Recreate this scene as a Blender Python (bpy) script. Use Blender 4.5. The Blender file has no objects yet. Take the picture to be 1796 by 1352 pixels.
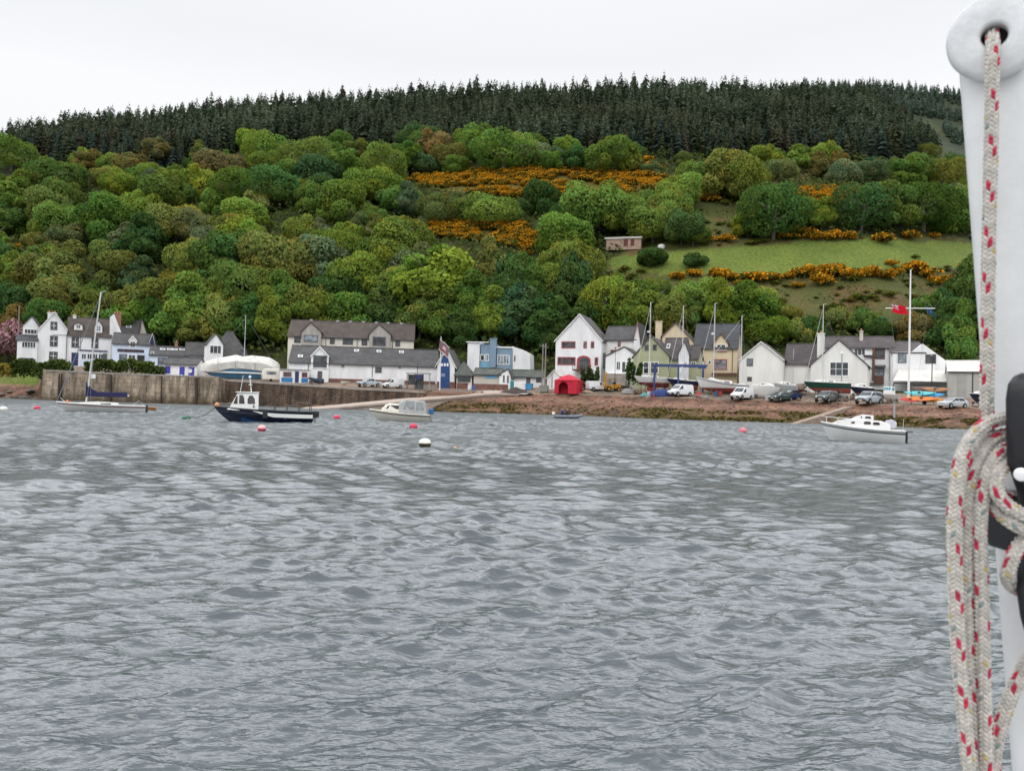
import bpy, math, random
import numpy as np
from mathutils import Vector, Matrix
rnd = random.Random(7)
NR = np.random.RandomState(11)
R = math.radians
SC = bpy.context.scene
COL = SC.collection
# ------------------------------------------------------------------ camera model (pixels of the 1796 x 1352 photograph)
F, H, ROLL, PITCH = 1400.0, 2.4, R(1.5), math.atan(26 / 1400)
TR = math.tan(ROLL)
CAM = Matrix.Rotation(math.pi / 2 + PITCH, 3, 'X') @ Matrix.Rotation(ROLL, 3, 'Z')
CAMI = CAM.transposed()
def ray(x, y):
    d = CAM @ Vector(((x - 898) / F, -(y - 676) / F, -1))
    return d / d.y
def at(x, y, D):
    d = ray(x, y)
    return Vector((d.x * D, D, H + d.z * D))
def proj(p):
    c = CAMI @ (Vector(p) - Vector((0, 0, H)))
    return (898 + F * c.x / -c.z, 676 - F * c.y / -c.z)
def water_at(x, y):
    d = ray(x, y)
    D = H / -d.z
    return Vector((d.x * D, D, 0.0)), D
def bearing(x):
    return math.atan((x - 898) / F)

# ------------------------------------------------------------------ objects
def tag(o, label=None, cat=None, group=None, kind=None):
    if label: o['label'] = label
    if cat: o['category'] = cat
    if group: o['group'] = group
    if kind: o['kind'] = kind
    return o
def thing(name, label, cat, loc=(0, 0, 0), rz=0.0, group=None, scale=None):
    o = bpy.data.objects.new(name, None)
    COL.objects.link(o)
    o.empty_display_size = 0.2
    o.location = loc
    o.rotation_euler = (0, 0, rz)
    if scale: o.scale = scale
    return tag(o, label, cat, group)
def copy_tree(o, parent=None):
    c = o.copy()
    COL.objects.link(c)
    c.parent = parent
    for ch in list(o.children):
        copy_tree(ch, c)
    return c
class MB:
    """collects faces of one part"""
    def __init__(s): s.v, s.f = [], []
    def add(s, vs, fs):
        n = len(s.v)
        s.v += [tuple(v) for v in vs]
        s.f += [tuple(i + n for i in f) for f in fs]
        return s
    def box(s, x0, x1, y0, y1, z0, z1):
        v = [(x, y, z) for z in (z0, z1) for y in (y0, y1) for x in (x0, x1)]
        return s.add(v, [(0, 2, 3, 1), (4, 5, 7, 6), (0, 1, 5, 4), (1, 3, 7, 5), (3, 2, 6, 7), (2, 0, 4, 6)])
    def prism(s, poly, y0, y1):          # poly in xz, extruded along y
        n = len(poly)
        v = [(x, y0, z) for x, z in poly] + [(x, y1, z) for x, z in poly]
        fs = [tuple(range(n)), tuple(range(2 * n - 1, n - 1, -1))]
        fs += [(i, i + n, (i + 1) % n + n, (i + 1) % n) for i in range(n)]
        return s.add(v, fs)
    def prismx(s, poly, x0, x1):         # poly in yz, extruded along x
        n = len(poly)
        v = [(x0, y, z) for y, z in poly] + [(x1, y, z) for y, z in poly]
        fs = [tuple(range(n))[::-1], tuple(range(n, 2 * n))]
        fs += [(i, (i + 1) % n, (i + 1) % n + n, i + n) for i in range(n)]
        return s.add(v, fs)
    def prismz(s, poly, z0, z1):
        n = len(poly)
        v = [(x, y, z0) for x, y in poly] + [(x, y, z1) for x, y in poly]
        fs = [tuple(range(n))[::-1], tuple(range(n, 2 * n))]
        fs += [(i, (i + 1) % n, (i + 1) % n + n, i + n) for i in range(n)]
        return s.add(v, fs)
    def slab(s, a, b, c, d, t):          # a quad thickened along its normal
        a, b, c, d = map(Vector, (a, b, c, d))
        n = (b - a).cross(d - a).normalized() * t
        v = [a, b, c, d, a + n, b + n, c + n, d + n]
        return s.add(v, [(0, 3, 2, 1), (4, 5, 6, 7), (0, 1, 5, 4), (1, 2, 6, 5), (2, 3, 7, 6), (3, 0, 4, 7)])
    def tube(s, pts, rad, n=6, cap=True):
        pts = [Vector(p) for p in pts]
        if not hasattr(rad, '__len__'): rad = [rad] * len(pts)
        rings, up = [], None
        for i, p in enumerate(pts):
            t = (pts[min(i + 1, len(pts) - 1)] - pts[max(i - 1, 0)]).normalized()
            if up is None:
                up = Vector((0, 0, 1)) if abs(t.z) < .9 else Vector((1, 0, 0))
            a = t.cross(up).normalized()
            b = a.cross(t).normalized()
            up = b
            rings.append([p + (a * math.cos(2 * math.pi * k / n) + b * math.sin(2 * math.pi * k / n)) * rad[i] for k in range(n)])
        v = [q for r in rings for q in r]
        fs = [(i * n + k, i * n + (k + 1) % n, (i + 1) * n + (k + 1) % n, (i + 1) * n + k) for i in range(len(pts) - 1) for k in range(n)]
        if cap:
            fs += [tuple(range(n))[::-1], tuple(range((len(pts) - 1) * n, len(pts) * n))]
        return s.add(v, fs)
    def lathe(s, prof, n=16, c=(0, 0, 0), axis='Z'):   # prof: (r, h)
        v = []
        for r, h in prof:
            for k in range(n):
                a = 2 * math.pi * k / n
                x, y = r * math.cos(a), r * math.sin(a)
                p = (x, y, h) if axis == 'Z' else ((x, h, y) if axis == 'Y' else (h, x, y))
                v.append((p[0] + c[0], p[1] + c[1], p[2] + c[2]))
        m = len(prof)
        fs = [(i * n + k, i * n + (k + 1) % n, (i + 1) * n + (k + 1) % n, (i + 1) * n + k) for i in range(m - 1) for k in range(n)]
        fs += [tuple(range(n))[::-1], tuple(range((m - 1) * n, m * n))]
        return s.add(v, fs)
    def loft(s, rings, cap=True):
        n = len(rings[0])
        v = [p for r in rings for p in r]
        fs = [(i * n + k, i * n + (k + 1) % n, (i + 1) * n + (k + 1) % n, (i + 1) * n + k) for i in range(len(rings) - 1) for k in range(n)]
        if cap:
            fs += [tuple(range(n))[::-1], tuple(range((len(rings) - 1) * n, len(rings) * n))]
        return s.add(v, fs)
    def build(s, name, mat, parent=None, smooth=False, bevel=0.0, label=None, seg=2):
        me = bpy.data.meshes.new(name)
        me.from_pydata(s.v, [], s.f)
        me.update()
        import bmesh
        bm = bmesh.new(); bm.from_mesh(me)
        bmesh.ops.recalc_face_normals(bm, faces=bm.faces)
        bm.to_mesh(me); bm.free()
        if smooth:
            me.polygons.foreach_set('use_smooth', [True] * len(me.polygons))
            me.set_sharp_from_angle(angle=R(42))
        me.materials.append(mat)
        o = bpy.data.objects.new(name, me)
        COL.objects.link(o)
        o.parent = parent
        if bevel:
            b = o.modifiers.new('bevel', 'BEVEL'); b.width = bevel; b.segments = seg; b.limit_method = 'ANGLE'
        if label: o['label'] = label
        return o
def np_mesh(name, verts, quads, mat, tint=None, smooth=False, link=True, normals=None):
    me = bpy.data.meshes.new(name)
    nv, nq = len(verts), len(quads)
    me.vertices.add(nv)
    me.vertices.foreach_set('co', np.ascontiguousarray(verts, np.float32).ravel())
    me.loops.add(nq * 4)
    me.loops.foreach_set('vertex_index', np.ascontiguousarray(quads, np.int32).ravel())
    me.polygons.add(nq)
    me.polygons.foreach_set('loop_start', np.arange(0, nq * 4, 4, dtype=np.int32))
    me.polygons.foreach_set('loop_total', np.full(nq, 4, np.int32))
    if smooth: me.polygons.foreach_set('use_smooth', np.ones(nq, bool))
    me.update(calc_edges=True)
    me.validate()
    if tint is not None:                     # one colour per vertex
        a = me.color_attributes.new('tint', 'FLOAT_COLOR', 'POINT')
        t = np.ones((nv, 4), np.float32); t[:, :tint.shape[1]] = tint
        a.data.foreach_set('color', t.ravel())
    me.materials.append(mat)
    if normals is not None:
        me.polygons.foreach_set('use_smooth', np.ones(nq, bool))
        me.normals_split_custom_set_from_vertices(np.ascontiguousarray(normals, np.float32))
    if not link: return me
    o = bpy.data.objects.new(name, me)
    COL.objects.link(o)
    return o

# ------------------------------------------------------------------ materials
_mats = {}
def nt(m):
    m.use_nodes = True
    return m.node_tree, m.node_tree.nodes, m.node_tree.links
def mat(name, col, rough=.7, noise=.18, scale=1.2, bump=0.0, bscale=None, metal=0.0, spec=.4, stain=None, streak=0.0, coat=0.0):
    """plain paint / render / cloth with weathering in its own shape"""
    if name in _mats: return _mats[name]
    m = bpy.data.materials.new(name)
    t, N, L = nt(m)
    b = N['Principled BSDF']
    b.inputs['Roughness'].default_value = rough
    b.inputs['Metallic'].default_value = metal
    b.inputs['Specular IOR Level'].default_value = spec
    if coat: b.inputs['Coat Weight'].default_value = coat
    tc = N.new('ShaderNodeTexCoord')
    mp = N.new('ShaderNodeMapping'); mp.inputs['Scale'].default_value = (1, 1, 1 if not streak else streak)
    L.new(tc.outputs['Object'], mp.inputs['Vector'])
    nz = N.new('ShaderNodeTexNoise'); nz.inputs['Scale'].default_value = scale; nz.inputs['Detail'].default_value = 6; nz.inputs['Roughness'].default_value = .65
    L.new(mp.outputs['Vector'], nz.inputs['Vector'])
    rp = N.new('ShaderNodeValToRGB')
    c = Vector(col[:3]); st = Vector(stain) if stain else c * (1 - noise * 1.6)
    rp.color_ramp.elements[0].position = .3; rp.color_ramp.elements[1].position = .62
    rp.color_ramp.elements[0].color = (*(c * (1 - noise) * .5 + st * .5), 1)
    rp.color_ramp.elements[1].color = (*(c * (1 + noise * .25)), 1)
    L.new(nz.outputs['Fac'], rp.inputs['Fac'])
    L.new(rp.outputs['Color'], b.inputs['Base Color'])
    if bump:
        n2 = N.new('ShaderNodeTexNoise'); n2.inputs['Scale'].default_value = bscale or scale * 8; n2.inputs['Detail'].default_value = 4
        L.new(tc.outputs['Object'], n2.inputs['Vector'])
        bp = N.new('ShaderNodeBump'); bp.inputs['Strength'].default_value = bump; bp.inputs['Distance'].default_value = .05
        L.new(n2.outputs['Fac'], bp.inputs['Height']); L.new(bp.outputs['Normal'], b.inputs['Normal'])
    _mats[name] = m
    return m
def brickmat(name, c1, c2, mortar, sx=1.0, bw=.5, bh=.25, rough=.85, msize=.02, bump=.4, gen='Object', weeds=None, stains=False):
    if name in _mats: return _mats[name]
    m = bpy.data.materials.new(name)
    t, N, L = nt(m)
    b = N['Principled BSDF']; b.inputs['Roughness'].default_value = rough
    tc = N.new('ShaderNodeTexCoord')
    sp = N.new('ShaderNodeSeparateXYZ'); cb = N.new('ShaderNodeCombineXYZ')
    L.new(tc.outputs[gen], sp.inputs[0])
    ad = N.new('ShaderNodeMath'); ad.operation = 'ADD'
    L.new(sp.outputs['X'], ad.inputs[0]); L.new(sp.outputs['Y'], ad.inputs[1])
    L.new(ad.outputs[0], cb.inputs['X']); L.new(sp.outputs['Z'], cb.inputs['Y'])
    br = N.new('ShaderNodeTexBrick')
    br.inputs['Color1'].default_value = (*c1, 1); br.inputs['Color2'].default_value = (*c2, 1); br.inputs['Mortar'].default_value = (*mortar, 1)
    br.inputs['Scale'].default_value = sx; br.inputs['Brick Width'].default_value = bw; br.inputs['Row Height'].default_value = bh
    br.inputs['Mortar Size'].default_value = msize
    vec = cb.outputs[0]
    if stains:                               # rubble is never laid dead straight
        nd = N.new('ShaderNodeTexNoise'); nd.inputs['Scale'].default_value = 1.1; nd.inputs['Detail'].default_value = 3; L.new(tc.outputs[gen], nd.inputs['Vector'])
        vs = N.new('ShaderNodeVectorMath'); vs.operation = 'MULTIPLY_ADD'; vs.inputs[1].default_value = (bw * .8, bh * 1.1, 0); L.new(nd.outputs['Color'], vs.inputs[0]); L.new(vec, vs.inputs[2]); vec = vs.outputs[0]
    L.new(vec, br.inputs['Vector'])
    nz = N.new('ShaderNodeTexNoise'); nz.inputs['Scale'].default_value = .6; nz.inputs['Detail'].default_value = 8; nz.inputs['Roughness'].default_value = .7
    L.new(tc.outputs[gen], nz.inputs['Vector'])
    mx = N.new('ShaderNodeMix'); mx.data_type = 'RGBA'; mx.blend_type = 'MULTIPLY'; mx.inputs[0].default_value = 1
    rp = N.new('ShaderNodeValToRGB'); rp.color_ramp.elements[0].color = (.45, .42, .4, 1); rp.color_ramp.elements[1].color = (1.25, 1.2, 1.1, 1)
    rp.color_ramp.elements[0].position = .3; rp.color_ramp.elements[1].position = .7
    L.new(nz.outputs['Fac'], rp.inputs['Fac']); L.new(br.outputs['Color'], mx.inputs[6]); L.new(rp.outputs['Color'], mx.inputs[7])
    out = mx.outputs[2]
    if stains:                               # long vertical runs of damp and lime
        mp = N.new('ShaderNodeMapping'); mp.inputs['Scale'].default_value = (1, 1, .13)
        L.new(tc.outputs[gen], mp.inputs['Vector'])
        n4 = N.new('ShaderNodeTexNoise'); n4.inputs['Scale'].default_value = .8; n4.inputs['Detail'].default_value = 7; n4.inputs['Roughness'].default_value = .7
        L.new(mp.outputs['Vector'], n4.inputs['Vector'])
        r4 = N.new('ShaderNodeValToRGB'); r4.color_ramp.elements[0].position = .36; r4.color_ramp.elements[1].position = .66
        r4.color_ramp.elements[0].color = (.28, .25, .23, 1); r4.color_ramp.elements[1].color = (1.55, 1.5, 1.45, 1)
        L.new(n4.outputs['Fac'], r4.inputs['Fac'])
        m4 = N.new('ShaderNodeMix'); m4.data_type = 'RGBA'; m4.blend_type = 'MULTIPLY'; m4.inputs[0].default_value = 1
        L.new(out, m4.inputs[6]); L.new(r4.outputs['Color'], m4.inputs[7]); out = m4.outputs[2]
    if weeds:                                # wet weed band that grows up to the tide mark
        mr = N.new('ShaderNodeMapRange'); mr.inputs['From Min'].default_value = weeds[1]; mr.inputs['From Max'].default_value = weeds[0]
        w2 = N.new('ShaderNodeMath'); w2.operation = 'MULTIPLY_ADD'; w2.inputs[1].default_value = 3.0
        L.new(nz.outputs['Fac'], w2.inputs[0]); L.new(sp.outputs['Z'], w2.inputs[2]); L.new(w2.outputs[0], mr.inputs['Value'])
        m3 = N.new('ShaderNodeMix'); m3.data_type = 'RGBA'; m3.inputs[7].default_value = (*weeds[2], 1)
        L.new(mr.outputs[0], m3.inputs[0]); L.new(out, m3.inputs[6]); out = m3.outputs[2]
    L.new(out, b.inputs['Base Color'])
    if bump:
        bp = N.new('ShaderNodeBump'); bp.inputs['Strength'].default_value = bump; bp.inputs['Distance'].default_value = .08
        L.new(mx.outputs[2], bp.inputs['Height']); L.new(bp.outputs['Normal'], b.inputs['Normal'])
    _mats[name] = m
    return m
def roofmat(name, col, row=.3, var=.35):
    """slates or tiles in courses"""
    return brickmat(name, tuple(Vector(col) * (1 + var * .5)), tuple(Vector(col) * (1 - var * .5)), tuple(Vector(col) * .45), 1.0, .42, row * .75, .75, .018, .5)
def glass(name='window glass', col=(.03, .035, .04), rough=.08):
    if name in _mats: return _mats[name]
    m = bpy.data.materials.new(name); t, N, L = nt(m); b = N['Principled BSDF']
    tc = N.new('ShaderNodeTexCoord'); nz = N.new('ShaderNodeTexNoise'); nz.inputs['Scale'].default_value = .9
    L.new(tc.outputs['Object'], nz.inputs['Vector'])
    rp = N.new('ShaderNodeValToRGB'); rp.color_ramp.elements[0].color = (*(Vector(col) * .4), 1); rp.color_ramp.elements[1].color = (*(Vector(col) * 2.2), 1)
    rp.color_ramp.elements[0].position = .35; rp.color_ramp.elements[1].position = .65
    L.new(nz.outputs['Fac'], rp.inputs['Fac']); L.new(rp.outputs['Color'], b.inputs['Base Color'])
    b.inputs['Roughness'].default_value = rough; b.inputs['Specular IOR Level'].default_value = .6
    _mats[name] = m
    return m
def foliage(name, transl=.22, use_obj=True):
    m = bpy.data.materials.new(name); t, N, L = nt(m)
    N.remove(N['Principled BSDF']); out = N['Material Output']
    at_ = N.new('ShaderNodeAttribute'); at_.attribute_name = 'tint'
    col = at_.outputs['Color']
    if use_obj:
        oi = N.new('ShaderNodeObjectInfo'); mx = N.new('ShaderNodeMix'); mx.data_type = 'RGBA'; mx.blend_type = 'MULTIPLY'; mx.inputs[0].default_value = 1
        L.new(oi.outputs['Color'], mx.inputs[6]); L.new(col, mx.inputs[7]); col = mx.outputs[2]
    d = N.new('ShaderNodeBsdfDiffuse'); tr = N.new('ShaderNodeBsdfTranslucent'); ms = N.new('ShaderNodeMixShader'); ms.inputs[0].default_value = transl
    L.new(col, d.inputs['Color']); L.new(col, tr.inputs['Color']); L.new(d.outputs[0], ms.inputs[1]); L.new(tr.outputs[0], ms.inputs[2]); L.new(ms.outputs[0], out.inputs['Surface'])
    return m

# ------------------------------------------------------------------ the lie of the land
TAB = np.array([  # u      Yw     Yc    zc    Yb    zb
    [-900, 215, 226, 3.0, 236, 6.0], [-300, 190, 200, 3.6, 208, 6.4], [0, 174, 183, 4.6, 190, 7.0], [68, 171, 181, 4.8, 188, 7.1],
    [80, 165, 166.5, 6.05, 186, 7.2], [376, 156.5, 158, 5.1, 172, 5.8], [386, 159, 160.5, 4.85, 171, 5.7],
    [620, 152.5, 154.5, 3.95, 163, 4.7], [735, 148, 152.5, 3.8, 163, 4.5], [800, 143, 152.5, 3.72, 162, 4.5], [900, 143, 153, 3.7, 162, 4.8],
    [1000, 142, 153, 3.75, 163, 5.7], [1180, 127, 138, 3.5, 153, 5.7], [1380, 125, 137, 3.4, 149, 5.5], [1650, 112, 123, 3.0, 136, 4.4],
    [1800, 108, 119, 2.9, 132, 4.2], [2300, 100, 110, 3, 125, 4.6], [3200, 92, 104, 3, 118, 5]])
SKY = np.array([[-900, 262], [-300, 232], [0, 205], [100, 196], [200, 186], [300, 175], [400, 164], [500, 156], [600, 149], [700, 143], [800, 138], [900, 136],
    [1000, 135], [1100, 130], [1200, 127], [1260, 131], [1330, 138], [1420, 134], [1500, 140], [1560, 160], [1640, 225], [1720, 262], [1900, 290], [2400, 330], [3200, 380]])
YR, YR2 = 470.0, 900.0
def vnoise(x, y, seed=0):
    """smooth value noise, vectorised"""
    xi, yi = np.floor(x).astype(np.int64), np.floor(y).astype(np.int64)
    fx, fy = x - xi, y - yi
    fx, fy = fx * fx * (3 - 2 * fx), fy * fy * (3 - 2 * fy)
    def h(a, b):
        n = (a * 374761393 + b * 668265263 + seed * 974634777) & 0x7fffffff
        n = ((n ^ (n >> 13)) * 1274126177) & 0x7fffffff
        return ((n ^ (n >> 16)) & 0xffff) / 65535.0
    return (h(xi, yi) * (1 - fx) + h(xi + 1, yi) * fx) * (1 - fy) + (h(xi, yi + 1) * (1 - fx) + h(xi + 1, yi + 1) * fx) * fy
def hor(u): return 702 + (u - 898) * TR
def height(X, Y):
    X, Y = np.asarray(X, float), np.asarray(Y, float)
    u = X / Y * F + 898
    g = lambda k: np.interp(u, TAB[:, 0], TAB[:, k])
    Yw, Yc, zc, Yb, zb = g(1), g(2), g(3), g(4), g(5)
    Yf, zf = Yb + 14, zb + 1.6
    sky = np.interp(u, SKY[:, 0], SKY[:, 1])
    zr = H + (hor(u) - (sky + 36)) / F * YR
    z = np.where(Y < Yw, np.maximum((Y - Yw) * .3, -4), 0.0)
    t = np.clip((Y - Yw) / (Yc - Yw), 0, 1); z = np.where(Y >= Yw, zc * t ** .85, z)
    t = np.clip((Y - Yc) / (Yb - Yc), 0, 1); z = np.where(Y >= Yc, zc + (zb - zc) * t, z)
    t = np.clip((Y - Yb) / 14, 0, 1); z = np.where(Y >= Yb, zb + 1.6 * t, z)
    t = np.clip((Y - Yf) / (YR - Yf), 0, 1)
    hill = zf + (zr - zf) * (t * .93 + .07 * np.sin(t * math.pi / 2))
    lump = (vnoise(X / 38, Y / 30, 3) - .5) * 5 + (vnoise(X / 13, Y / 11, 5) - .5) * 1.6
    hill = hill + lump * np.clip((Y - Yf) / 40, 0, 1)
    z = np.where(Y >= Yf, hill, z)
    far = H + (hor(u) - np.interp(u, [0, 1100, 1300, 1400, 1480, 1560, 1640, 1720, 2000, 3000], [330, 260, 170, 152, 146, 150, 156, 166, 220, 330])) / F * YR2
    t = np.clip((Y - YR) / (YR2 - YR), 0, 1)
    dip = (zr + lump) * (1 - t) + far * t - 26 * np.sin(np.pi * t) ** 1.0
    z = np.where(Y >= YR, dip, z)
    t2 = np.clip((Y - YR2) / 500, 0, 1)
    z = np.where(Y >= YR2, far * (1 - .4 * t2), z)
    z = z + np.where((Y > Yw + .5) & (Y < Yc), (vnoise(X / 1.7, Y / 1.1, 8) - .5) * .22, 0)
    return z
def gz(X, Y): return float(height(np.array([X]), np.array([Y]))[0])
def hit(x, y, lo=100.0, hi=1150.0):
    """where the view through a pixel meets the ground"""
    d = ray(x, y)
    Y = np.arange(lo, hi, .5)
    above = H + d.z * Y - height(d.x * Y, Y)
    k = np.argmax(above < 0)
    if above[k] >= 0: return None
    Yk = Y[k] if k == 0 else Y[k - 1] + .5 * above[k - 1] / (above[k - 1] - above[k])
    return Vector((d.x * Yk, Yk, H + d.z * Yk))
def inpoly(x, y, P):
    x, y = np.asarray(x, float), np.asarray(y, float)
    c = np.zeros(x.shape, bool)
    for (x0, y0), (x1, y1) in zip(P, P[1:] + P[:1]):
        if y0 == y1: continue
        k = ((y0 > y) != (y1 > y)) & (x < (x1 - x0) * (y - y0) / (y1 - y0) + x0)
        c ^= k
    return c
FIELD = [(1070, 452), (1150, 443), (1235, 436), (1400, 425), (1530, 420), (1660, 424), (1720, 428), (1720, 470), (1600, 470), (1500, 474), (1400, 482), (1300, 488), (1170, 482), (1070, 474)]
ROUGH = [(1090, 440), (1240, 345), (1300, 340), (1310, 420), (1720, 415), (1720, 560), (1560, 575), (1380, 570), (1180, 520), (1080, 490)]
GORSE_UP = [(712, 320), (740, 308), (800, 301), (900, 298), (1000, 297), (1090, 304), (1168, 312), (1160, 332), (1100, 345), (1000, 352), (900, 348), (800, 338), (745, 330)]
GORSE_LOW = [(688, 412), (735, 395), (790, 388), (860, 390), (925, 400), (960, 432), (930, 442), (870, 428), (800, 420), (735, 412)]
GORSE_RIGHT = [(1395, 340), (1440, 328), (1510, 330), (1500, 348), (1440, 372), (1405, 366)]

# terrain: columns by bearing, rows by depth
us = np.concatenate([np.arange(-900, -100, 25), np.arange(-100, 1850, 6), np.arange(1850, 3201, 25)]).astype(float)
Ys = np.concatenate([np.arange(84, 200, .7), np.arange(200, 500, 2.4), np.arange(500, 1400, 14)])
U, YY = np.meshgrid(us, Ys)
XX = (U - 898) / F * YY
ZZ = height(XX, YY)
tv = np.stack([XX.ravel(), YY.ravel(), ZZ.ravel()], 1)
nx, ny = len(us), len(Ys)
ii = np.arange(ny - 1)[:, None] * nx + np.arange(nx - 1)[None, :]
tq = np.stack([ii, ii + 1, ii + nx + 1, ii + nx], -1).reshape(-1, 4)
c = (tv - np.array([0, 0, H])) @ np.array(CAM)          # camera coordinates of every vertex
px, py = 898 + F * c[:, 0] / -c[:, 2], 676 - F * c[:, 1] / -c[:, 2]
u = tv[:, 0] / tv[:, 1] * F + 898
gi = lambda k: np.interp(u, TAB[:, 0], TAB[:, k])
Yv = tv[:, 1]
n1 = vnoise(tv[:, 0] / 6, Yv / 6, 21); n2 = vnoise(tv[:, 0] / 1.6, Yv / 1.2, 22); n3 = vnoise(tv[:, 0] / 22, Yv / 18, 23)
def mixc(a, b, t): return a * (1 - t[:, None]) + np.array(b) * t[:, None]
wood = np.array([.035, .042, .016])
tc_ = np.tile(wood, (len(tv), 1)) * (.7 + .7 * n1[:, None])
rough = inpoly(px + (n1 - .5) * 40, py + (n2 - .5) * 8, ROUGH)
roughc = mixc(np.tile([.066, .074, .022], (len(tv), 1)), [.10, .07, .03], np.clip((n1 - .45) * 3, 0, 1)); roughc = mixc(roughc, [.032, .046, .014], np.clip((n3 - .5) * 3, 0, 1))
tc_ = np.where(rough[:, None], roughc, tc_)
fld = inpoly(px + (n3 - .5) * 30, py + (n1 - .5) * 7, FIELD)
fldc = mixc(np.tile([.122, .158, .034], (len(tv), 1)), [.09, .13, .027], n1)
tc_ = np.where(fld[:, None], fldc, tc_)
gor = inpoly(px, py, GORSE_UP) | inpoly(px, py, GORSE_LOW) | inpoly(px, py, GORSE_RIGHT)
tc_ = np.where(gor[:, None], np.array([.10, .085, .02]), tc_)
bare = inpoly(px + (n1 - .5) * 30, py, [(1350, 305), (1385, 292), (1430, 300), (1440, 318), (1350, 322)])
tc_ = np.where(bare[:, None], np.array([.2, .16, .08]), tc_)
tc_ = np.where(((Yv > YR + 60) & (n3 < .8))[:, None], np.array([.026, .036, .018]) * (.6 + .8 * n1[:, None]), tc_)
yard = Yv < gi(4) + 8
yc = mixc(np.tile([.22, .165, .13], (len(tv), 1)), [.14, .118, .10], np.clip((n1 - .3) * 2, 0, 1))
tc_ = np.where(yard[:, None], yc, tc_)
beach = Yv < gi(2) + .3
bt = np.clip((Yv - gi(1)) / (gi(2) - gi(1)), 0, 1)
bc = mixc(np.tile([.165, .092, .066], (len(tv), 1)), [.075, .05, .037], np.clip((n2 - .35) * 2, 0, 1))
bc = mixc(bc, [.25, .155, .115], np.clip(1 - np.abs(bt + (n1 - .5) * .2 - .62) * 9, 0, 1) * .7)
weed = np.clip((.42 - bt + (n1 - .5) * .5) * 4, 0, 1) * (n2 > .25) * np.interp(u, [700, 760, 880, 960, 1080, 1150, 1800], [0, .8, .7, .15, .3, 1, 1])
bc = mixc(bc, [.075, .062, .018], weed * .8)
bc = mixc(bc, [.04, .035, .02], np.clip((.1 - bt) * 9, 0, 1) * .6)
tc_ = np.where(beach[:, None], bc, tc_)
lawn = (u < 72 + (n1 - .5) * 12) & (Yv > gi(1) + 5.5) & (Yv < gi(4) + 6)
tc_ = np.where(lawn[:, None], mixc(np.tile([.075, .13, .02], (len(tv), 1)), [.12, .12, .035], n1), tc_)
def groundmat():
    m = bpy.data.materials.new('ground'); t, N, L = nt(m); b = N['Principled BSDF']; b.inputs['Roughness'].default_value = .95; b.inputs['Specular IOR Level'].default_value = .15
    a = N.new('ShaderNodeAttribute'); a.attribute_name = 'tint'
    tc = N.new('ShaderNodeTexCoord'); nz = N.new('ShaderNodeTexNoise'); nz.inputs['Scale'].default_value = 1.3; nz.inputs['Detail'].default_value = 10; nz.inputs['Roughness'].default_value = .75
    L.new(tc.outputs['Object'], nz.inputs['Vector'])
    rp = N.new('ShaderNodeValToRGB'); rp.color_ramp.elements[0].color = (.4, .4, .42, 1); rp.color_ramp.elements[1].color = (1.55, 1.5, 1.4, 1); rp.color_ramp.elements[0].position = .3; rp.color_ramp.elements[1].position = .7
    mx = N.new('ShaderNodeMix'); mx.data_type = 'RGBA'; mx.blend_type = 'MULTIPLY'; mx.inputs[0].default_value = 1
    L.new(nz.outputs['Fac'], rp.inputs['Fac']); L.new(a.outputs['Color'], mx.inputs[6]); L.new(rp.outputs['Color'], mx.inputs[7]); L.new(mx.outputs[2], b.inputs['Base Color'])
    bp = N.new('ShaderNodeBump'); bp.inputs['Strength'].default_value = .7; bp.inputs['Distance'].default_value = .25
    L.new(nz.outputs['Fac'], bp.inputs['Height']); L.new(bp.outputs['Normal'], b.inputs['Normal'])
    return m
ground = np_mesh('hillside', tv, tq, groundmat(), tc_.astype(np.float32), smooth=True)
tag(ground, 'shore and wooded hillside rising behind the village', kind='structure')

# ------------------------------------------------------------------ sea: real waves, finer near the boat
rows = [2.6]
while rows[-1] < 175: rows.append(rows[-1] + min(max(rows[-1] ** 2 / (H * F) * 1.5, .012), .22))
while rows[-1] < 600: rows.append(rows[-1] * 1.06)
rows = np.array(rows)
wu = np.concatenate([np.arange(-1000, -120, 30), np.arange(-120, 1920, 3.2), np.arange(1920, 2800, 30)])
WU, WY = np.meshgrid(wu, rows)
WX = (WU - 898) / F * WY
dz = np.zeros_like(WX); dx = np.zeros_like(WX); dy = np.zeros_like(WX)
gust = .68 + .55 * vnoise(WX / 7, WY / 9, 31) + .5 * np.clip(vnoise(WX / 1.6, WY / 1.1, 33) - .62, 0, 1) / .38
spac = np.maximum(np.gradient(rows)[:, None] * np.ones_like(WX), 3.2 / F * WY)
wr = np.random.RandomState(5)
for k in range(140):
    lam = math.exp(wr.uniform(math.log(.058), math.log(1.05)))
    th = R(-90 + 14 + wr.normal(0, 26))                     # travelling towards the camera
    s = .0275 * (1.0 if lam < .3 else 1.25)
    kx, ky = math.cos(th) * 2 * math.pi / lam, math.sin(th) * 2 * math.pi / lam
    fade = np.clip((lam / spac - 2.1) / 1.6, 0, 1) * gust
    if lam > .32: fade = fade * (1 + 1.5 * np.clip((WY - 6) / 26, 0, 1))
    ph = kx * WX + ky * WY + wr.uniform(0, 6.28) + 1.2 * vnoise(WX / 7, WY / 7, 60 + k)
    a = s * lam / (2 * math.pi) * fade
    dz += a * np.cos(ph)
    dx -= a * math.cos(th) * np.sin(ph) * 1.0; dy -= a * math.sin(th) * np.sin(ph) * 1.0
wv = np.stack([(WX + dx).ravel(), (WY + dy).ravel(), dz.ravel()], 1)
nx, ny = len(wu), len(rows)
ii = np.arange(ny - 1)[:, None] * nx + np.arange(nx - 1)[None, :]
wq = np.stack([ii, ii + 1, ii + nx + 1, ii + nx], -1).reshape(-1, 4)
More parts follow.
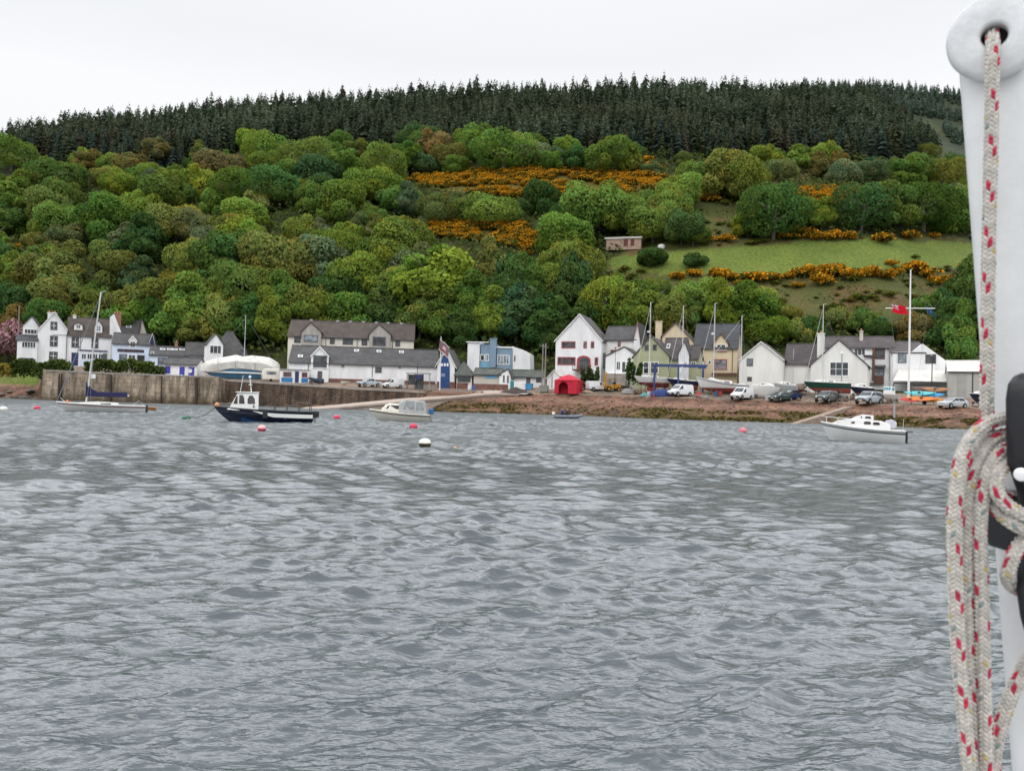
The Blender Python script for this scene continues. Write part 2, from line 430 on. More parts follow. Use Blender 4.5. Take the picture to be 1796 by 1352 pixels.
def watermat():
    m = bpy.data.materials.new('sea water'); t, N, L = nt(m); b = N['Principled BSDF']
    b.inputs['Base Color'].default_value = (.06, .075, .083, 1); b.inputs['Roughness'].default_value = .04; b.inputs['IOR'].default_value = 1.40; b.inputs['Specular IOR Level'].default_value = 1.0
    tc = N.new('ShaderNodeTexCoord')
    prev = None
    for sc, st, dist in (((2.2, 6.5, 1), .55, .06), ((7, 17, 1), .45, .014)):
        mp = N.new('ShaderNodeMapping'); mp.inputs['Scale'].default_value = sc; mp.inputs['Rotation'].default_value = (0, 0, R(-12))
        L.new(tc.outputs['Object'], mp.inputs['Vector'])
        nz = N.new('ShaderNodeTexNoise'); nz.inputs['Scale'].default_value = 1.0; nz.inputs['Detail'].default_value = 4; nz.inputs['Roughness'].default_value = .6; nz.inputs['Distortion'].default_value = .1
        L.new(mp.outputs['Vector'], nz.inputs['Vector'])
        bp = N.new('ShaderNodeBump'); bp.inputs['Strength'].default_value = st; bp.inputs['Distance'].default_value = dist
        L.new(nz.outputs['Fac'], bp.inputs['Height'])
        if prev: L.new(prev.outputs['Normal'], bp.inputs['Normal'])
        prev = bp
    sx = N.new('ShaderNodeSeparateXYZ'); L.new(tc.outputs['Object'], sx.inputs[0])
    mr = N.new('ShaderNodeMapRange'); mr.inputs['From Min'].default_value = 9; mr.inputs['From Max'].default_value = 50; mr.inputs['To Min'].default_value = .04; mr.inputs['To Max'].default_value = .30
    L.new(sx.outputs['Y'], mr.inputs['Value']); L.new(mr.outputs[0], b.inputs['Roughness'])   # catspaws too fine to model roughen the open water
    L.new(prev.outputs['Normal'], b.inputs['Normal'])
    return m
sea = np_mesh('sea', wv, wq, watermat(), smooth=True)
tag(sea, 'choppy grey sea water of the bay', kind='structure')

# ------------------------------------------------------------------ light, sky, camera
SUN_EL, SUN_AZ = R(52), R(205)
w = bpy.data.worlds.new('World'); SC.world = w; w.use_nodes = True
N, L = w.node_tree.nodes, w.node_tree.links
bg = N['Background']; bg.inputs['Strength'].default_value = .1
sk = N.new('ShaderNodeTexSky'); sk.sky_type = 'NISHITA'; sk.sun_disc = False; sk.sun_elevation = SUN_EL; sk.sun_rotation = SUN_AZ
tc = N.new('ShaderNodeTexCoord'); sp = N.new('ShaderNodeSeparateXYZ'); L.new(tc.outputs['Generated'], sp.inputs[0])
nz = N.new('ShaderNodeTexNoise'); nz.inputs['Scale'].default_value = 2.2; nz.inputs['Detail'].default_value = 5
mp = N.new('ShaderNodeMapping'); mp.inputs['Scale'].default_value = (1, 1, 3.2); L.new(tc.outputs['Generated'], mp.inputs['Vector']); L.new(mp.outputs['Vector'], nz.inputs['Vector'])
m1 = N.new('ShaderNodeMath'); m1.operation = 'MULTIPLY_ADD'; m1.inputs[1].default_value = .14; L.new(nz.outputs['Fac'], m1.inputs[0]); L.new(sp.outputs['Z'], m1.inputs[2])
rp = N.new('ShaderNodeValToRGB')
rp.color_ramp.elements[0].position = .0; rp.color_ramp.elements[0].color = (.43, .44, .45, 1)
rp.color_ramp.elements[1].position = 1; rp.color_ramp.elements[1].color = (.60, .61, .64, 1)
e = rp.color_ramp.elements.new(.40); e.color = (.475, .477, .482, 1)
e = rp.color_ramp.elements.new(.47); e.color = (.438, .443, .455, 1)
e = rp.color_ramp.elements.new(.525); e.color = (.458, .462, .472, 1)
e = rp.color_ramp.elements.new(.60); e.color = (1.7, 1.71, 1.75, 1)
e = rp.color_ramp.elements.new(.80); e.color = (1.45, 1.46, 1.5, 1)
L.new(m1.outputs[0], rp.inputs['Fac'])
vm = N.new('ShaderNodeVectorMath'); vm.operation = 'SCALE'; vm.inputs['Scale'].default_value = 20; L.new(rp.outputs['Color'], vm.inputs[0])
mx = N.new('ShaderNodeMix'); mx.data_type = 'RGBA'; mx.inputs[0].default_value = .94
L.new(sk.outputs[0], mx.inputs[6]); L.new(vm.outputs[0], mx.inputs[7]); L.new(mx.outputs[2], bg.inputs['Color'])
sd = bpy.data.lights.new('sun', 'SUN'); sd.energy = .6; sd.angle = R(30); sd.color = (1, .97, .92)
so = bpy.data.objects.new('sun', sd); COL.objects.link(so)
sdir = Vector((math.sin(SUN_AZ) * math.cos(SUN_EL), math.cos(SUN_AZ) * math.cos(SUN_EL), math.sin(SUN_EL)))
so.rotation_euler = sdir.to_track_quat('Z', 'Y').to_euler()
cd = bpy.data.cameras.new('camera'); cd.sensor_width = 36; cd.lens = F / 1796 * 36; cd.clip_start = .05; cd.clip_end = 3000
cd.dof.use_dof = True; cd.dof.focus_distance = 5; cd.dof.aperture_fstop = 18
co = bpy.data.objects.new('camera', cd); COL.objects.link(co)
co.matrix_world = Matrix.Translation((0, 0, H)) @ CAM.to_4x4()
SC.camera = co
SC.view_settings.view_transform = 'Standard'; SC.view_settings.look = 'None'; SC.view_settings.gamma = 1; SC.view_settings.exposure = .1
SC.render.engine = 'CYCLES'; SC.cycles.use_denoising = True; SC.cycles.denoising_prefilter = 'ACCURATE'; SC.cycles.max_bounces = 6; SC.cycles.caustics_reflective = False; SC.cycles.caustics_refractive = False
# ================================================================== vegetation
LEAF = foliage('leaves', .36)
NEEDLE = foliage('needles', .2)
BARK = mat('bark', (.07, .055, .04), .9, .4, 3, .5)
GREY_BARK = mat('grey bark', (.16, .14, .12), .9, .4, 3, .5)
def cards(P, Nrm, size, rs, aspect=1.0, wild=.75):
    """irregular leaf clumps: one bent quad per point"""
    n = len(P)
    nrm = Nrm + rs.normal(0, wild, (n, 3)); nrm /= np.linalg.norm(nrm, axis=1)[:, None] + 1e-9
    t = rs.normal(0, 1, (n, 3)); a = np.cross(nrm, t); a /= np.linalg.norm(a, axis=1)[:, None] + 1e-9
    b = np.cross(nrm, a)
    s = (size * rs.uniform(.55, 1.35, n))[:, None]
    q = []
    for (ca, cb) in ((1, 0), (0, 1), (-1, 0), (0, -1)):
        k = rs.uniform(.6, 1.15, (n, 1))
        q.append(P + (a * ca * aspect + b * cb) * s * k + nrm * s * rs.uniform(-.25, .25, (n, 1)))
    q = np.stack(q, 1)
    fl = (np.cross(q[:, 2] - q[:, 0], q[:, 3] - q[:, 1]) * Nrm).sum(1) < 0
    q[fl] = q[fl][:, ::-1]
    v = q.reshape(-1, 3)
    return v, np.arange(n * 4).reshape(n, 4)
def crown(seed, W, Hh, z0, nl, ncard, size, shape='dome', gaps=.0, lobe=(.20, .34)):
    rs = np.random.RandomState(seed)
    C, Rd = [], []
    skew = rs.uniform(-.1, .1, 2) * W
    for i in range(nl):
        while True:
            d = rs.normal(0, 1, 3); d /= np.linalg.norm(d)
            if d[2] > -.85: break
        r = rs.uniform(.5, .86) + (.16 if rs.uniform() < .18 else 0)
        th = rs.uniform(0, 6.283); hz = math.sqrt(max(0, 1 - max(d[2], 0) ** 2)) if d[2] > 0 else rs.uniform(.8, 1.0)   # skirts reach down instead of tucking in
        sx = W / 2 * hz * (1.0 if shape != 'cone' else (1 - .4 * max(d[2], 0)))
        C.append((math.cos(th) * r * sx + skew[0] * d[2], math.sin(th) * r * sx + skew[1] * d[2], z0 + Hh * .44 + d[2] * r * Hh * (.54 if d[2] > 0 else .46)))
        Rd.append(W * rs.uniform(*lobe) * (.78 if d[2] > .6 else 1) * (.7 if rs.uniform() < .3 else 1))
    C.append((0, 0, z0 + Hh * .45)); Rd.append(W * .33)
    C, Rd = np.array(C), np.array(Rd)
    p = Rd ** 2 / (Rd ** 2).sum()
    idx = rs.choice(len(C), int(ncard * 1.9), p=p)
    d = rs.normal(0, 1, (len(idx), 3)); d /= np.linalg.norm(d, axis=1)[:, None]
    rr = Rd[idx] * rs.uniform(.78, 1.06, len(idx))
    P = C[idx] + d * rr[:, None] * np.array([1, 1, .82])
    inside = np.zeros(len(P), bool)
    for j in range(len(C)):
        inside |= (idx != j) & (np.linalg.norm((P - C[j]) / np.array([1, 1, .82]), axis=1) < Rd[j] * .74)
    keep = ~inside & (P[:, 2] > -.3)
    if gaps:
        keep &= vnoise(P[:, 0] * 1.1 + 50, P[:, 2] * 1.1 + P[:, 1] + 70, seed) > gaps
    P, d, idx = P[keep][:ncard], d[keep][:ncard], idx[keep][:ncard]
    ctr = np.array([0, 0, z0 + Hh * .4]); out = P - ctr; out /= np.linalg.norm(out, axis=1)[:, None] + 1e-9
    sn = d * .75 + out * .5 + np.array([0, 0, .3]) + rs.normal(0, .22, P.shape); sn /= np.linalg.norm(sn, axis=1)[:, None]
    v, q = cards(P, sn, size, rs)
    lt = rs.uniform(.82, 1.2, len(C))[idx] * rs.uniform(.84, 1.16, len(P))
    hue = rs.uniform(-.12, .12, len(C))[idx] + rs.normal(0, .06, len(P))
    tint = np.stack([lt * (1 + hue * 1.4), lt, lt * (1 - hue)], 1)
    return v, q, np.repeat(tint, 4, 0), np.repeat(sn, 4, 0)
def trunk_mb(seed, h, r, spread):
    rs = random.Random(seed); m = MB()
    top = Vector((rs.uniform(-.3, .3), rs.uniform(-.3, .3), h))
    m.tube([(0, 0, -1.2), (0, 0, 0), (top.x * .4, top.y * .4, h * .5), top], [r * 1.35, r * 1.05, r * .8, r * .45], 8)
    for k in range(6):
        a = k * 1.05 + rs.uniform(-.4, .4); z = h * rs.uniform(.35, .8)
        p0 = Vector((top.x * z / h, top.y * z / h, z))
        e = p0 + Vector((math.cos(a) * spread * .5, math.sin(a) * spread * .5, h * rs.uniform(.25, .5)))
        m.tube([p0, p0.lerp(e, .5) + Vector((0, 0, -h * .04)), e], [r * .42, r * .3, r * .1], 6)
    return m
# crowns modelled at true size; ten habits
HAB = [  # W, H, z0, lobes, cards, clump, shape, gaps
    (12, 9.5, 0.7, 29, 11780, 0.274, 'dome', 0.12), (13, 9, 0.6, 34, 12160, 0.259, 'dome', 0.18), (11, 10.5, 0.6, 27, 11400, 0.274, 'dome', 0.1),
    (10, 12, 0.6, 29, 11780, 0.274, 'cone', 0.15), (9, 11, 0.5, 25, 10640, 0.259, 'cone', 0.1), (14, 8.5, 0.7, 39, 12540, 0.274, 'dome', 0.2),
    (12, 10, 0.6, 46, 12920, 0.245, 'dome', 0.22), (13, 11, 0.7, 36, 12920, 0.288, 'dome', 0.15), (8, 6, 0.3, 20, 7980, 0.216, 'dome', 0.1), (7, 4.6, 0.1, 18, 6460, 0.202, 'dome', 0.1)]
TREES = []
for i, (W, Hh, z0, nl, ncd, cs, sh, gp) in enumerate(HAB):
    v, q, t, nn = crown(100 + i, W, Hh, z0, nl, ncd, cs, sh, gp, (.15, .29))
    cm = np_mesh('crown', v, q, LEAF, t.astype(np.float32), link=False, normals=nn)
    to = trunk_mb(200 + i, (z0 + Hh) * .72, .16 + W * .018, W).build('trunk', BARK if i % 3 else GREY_BARK, smooth=True)
    tm = to.data; bpy.data.objects.remove(to)
    TREES.append((cm, tm, W, Hh + z0))
PAL = {'dark green': (0.0725, 0.1344, 0.0336), 'mid green': (0.1193, 0.1920, 0.0370), 'bright green': (0.1696, 0.2460, 0.0403), 'yellow green': (0.2164, 0.2700, 0.0426),
       'olive': (0.1696, 0.1920, 0.0448), 'russet': (0.1930, 0.1620, 0.0560), 'grey green': (0.1462, 0.1860, 0.0806), 'blue green': (0.0819, 0.1416, 0.0605)}
def landmark(x):
    for lim, s in ((75, "left of the hotel gable"), (135, "behind the hotel gable"), (200, "behind the hotel's brown roof"), (285, "behind the hotel's grey wing"),
                   (370, "above the blue-shuttered shed"), (450, "above the hip-roofed house"), (530, "left of the terrace"), (610, "above the terrace's left gable"),
                   (690, "above the terrace's right gable"), (760, "right of the terrace"), (830, "above the lifeboat flag"), (900, "above the blue-grey house"), (970, "left of the red-trimmed house"),
                   (1040, "above the red-trimmed house"), (1110, "above the red-trimmed wing"), (1165, "above the green house"), (1230, "above the cream house gable"), (1300, "above the cream house dormer"),
                   (1370, "above the first cream gable"), (1430, "above the cream chimney"), (1530, "above the second cream gable"), (1610, "behind the flagpole"), (9999, "right of the flagpole")):
        if x < lim: return s
def band(y):
    return 'at the hill foot' if y > 575 else 'low on the hill' if y > 500 else 'on the lower slope' if y > 440 else 'halfway up the hill' if y > 385 else 'on the upper slope' if y > 325 else 'below conifers'
tree_list = []
YM = ([-200, 270, 280, 450, 480, 760, 790, 940, 970, 1120, 1150, 1300, 1430, 1580, 1700], [204, 202, 196, 196, 194, 194, 186, 186, 181, 181, 168, 174, 168, 170, 156])
def add_tree(x, ybase, hpx, wpx, colour, habit=None, P=None, kind='broadleaf'):
    p = P or hit(x, ybase)
    if p is None: return None
    u_ = p.x / p.y * F + 898
    ymin = float(np.interp(u_, YM[0], YM[1]))
    if p.y < ymin: p = Vector((p.x / p.y * ymin, ymin, gz(p.x / p.y * ymin, ymin)))
    s = p.y / F
    h, wd = hpx * s, wpx * s * math.cos(bearing(x))
    if habit is None:
        ratio = h / wd
        cand = sorted(range(len(TREES)), key=lambda k: abs(TREES[k][3] / TREES[k][2] - ratio) + rnd.uniform(0, .35) + (.5 if (k >= 8) != (h < 6.5) else 0))
        habit = cand[0]
    cm, tm, W, Ht = TREES[habit]
    t = thing('broadleaf_tree', None, 'tree', (p.x, p.y, p.z - .15), rnd.uniform(0, 6.28), 'broadleaf trees on the hillside', (wd / W * rnd.uniform(.88, 1.14), wd / W * rnd.uniform(.88, 1.14), h / Ht))
    t.rotation_euler = (rnd.gauss(0, .06), rnd.gauss(0, .06), t.rotation_euler.z)
    c = bpy.data.objects.new('crown', cm); COL.objects.link(c); c.parent = t
    base = Vector(PAL[colour]); j = rnd.uniform(.8, 1.22)
    c.color = (base.x * j * rnd.uniform(.9, 1.12), base.y * j, base.z * j * rnd.uniform(.85, 1.2), 1)
    k = bpy.data.objects.new('trunk', tm); COL.objects.link(k); k.parent = t
    tree_list.append((t, x, ybase, h, colour))
    return t
# trees one can pick out in the photograph: x, base y, height px, width px, colour
NAMED = [(672, 327, 76, 74, 'bright green'), (715, 308, 74, 62, 'mid green'), (1078, 303, 66, 82, 'bright green'), (1010, 301, 46, 50, 'dark green'),
    (882, 303, 72, 92, 'mid green'), (838, 285, 66, 70, 'bright green'), (962, 300, 40, 42, 'mid green'), (785, 300, 50, 60, 'olive'), (765, 284, 58, 66, 'russet'), (745, 308, 40, 50, 'blue green'),
    (930, 296, 50, 60, 'grey green'), (800, 306, 36, 40, 'mid green'), (1190, 366, 64, 68, 'bright green'), (1215, 335, 50, 56, 'mid green'), (1356, 420, 96, 108, 'dark green'), (1270, 350, 92, 92, 'olive'), (1300, 352, 78, 84, 'bright green'),
    (1250, 345, 70, 60, 'mid green'), (1510, 405, 82, 100, 'dark green'), (1560, 400, 90, 104, 'mid green'), (1620, 405, 90, 112, 'dark green'), (1665, 405, 80, 90, 'mid green'), (1585, 330, 60, 70, 'mid green'), (1440, 405, 56, 54, 'yellow green'),
    (1480, 330, 52, 66, 'grey green'), (1525, 320, 42, 60, 'grey green'), (1415, 385, 44, 44, 'bright green'), (1650, 335, 60, 76, 'olive'), (1610, 318, 50, 60, 'mid green'), (1370, 318, 40, 52, 'grey green'), (1330, 325, 46, 50, 'olive'),
    (714, 384, 62, 52, 'blue green'), (660, 412, 50, 50, 'mid green'), (630, 410, 44, 46, 'grey green'), (600, 392, 82, 84, 'bright green'), (770, 392, 56, 66, 'olive'), (858, 394, 50, 92, 'bright green'), (820, 392, 42, 54, 'mid green'),
    (945, 378, 66, 60, 'dark green'), (998, 418, 74, 70, 'dark green'), (1030, 410, 98, 106, 'bright green'), (1085, 412, 84, 90, 'mid green'), (1145, 425, 72, 84, 'bright green'), (1195, 428, 66, 70, 'dark green'), (1010, 420, 60, 60, 'mid green'), (1120, 385, 52, 60, 'mid green'), (1165, 380, 40, 44, 'olive'), (1215, 430, 44, 50, 'mid green'),
    (740, 408, 26, 26, 'grey green'), (1000, 428, 36, 36, 'dark green'),
    (762, 572, 160, 138, 'bright green'), (690, 548, 92, 90, 'olive'), (650, 530, 100, 110, 'yellow green'), (585, 560, 92, 90, 'dark green'), (820, 590, 110, 84, 'mid green'), (890, 560, 130, 60, 'dark green'), (925, 545, 96, 60, 'dark green'),
    (860, 510, 92, 60, 'olive'), (1008, 560, 138, 72, 'dark green'), (905, 600, 120, 100, 'blue green'), (955, 610, 110, 90, 'dark green'), (1060, 580, 96, 90, 'bright green'), (1015, 600, 80, 80, 'dark green'), (1120, 588, 110, 84, 'mid green'),
    (1228, 560, 78, 90, 'bright green'), (1262, 590, 96, 80, 'yellow green'), (1318, 590, 92, 80, 'mid green'), (1180, 590, 84, 80, 'olive'), (1345, 606, 52, 66, 'bright green'), (1140, 470, 34, 50, 'dark green'), (1215, 468, 24, 48, 'dark green'),
    (1630, 580, 74, 84, 'mid green'), (1672, 600, 110, 70, 'dark green'), (1655, 620, 90, 80, 'dark green'), (1700, 560, 130, 80, 'dark green'), (1600, 606, 60, 70, 'russet'), (1510, 588, 46, 60, 'mid green'), (1545, 600, 40, 56, 'dark green'), (1480, 580, 40, 64, 'olive'), (1425, 596, 40, 60, 'dark green'), (1380, 570, 34, 44, 'olive'), (1690, 650, 120, 60, 'mid green'),
    (325, 606, 120, 110, 'bright green'), (385, 600, 90, 90, 'olive'), (480, 640, 104, 66, 'bright green'), (440, 600, 90, 90, 'dark green'), (545, 566, 80, 84, 'olive'), (500, 570, 90, 80, 'mid green'), (280, 590, 70, 70, 'dark green'), (415, 470, 96, 100, 'bright green'), (350, 500, 90, 100, 'olive'), (245, 470, 90, 84, 'dark green'),
    (190, 430, 96, 110, 'mid green'), (100, 345, 70, 110, 'mid green'), (390, 325, 66, 92, 'russet'), (470, 300, 62, 84, 'bright green'), (540, 315, 74, 92, 'mid green'), (490, 365, 74, 92, 'dark green'), (290, 385, 84, 90, 'mid green'), (205, 345, 52, 72, 'yellow green'), (20, 300, 62, 80, 'mid green'), (275, 290, 60, 62, 'russet'), (440, 265, 40, 60, 'bright green'),
    (20, 600, 80, 70, 'russet'), (770, 606, 92, 70, 'mid green'), (806, 612, 84, 66, 'dark green'), (846, 606, 100, 76, 'bright green'), (938, 616, 76, 60, 'mid green'), (962, 622, 84, 52, 'dark green'),
    (735, 596, 90, 72, 'olive'), (300, 612, 76, 64, 'dark green'), (345, 608, 70, 66, 'olive'), (400, 610, 66, 60, 'mid green'), (455, 622, 84, 62, 'dark green'), (620, 590, 84, 80, 'mid green'), (560, 592, 84, 80, 'bright green'), (670, 588, 96, 84, 'dark green'), (225, 604, 80, 80, 'mid green'), (150, 600, 84, 84, 'olive'), (90, 598, 80, 80, 'dark green'),
    (1372, 604, 44, 50, 'mid green'), (1400, 602, 42, 52, 'olive')]
for a in NAMED: add_tree(*a)
KEEP = [(GORSE_UP, .12), (GORSE_LOW, .12), (GORSE_RIGHT, .2), (FIELD, .0), ([(1055, 412), (1132, 412), (1150, 442), (1055, 442)], .0),
        ([(1240, 348), (1300, 345), (1300, 430), (1235, 430)], .3), ([(1360, 480), (1700, 480), (1640, 545), (1560, 560), (1400, 560)], .0), ([(1345, 296), (1440, 296), (1440, 322), (1345, 322)], .2)]
def blocked(x, yb, h, w_):
    n = 0; worst = 0
    for P, lim in KEEP:
        xs, ys = np.meshgrid(np.linspace(x - w_ * .42, x + w_ * .42, 5), np.linspace(yb - h * .95, yb - h * .1, 5))
        if inpoly(xs, ys, P).mean() > lim: return True
    return False
placed = [(t.location.x, t.location.y, h) for t, x, y, h, c in tree_list]
COLW = ['dark green'] * 4 + ['mid green'] * 10 + ['bright green'] * 9 + ['yellow green'] * 4 + ['olive'] * 4 + ['russet'] * 1 + ['grey green'] * 2 + ['blue green'] * 1
CONL = [(-200, 262), (0, 262), (100, 282), (200, 296), (280, 300), (350, 280), (400, 272), (500, 262), (700, 268), (800, 268), (900, 262), (1000, 268), (1100, 276), (1250, 284), (1400, 290), (1500, 290), (1600, 280), (1640, 262), (1720, 262), (2000, 300)]
conl = lambda x: float(np.interp(x, [a for a, b in CONL], [b for a, b in CONL]))
tries = 0
while len(tree_list) < 292 and tries < 9000:
    tries += 1
    yb = 255 + 350 * rnd.random() ** .85
    x = rnd.uniform(-50, 1745)
    if yb < conl(x) - 4: continue
    p = hit(x, yb)
    if p is None: continue
    u_ = p.x / p.y * F + 898
    if p.y < np.interp(u_, TAB[:, 0], TAB[:, 4]) + 11: continue
    h = rnd.choice([rnd.uniform(8, 12), rnd.uniform(11, 15), rnd.uniform(14, 19)]) if x < 1050 else rnd.uniform(6, 12)
    if yb > 540: h = min(h, 14)
    if yb < conl(x) + 45: h = min(h, 11.5)
    wd = min(h * rnd.uniform(.75, 1.35), 18)
    hp, wp = h * F / p.y, wd * F / p.y
    if blocked(x, yb, hp, wp): continue
    if any((a - p.x) ** 2 + ((b - p.y) * .9) ** 2 < ((hh + h) * .255) ** 2 for a, b, hh in placed): continue
    placed.append((p.x, p.y, h))
    add_tree(x, yb, hp, wp, rnd.choice(COLW), P=p)
print('broadleaf', len(tree_list), tries)
# labels: colour, size, height on the hill, neighbour; left-to-right order only where nothing else is left
from collections import defaultdict
byl = defaultdict(list)
for t, x, yb, h, colour in tree_list:
    size = 'small' if h < 7.5 else 'tall' if h > 12 else 'medium'
    byl[f"{size} {colour} tree {band(yb)} {landmark(x)}"].append((x, yb, t))
ORD = ['first', 'second', 'third', 'fourth', 'fifth', 'sixth', 'seventh', 'eighth']
for l, ts in byl.items():
    ts.sort(key=lambda a: a[0])
    for k, (x, yb, t) in enumerate(ts):
        t['label'] = l if len(ts) == 1 else l.replace(' tree ', f' tree {ORD[k]} from left ')

# ---- conifers of the plantation: up to 300 largest as trees of their own, the wood behind as one mass
def conifer(seed, hgt, rad, levels, br):
    rs = np.random.RandomState(seed); P, Q, T, NN = [], [], [], []
    for l in range(levels):
        f = (l + rs.uniform(-.3, .3)) / (levels - 1); f = min(max(f, 0), 1); z = hgt * (.06 + .9 * f); r = rad * (1 - f) ** .62 + .1
        for k in range(max(4, int(br * (1 - .5 * f)))):
            a = rs.uniform(0, 6.28); rr = r * rs.uniform(.65, 1.12); w_ = rr * rs.uniform(.38, .6) + .12
            d = np.array([math.cos(a), math.sin(a), 0]); s_ = np.array([-d[1], d[0], 0])
            zz = z + rs.uniform(-.3, .3); droop = rr * rs.uniform(.25, .7)
            base = np.array([0, 0, zz + .35]) + d * rr * .15; tip = d * rr + np.array([0, 0, zz - droop]); mid = base * .4 + tip * .6
            n = len(P)
            P += [base, mid - s_ * w_ * .6 + [0, 0, rs.uniform(-.2, .2)], tip, mid + s_ * w_ * .6 + [0, 0, rs.uniform(-.2, .2)]]
            Q.append((n, n + 1, n + 2, n + 3)); T += [rs.uniform(.78, 1.2)] * 4
            nn = d * .9 + np.array([0, 0, .28]) + rs.normal(0, .25, 3); NN += [nn / np.linalg.norm(nn)] * 4
    n = len(P)
    P += [np.array(p) for p in ((-.12, 0, -1), (.12, 0, -1), (.015, 0, hgt * .98), (-.015, 0, hgt * .98))]; Q.append((n, n + 1, n + 2, n + 3)); T += [.7] * 4; NN += [np.array([0, -.7, .7])] * 4
    return np.array(P), np.array(Q), np.array(T), np.array(NN)
CON = [conifer(40 + i, 14, r_, 20, 15) for i, r_ in enumerate((3.3, 3.8, 3.0, 4.1))]
CONM = [np_mesh('conifer', v, q, NEEDLE, np.stack([t, t, t], 1).astype(np.float32), link=False, normals=nn) for v, q, t, nn in CON]
CONS = [conifer(60 + i, 14, r_, 13, 11) for i, r_ in enumerate((3.6, 4.2, 3.2))]
cand = []
for Yk in np.arange(318, 482, 4.4):
    for xk in np.arange(-330, 420, 4.7):
        X, Y = xk + NR.uniform(-2.3, 2.3), Yk + NR.uniform(-2.1, 2.1)
        u_ = X / Y * F + 898
        if u_ < -120 or u_ > 1800: continue
        p = Vector((X, Y, gz(X, Y)))
        x, y = proj(p)
        if y > conl(x) - (0 if x < 1250 else 4) + 5 * math.sin(x * .07): continue
        if Yk > 440 and NR.uniform() < .38: continue
        if x > 1560 and y < 232 - (1640 - x) * .8: continue
        cand.append((y, x, p))
for Yk in np.arange(700, 905, 8):            # far ridge on the right
    for xk in np.arange(240, 640, 7):
        X, Y = xk + NR.uniform(-3, 3), Yk + NR.uniform(-3, 3)
        p = Vector((X, Y, gz(X, Y))); x, y = proj(p)
        if 1330 < x < 1800 and (Yk > 845 or vnoise(np.array([X / 60]), np.array([Y / 45]), 71)[0] > .42): cand.append((-1e3 + y, x, p))
cand.sort(key=lambda a: -a[0])
print('conifers', len(cand))
# the ones that show largest: the front rows, plus the tips that stand against the sky
front = [c for c in cand if c[0] > conl(c[1]) - 26][:225]
sky_ = [c for c in cand if c[0] > -500 and 458 < c[2].y < 466][:74]
chosen = set(id(c) for c in front + sky_)
CTINT = [(.066, .088, .054), (.054, .078, .056), (.080, .094, .050), (.086, .080, .054), (.058, .084, .070)]
skyset = set(id(c) for c in sky_)
for c_ in front + sky_:
    y, x, p = c_
    t = bpy.data.objects.new('conifer_tree', rnd.choice(CONM)); COL.objects.link(t)
    t.location = p; k = rnd.uniform(.74, 1.02) * (.74 + .5 * float(vnoise(np.array([p.x / 12]), np.array([p.y / 12]), 52)[0])); t.scale = (k * rnd.uniform(.9, 1.2), k * rnd.uniform(.9, 1.2), k); t.rotation_euler = (0, 0, rnd.uniform(0, 6.28))
    t.color = (*rnd.choice(CTINT), 1)
    if id(c_) in skyset:
        tag(t, 'dark conifer whose spiky tip stands against the white sky on the ridge', 'conifer', 'conifers along the skyline')
    else:
        tag(t, 'dark conifer in the front rows of the plantation above the broadleaf trees', 'conifer', 'conifers at the front of the plantation')
Vs, Qs, Ts, Ns, off = [], [], [], [], 0
for c_ in cand:
    if id(c_) in chosen: continue
    y, x, p = c_
    v, q, t, nn = CONS[rnd.randrange(3)]
    k = rnd.uniform(.74, 1.02) * (.74 + .5 * float(vnoise(np.array([p.x / 12]), np.array([p.y / 12]), 52)[0])); a = rnd.uniform(0, 6.28)
    if p.y > 800: k *= .8
    rot = np.array([[math.cos(a), -math.sin(a), 0], [math.sin(a), math.cos(a), 0], [0, 0, 1]])
    Vs.append((v * [k * 1.1, k * 1.1, k]) @ rot.T + np.array(p)); Qs.append(q + off); off += len(v)
    pt_ = float(vnoise(np.array([p.x / 34]), np.array([p.y / 30]), 57)[0]); col = (np.array(CTINT[0]) * (1.55 - pt_) + np.array([.085, .080, .045]) * max(0, pt_ - .45)) * rnd.uniform(.7, 1.3)
    Ts.append(t[:, None] * col[None, :] * (np.array([1.35, 1.45, 1.75]) if p.y > 650 else 1)); Ns.append(nn @ rot.T)  # far ridge needles coloured paler and bluer to paint in haze
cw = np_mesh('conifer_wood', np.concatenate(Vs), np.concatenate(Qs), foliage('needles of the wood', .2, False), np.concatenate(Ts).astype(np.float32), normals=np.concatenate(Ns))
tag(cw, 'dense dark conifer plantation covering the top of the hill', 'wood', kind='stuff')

def bush(seed, W, Hh, ncd, size, flower, z0=0.0):
    rs = np.random.RandomState(seed)
    C = np.array([(rs.uniform(-.3, .3) * W, rs.uniform(-.3, .3) * W, rs.uniform(.2, .5) * Hh) for _ in range(7)]); Rd = rs.uniform(.2, .34, 7) * W
    idx = rs.randint(0, 7, ncd); d = rs.normal(0, 1, (ncd, 3)); d[:, 2] = np.abs(d[:, 2]) * 1.1 - .25; d /= np.linalg.norm(d, axis=1)[:, None]
    P = C[idx] + d * (Rd[idx] * rs.uniform(.75, 1.08, ncd))[:, None] * np.array([1, 1, Hh / W * 1.25])
    P[:, 2] = np.maximum(P[:, 2], .02)
    v, q = cards(P, d, size, rs, 1, .8)
    fl = rs.uniform(0, 1, ncd) < flower * (.55 + .6 * vnoise(P[:, 0] * 1.3 + 9, P[:, 1] * 1.3 + P[:, 2], seed))
    colr = np.where(fl[:, None], np.array([.52, .235, .014]) * rs.uniform(.65, 1.2, (ncd, 1)), np.array([.06, .07, .015]) * rs.uniform(.6, 1.4, (ncd, 1)))
    return v, q, np.repeat(colr, 4, 0)
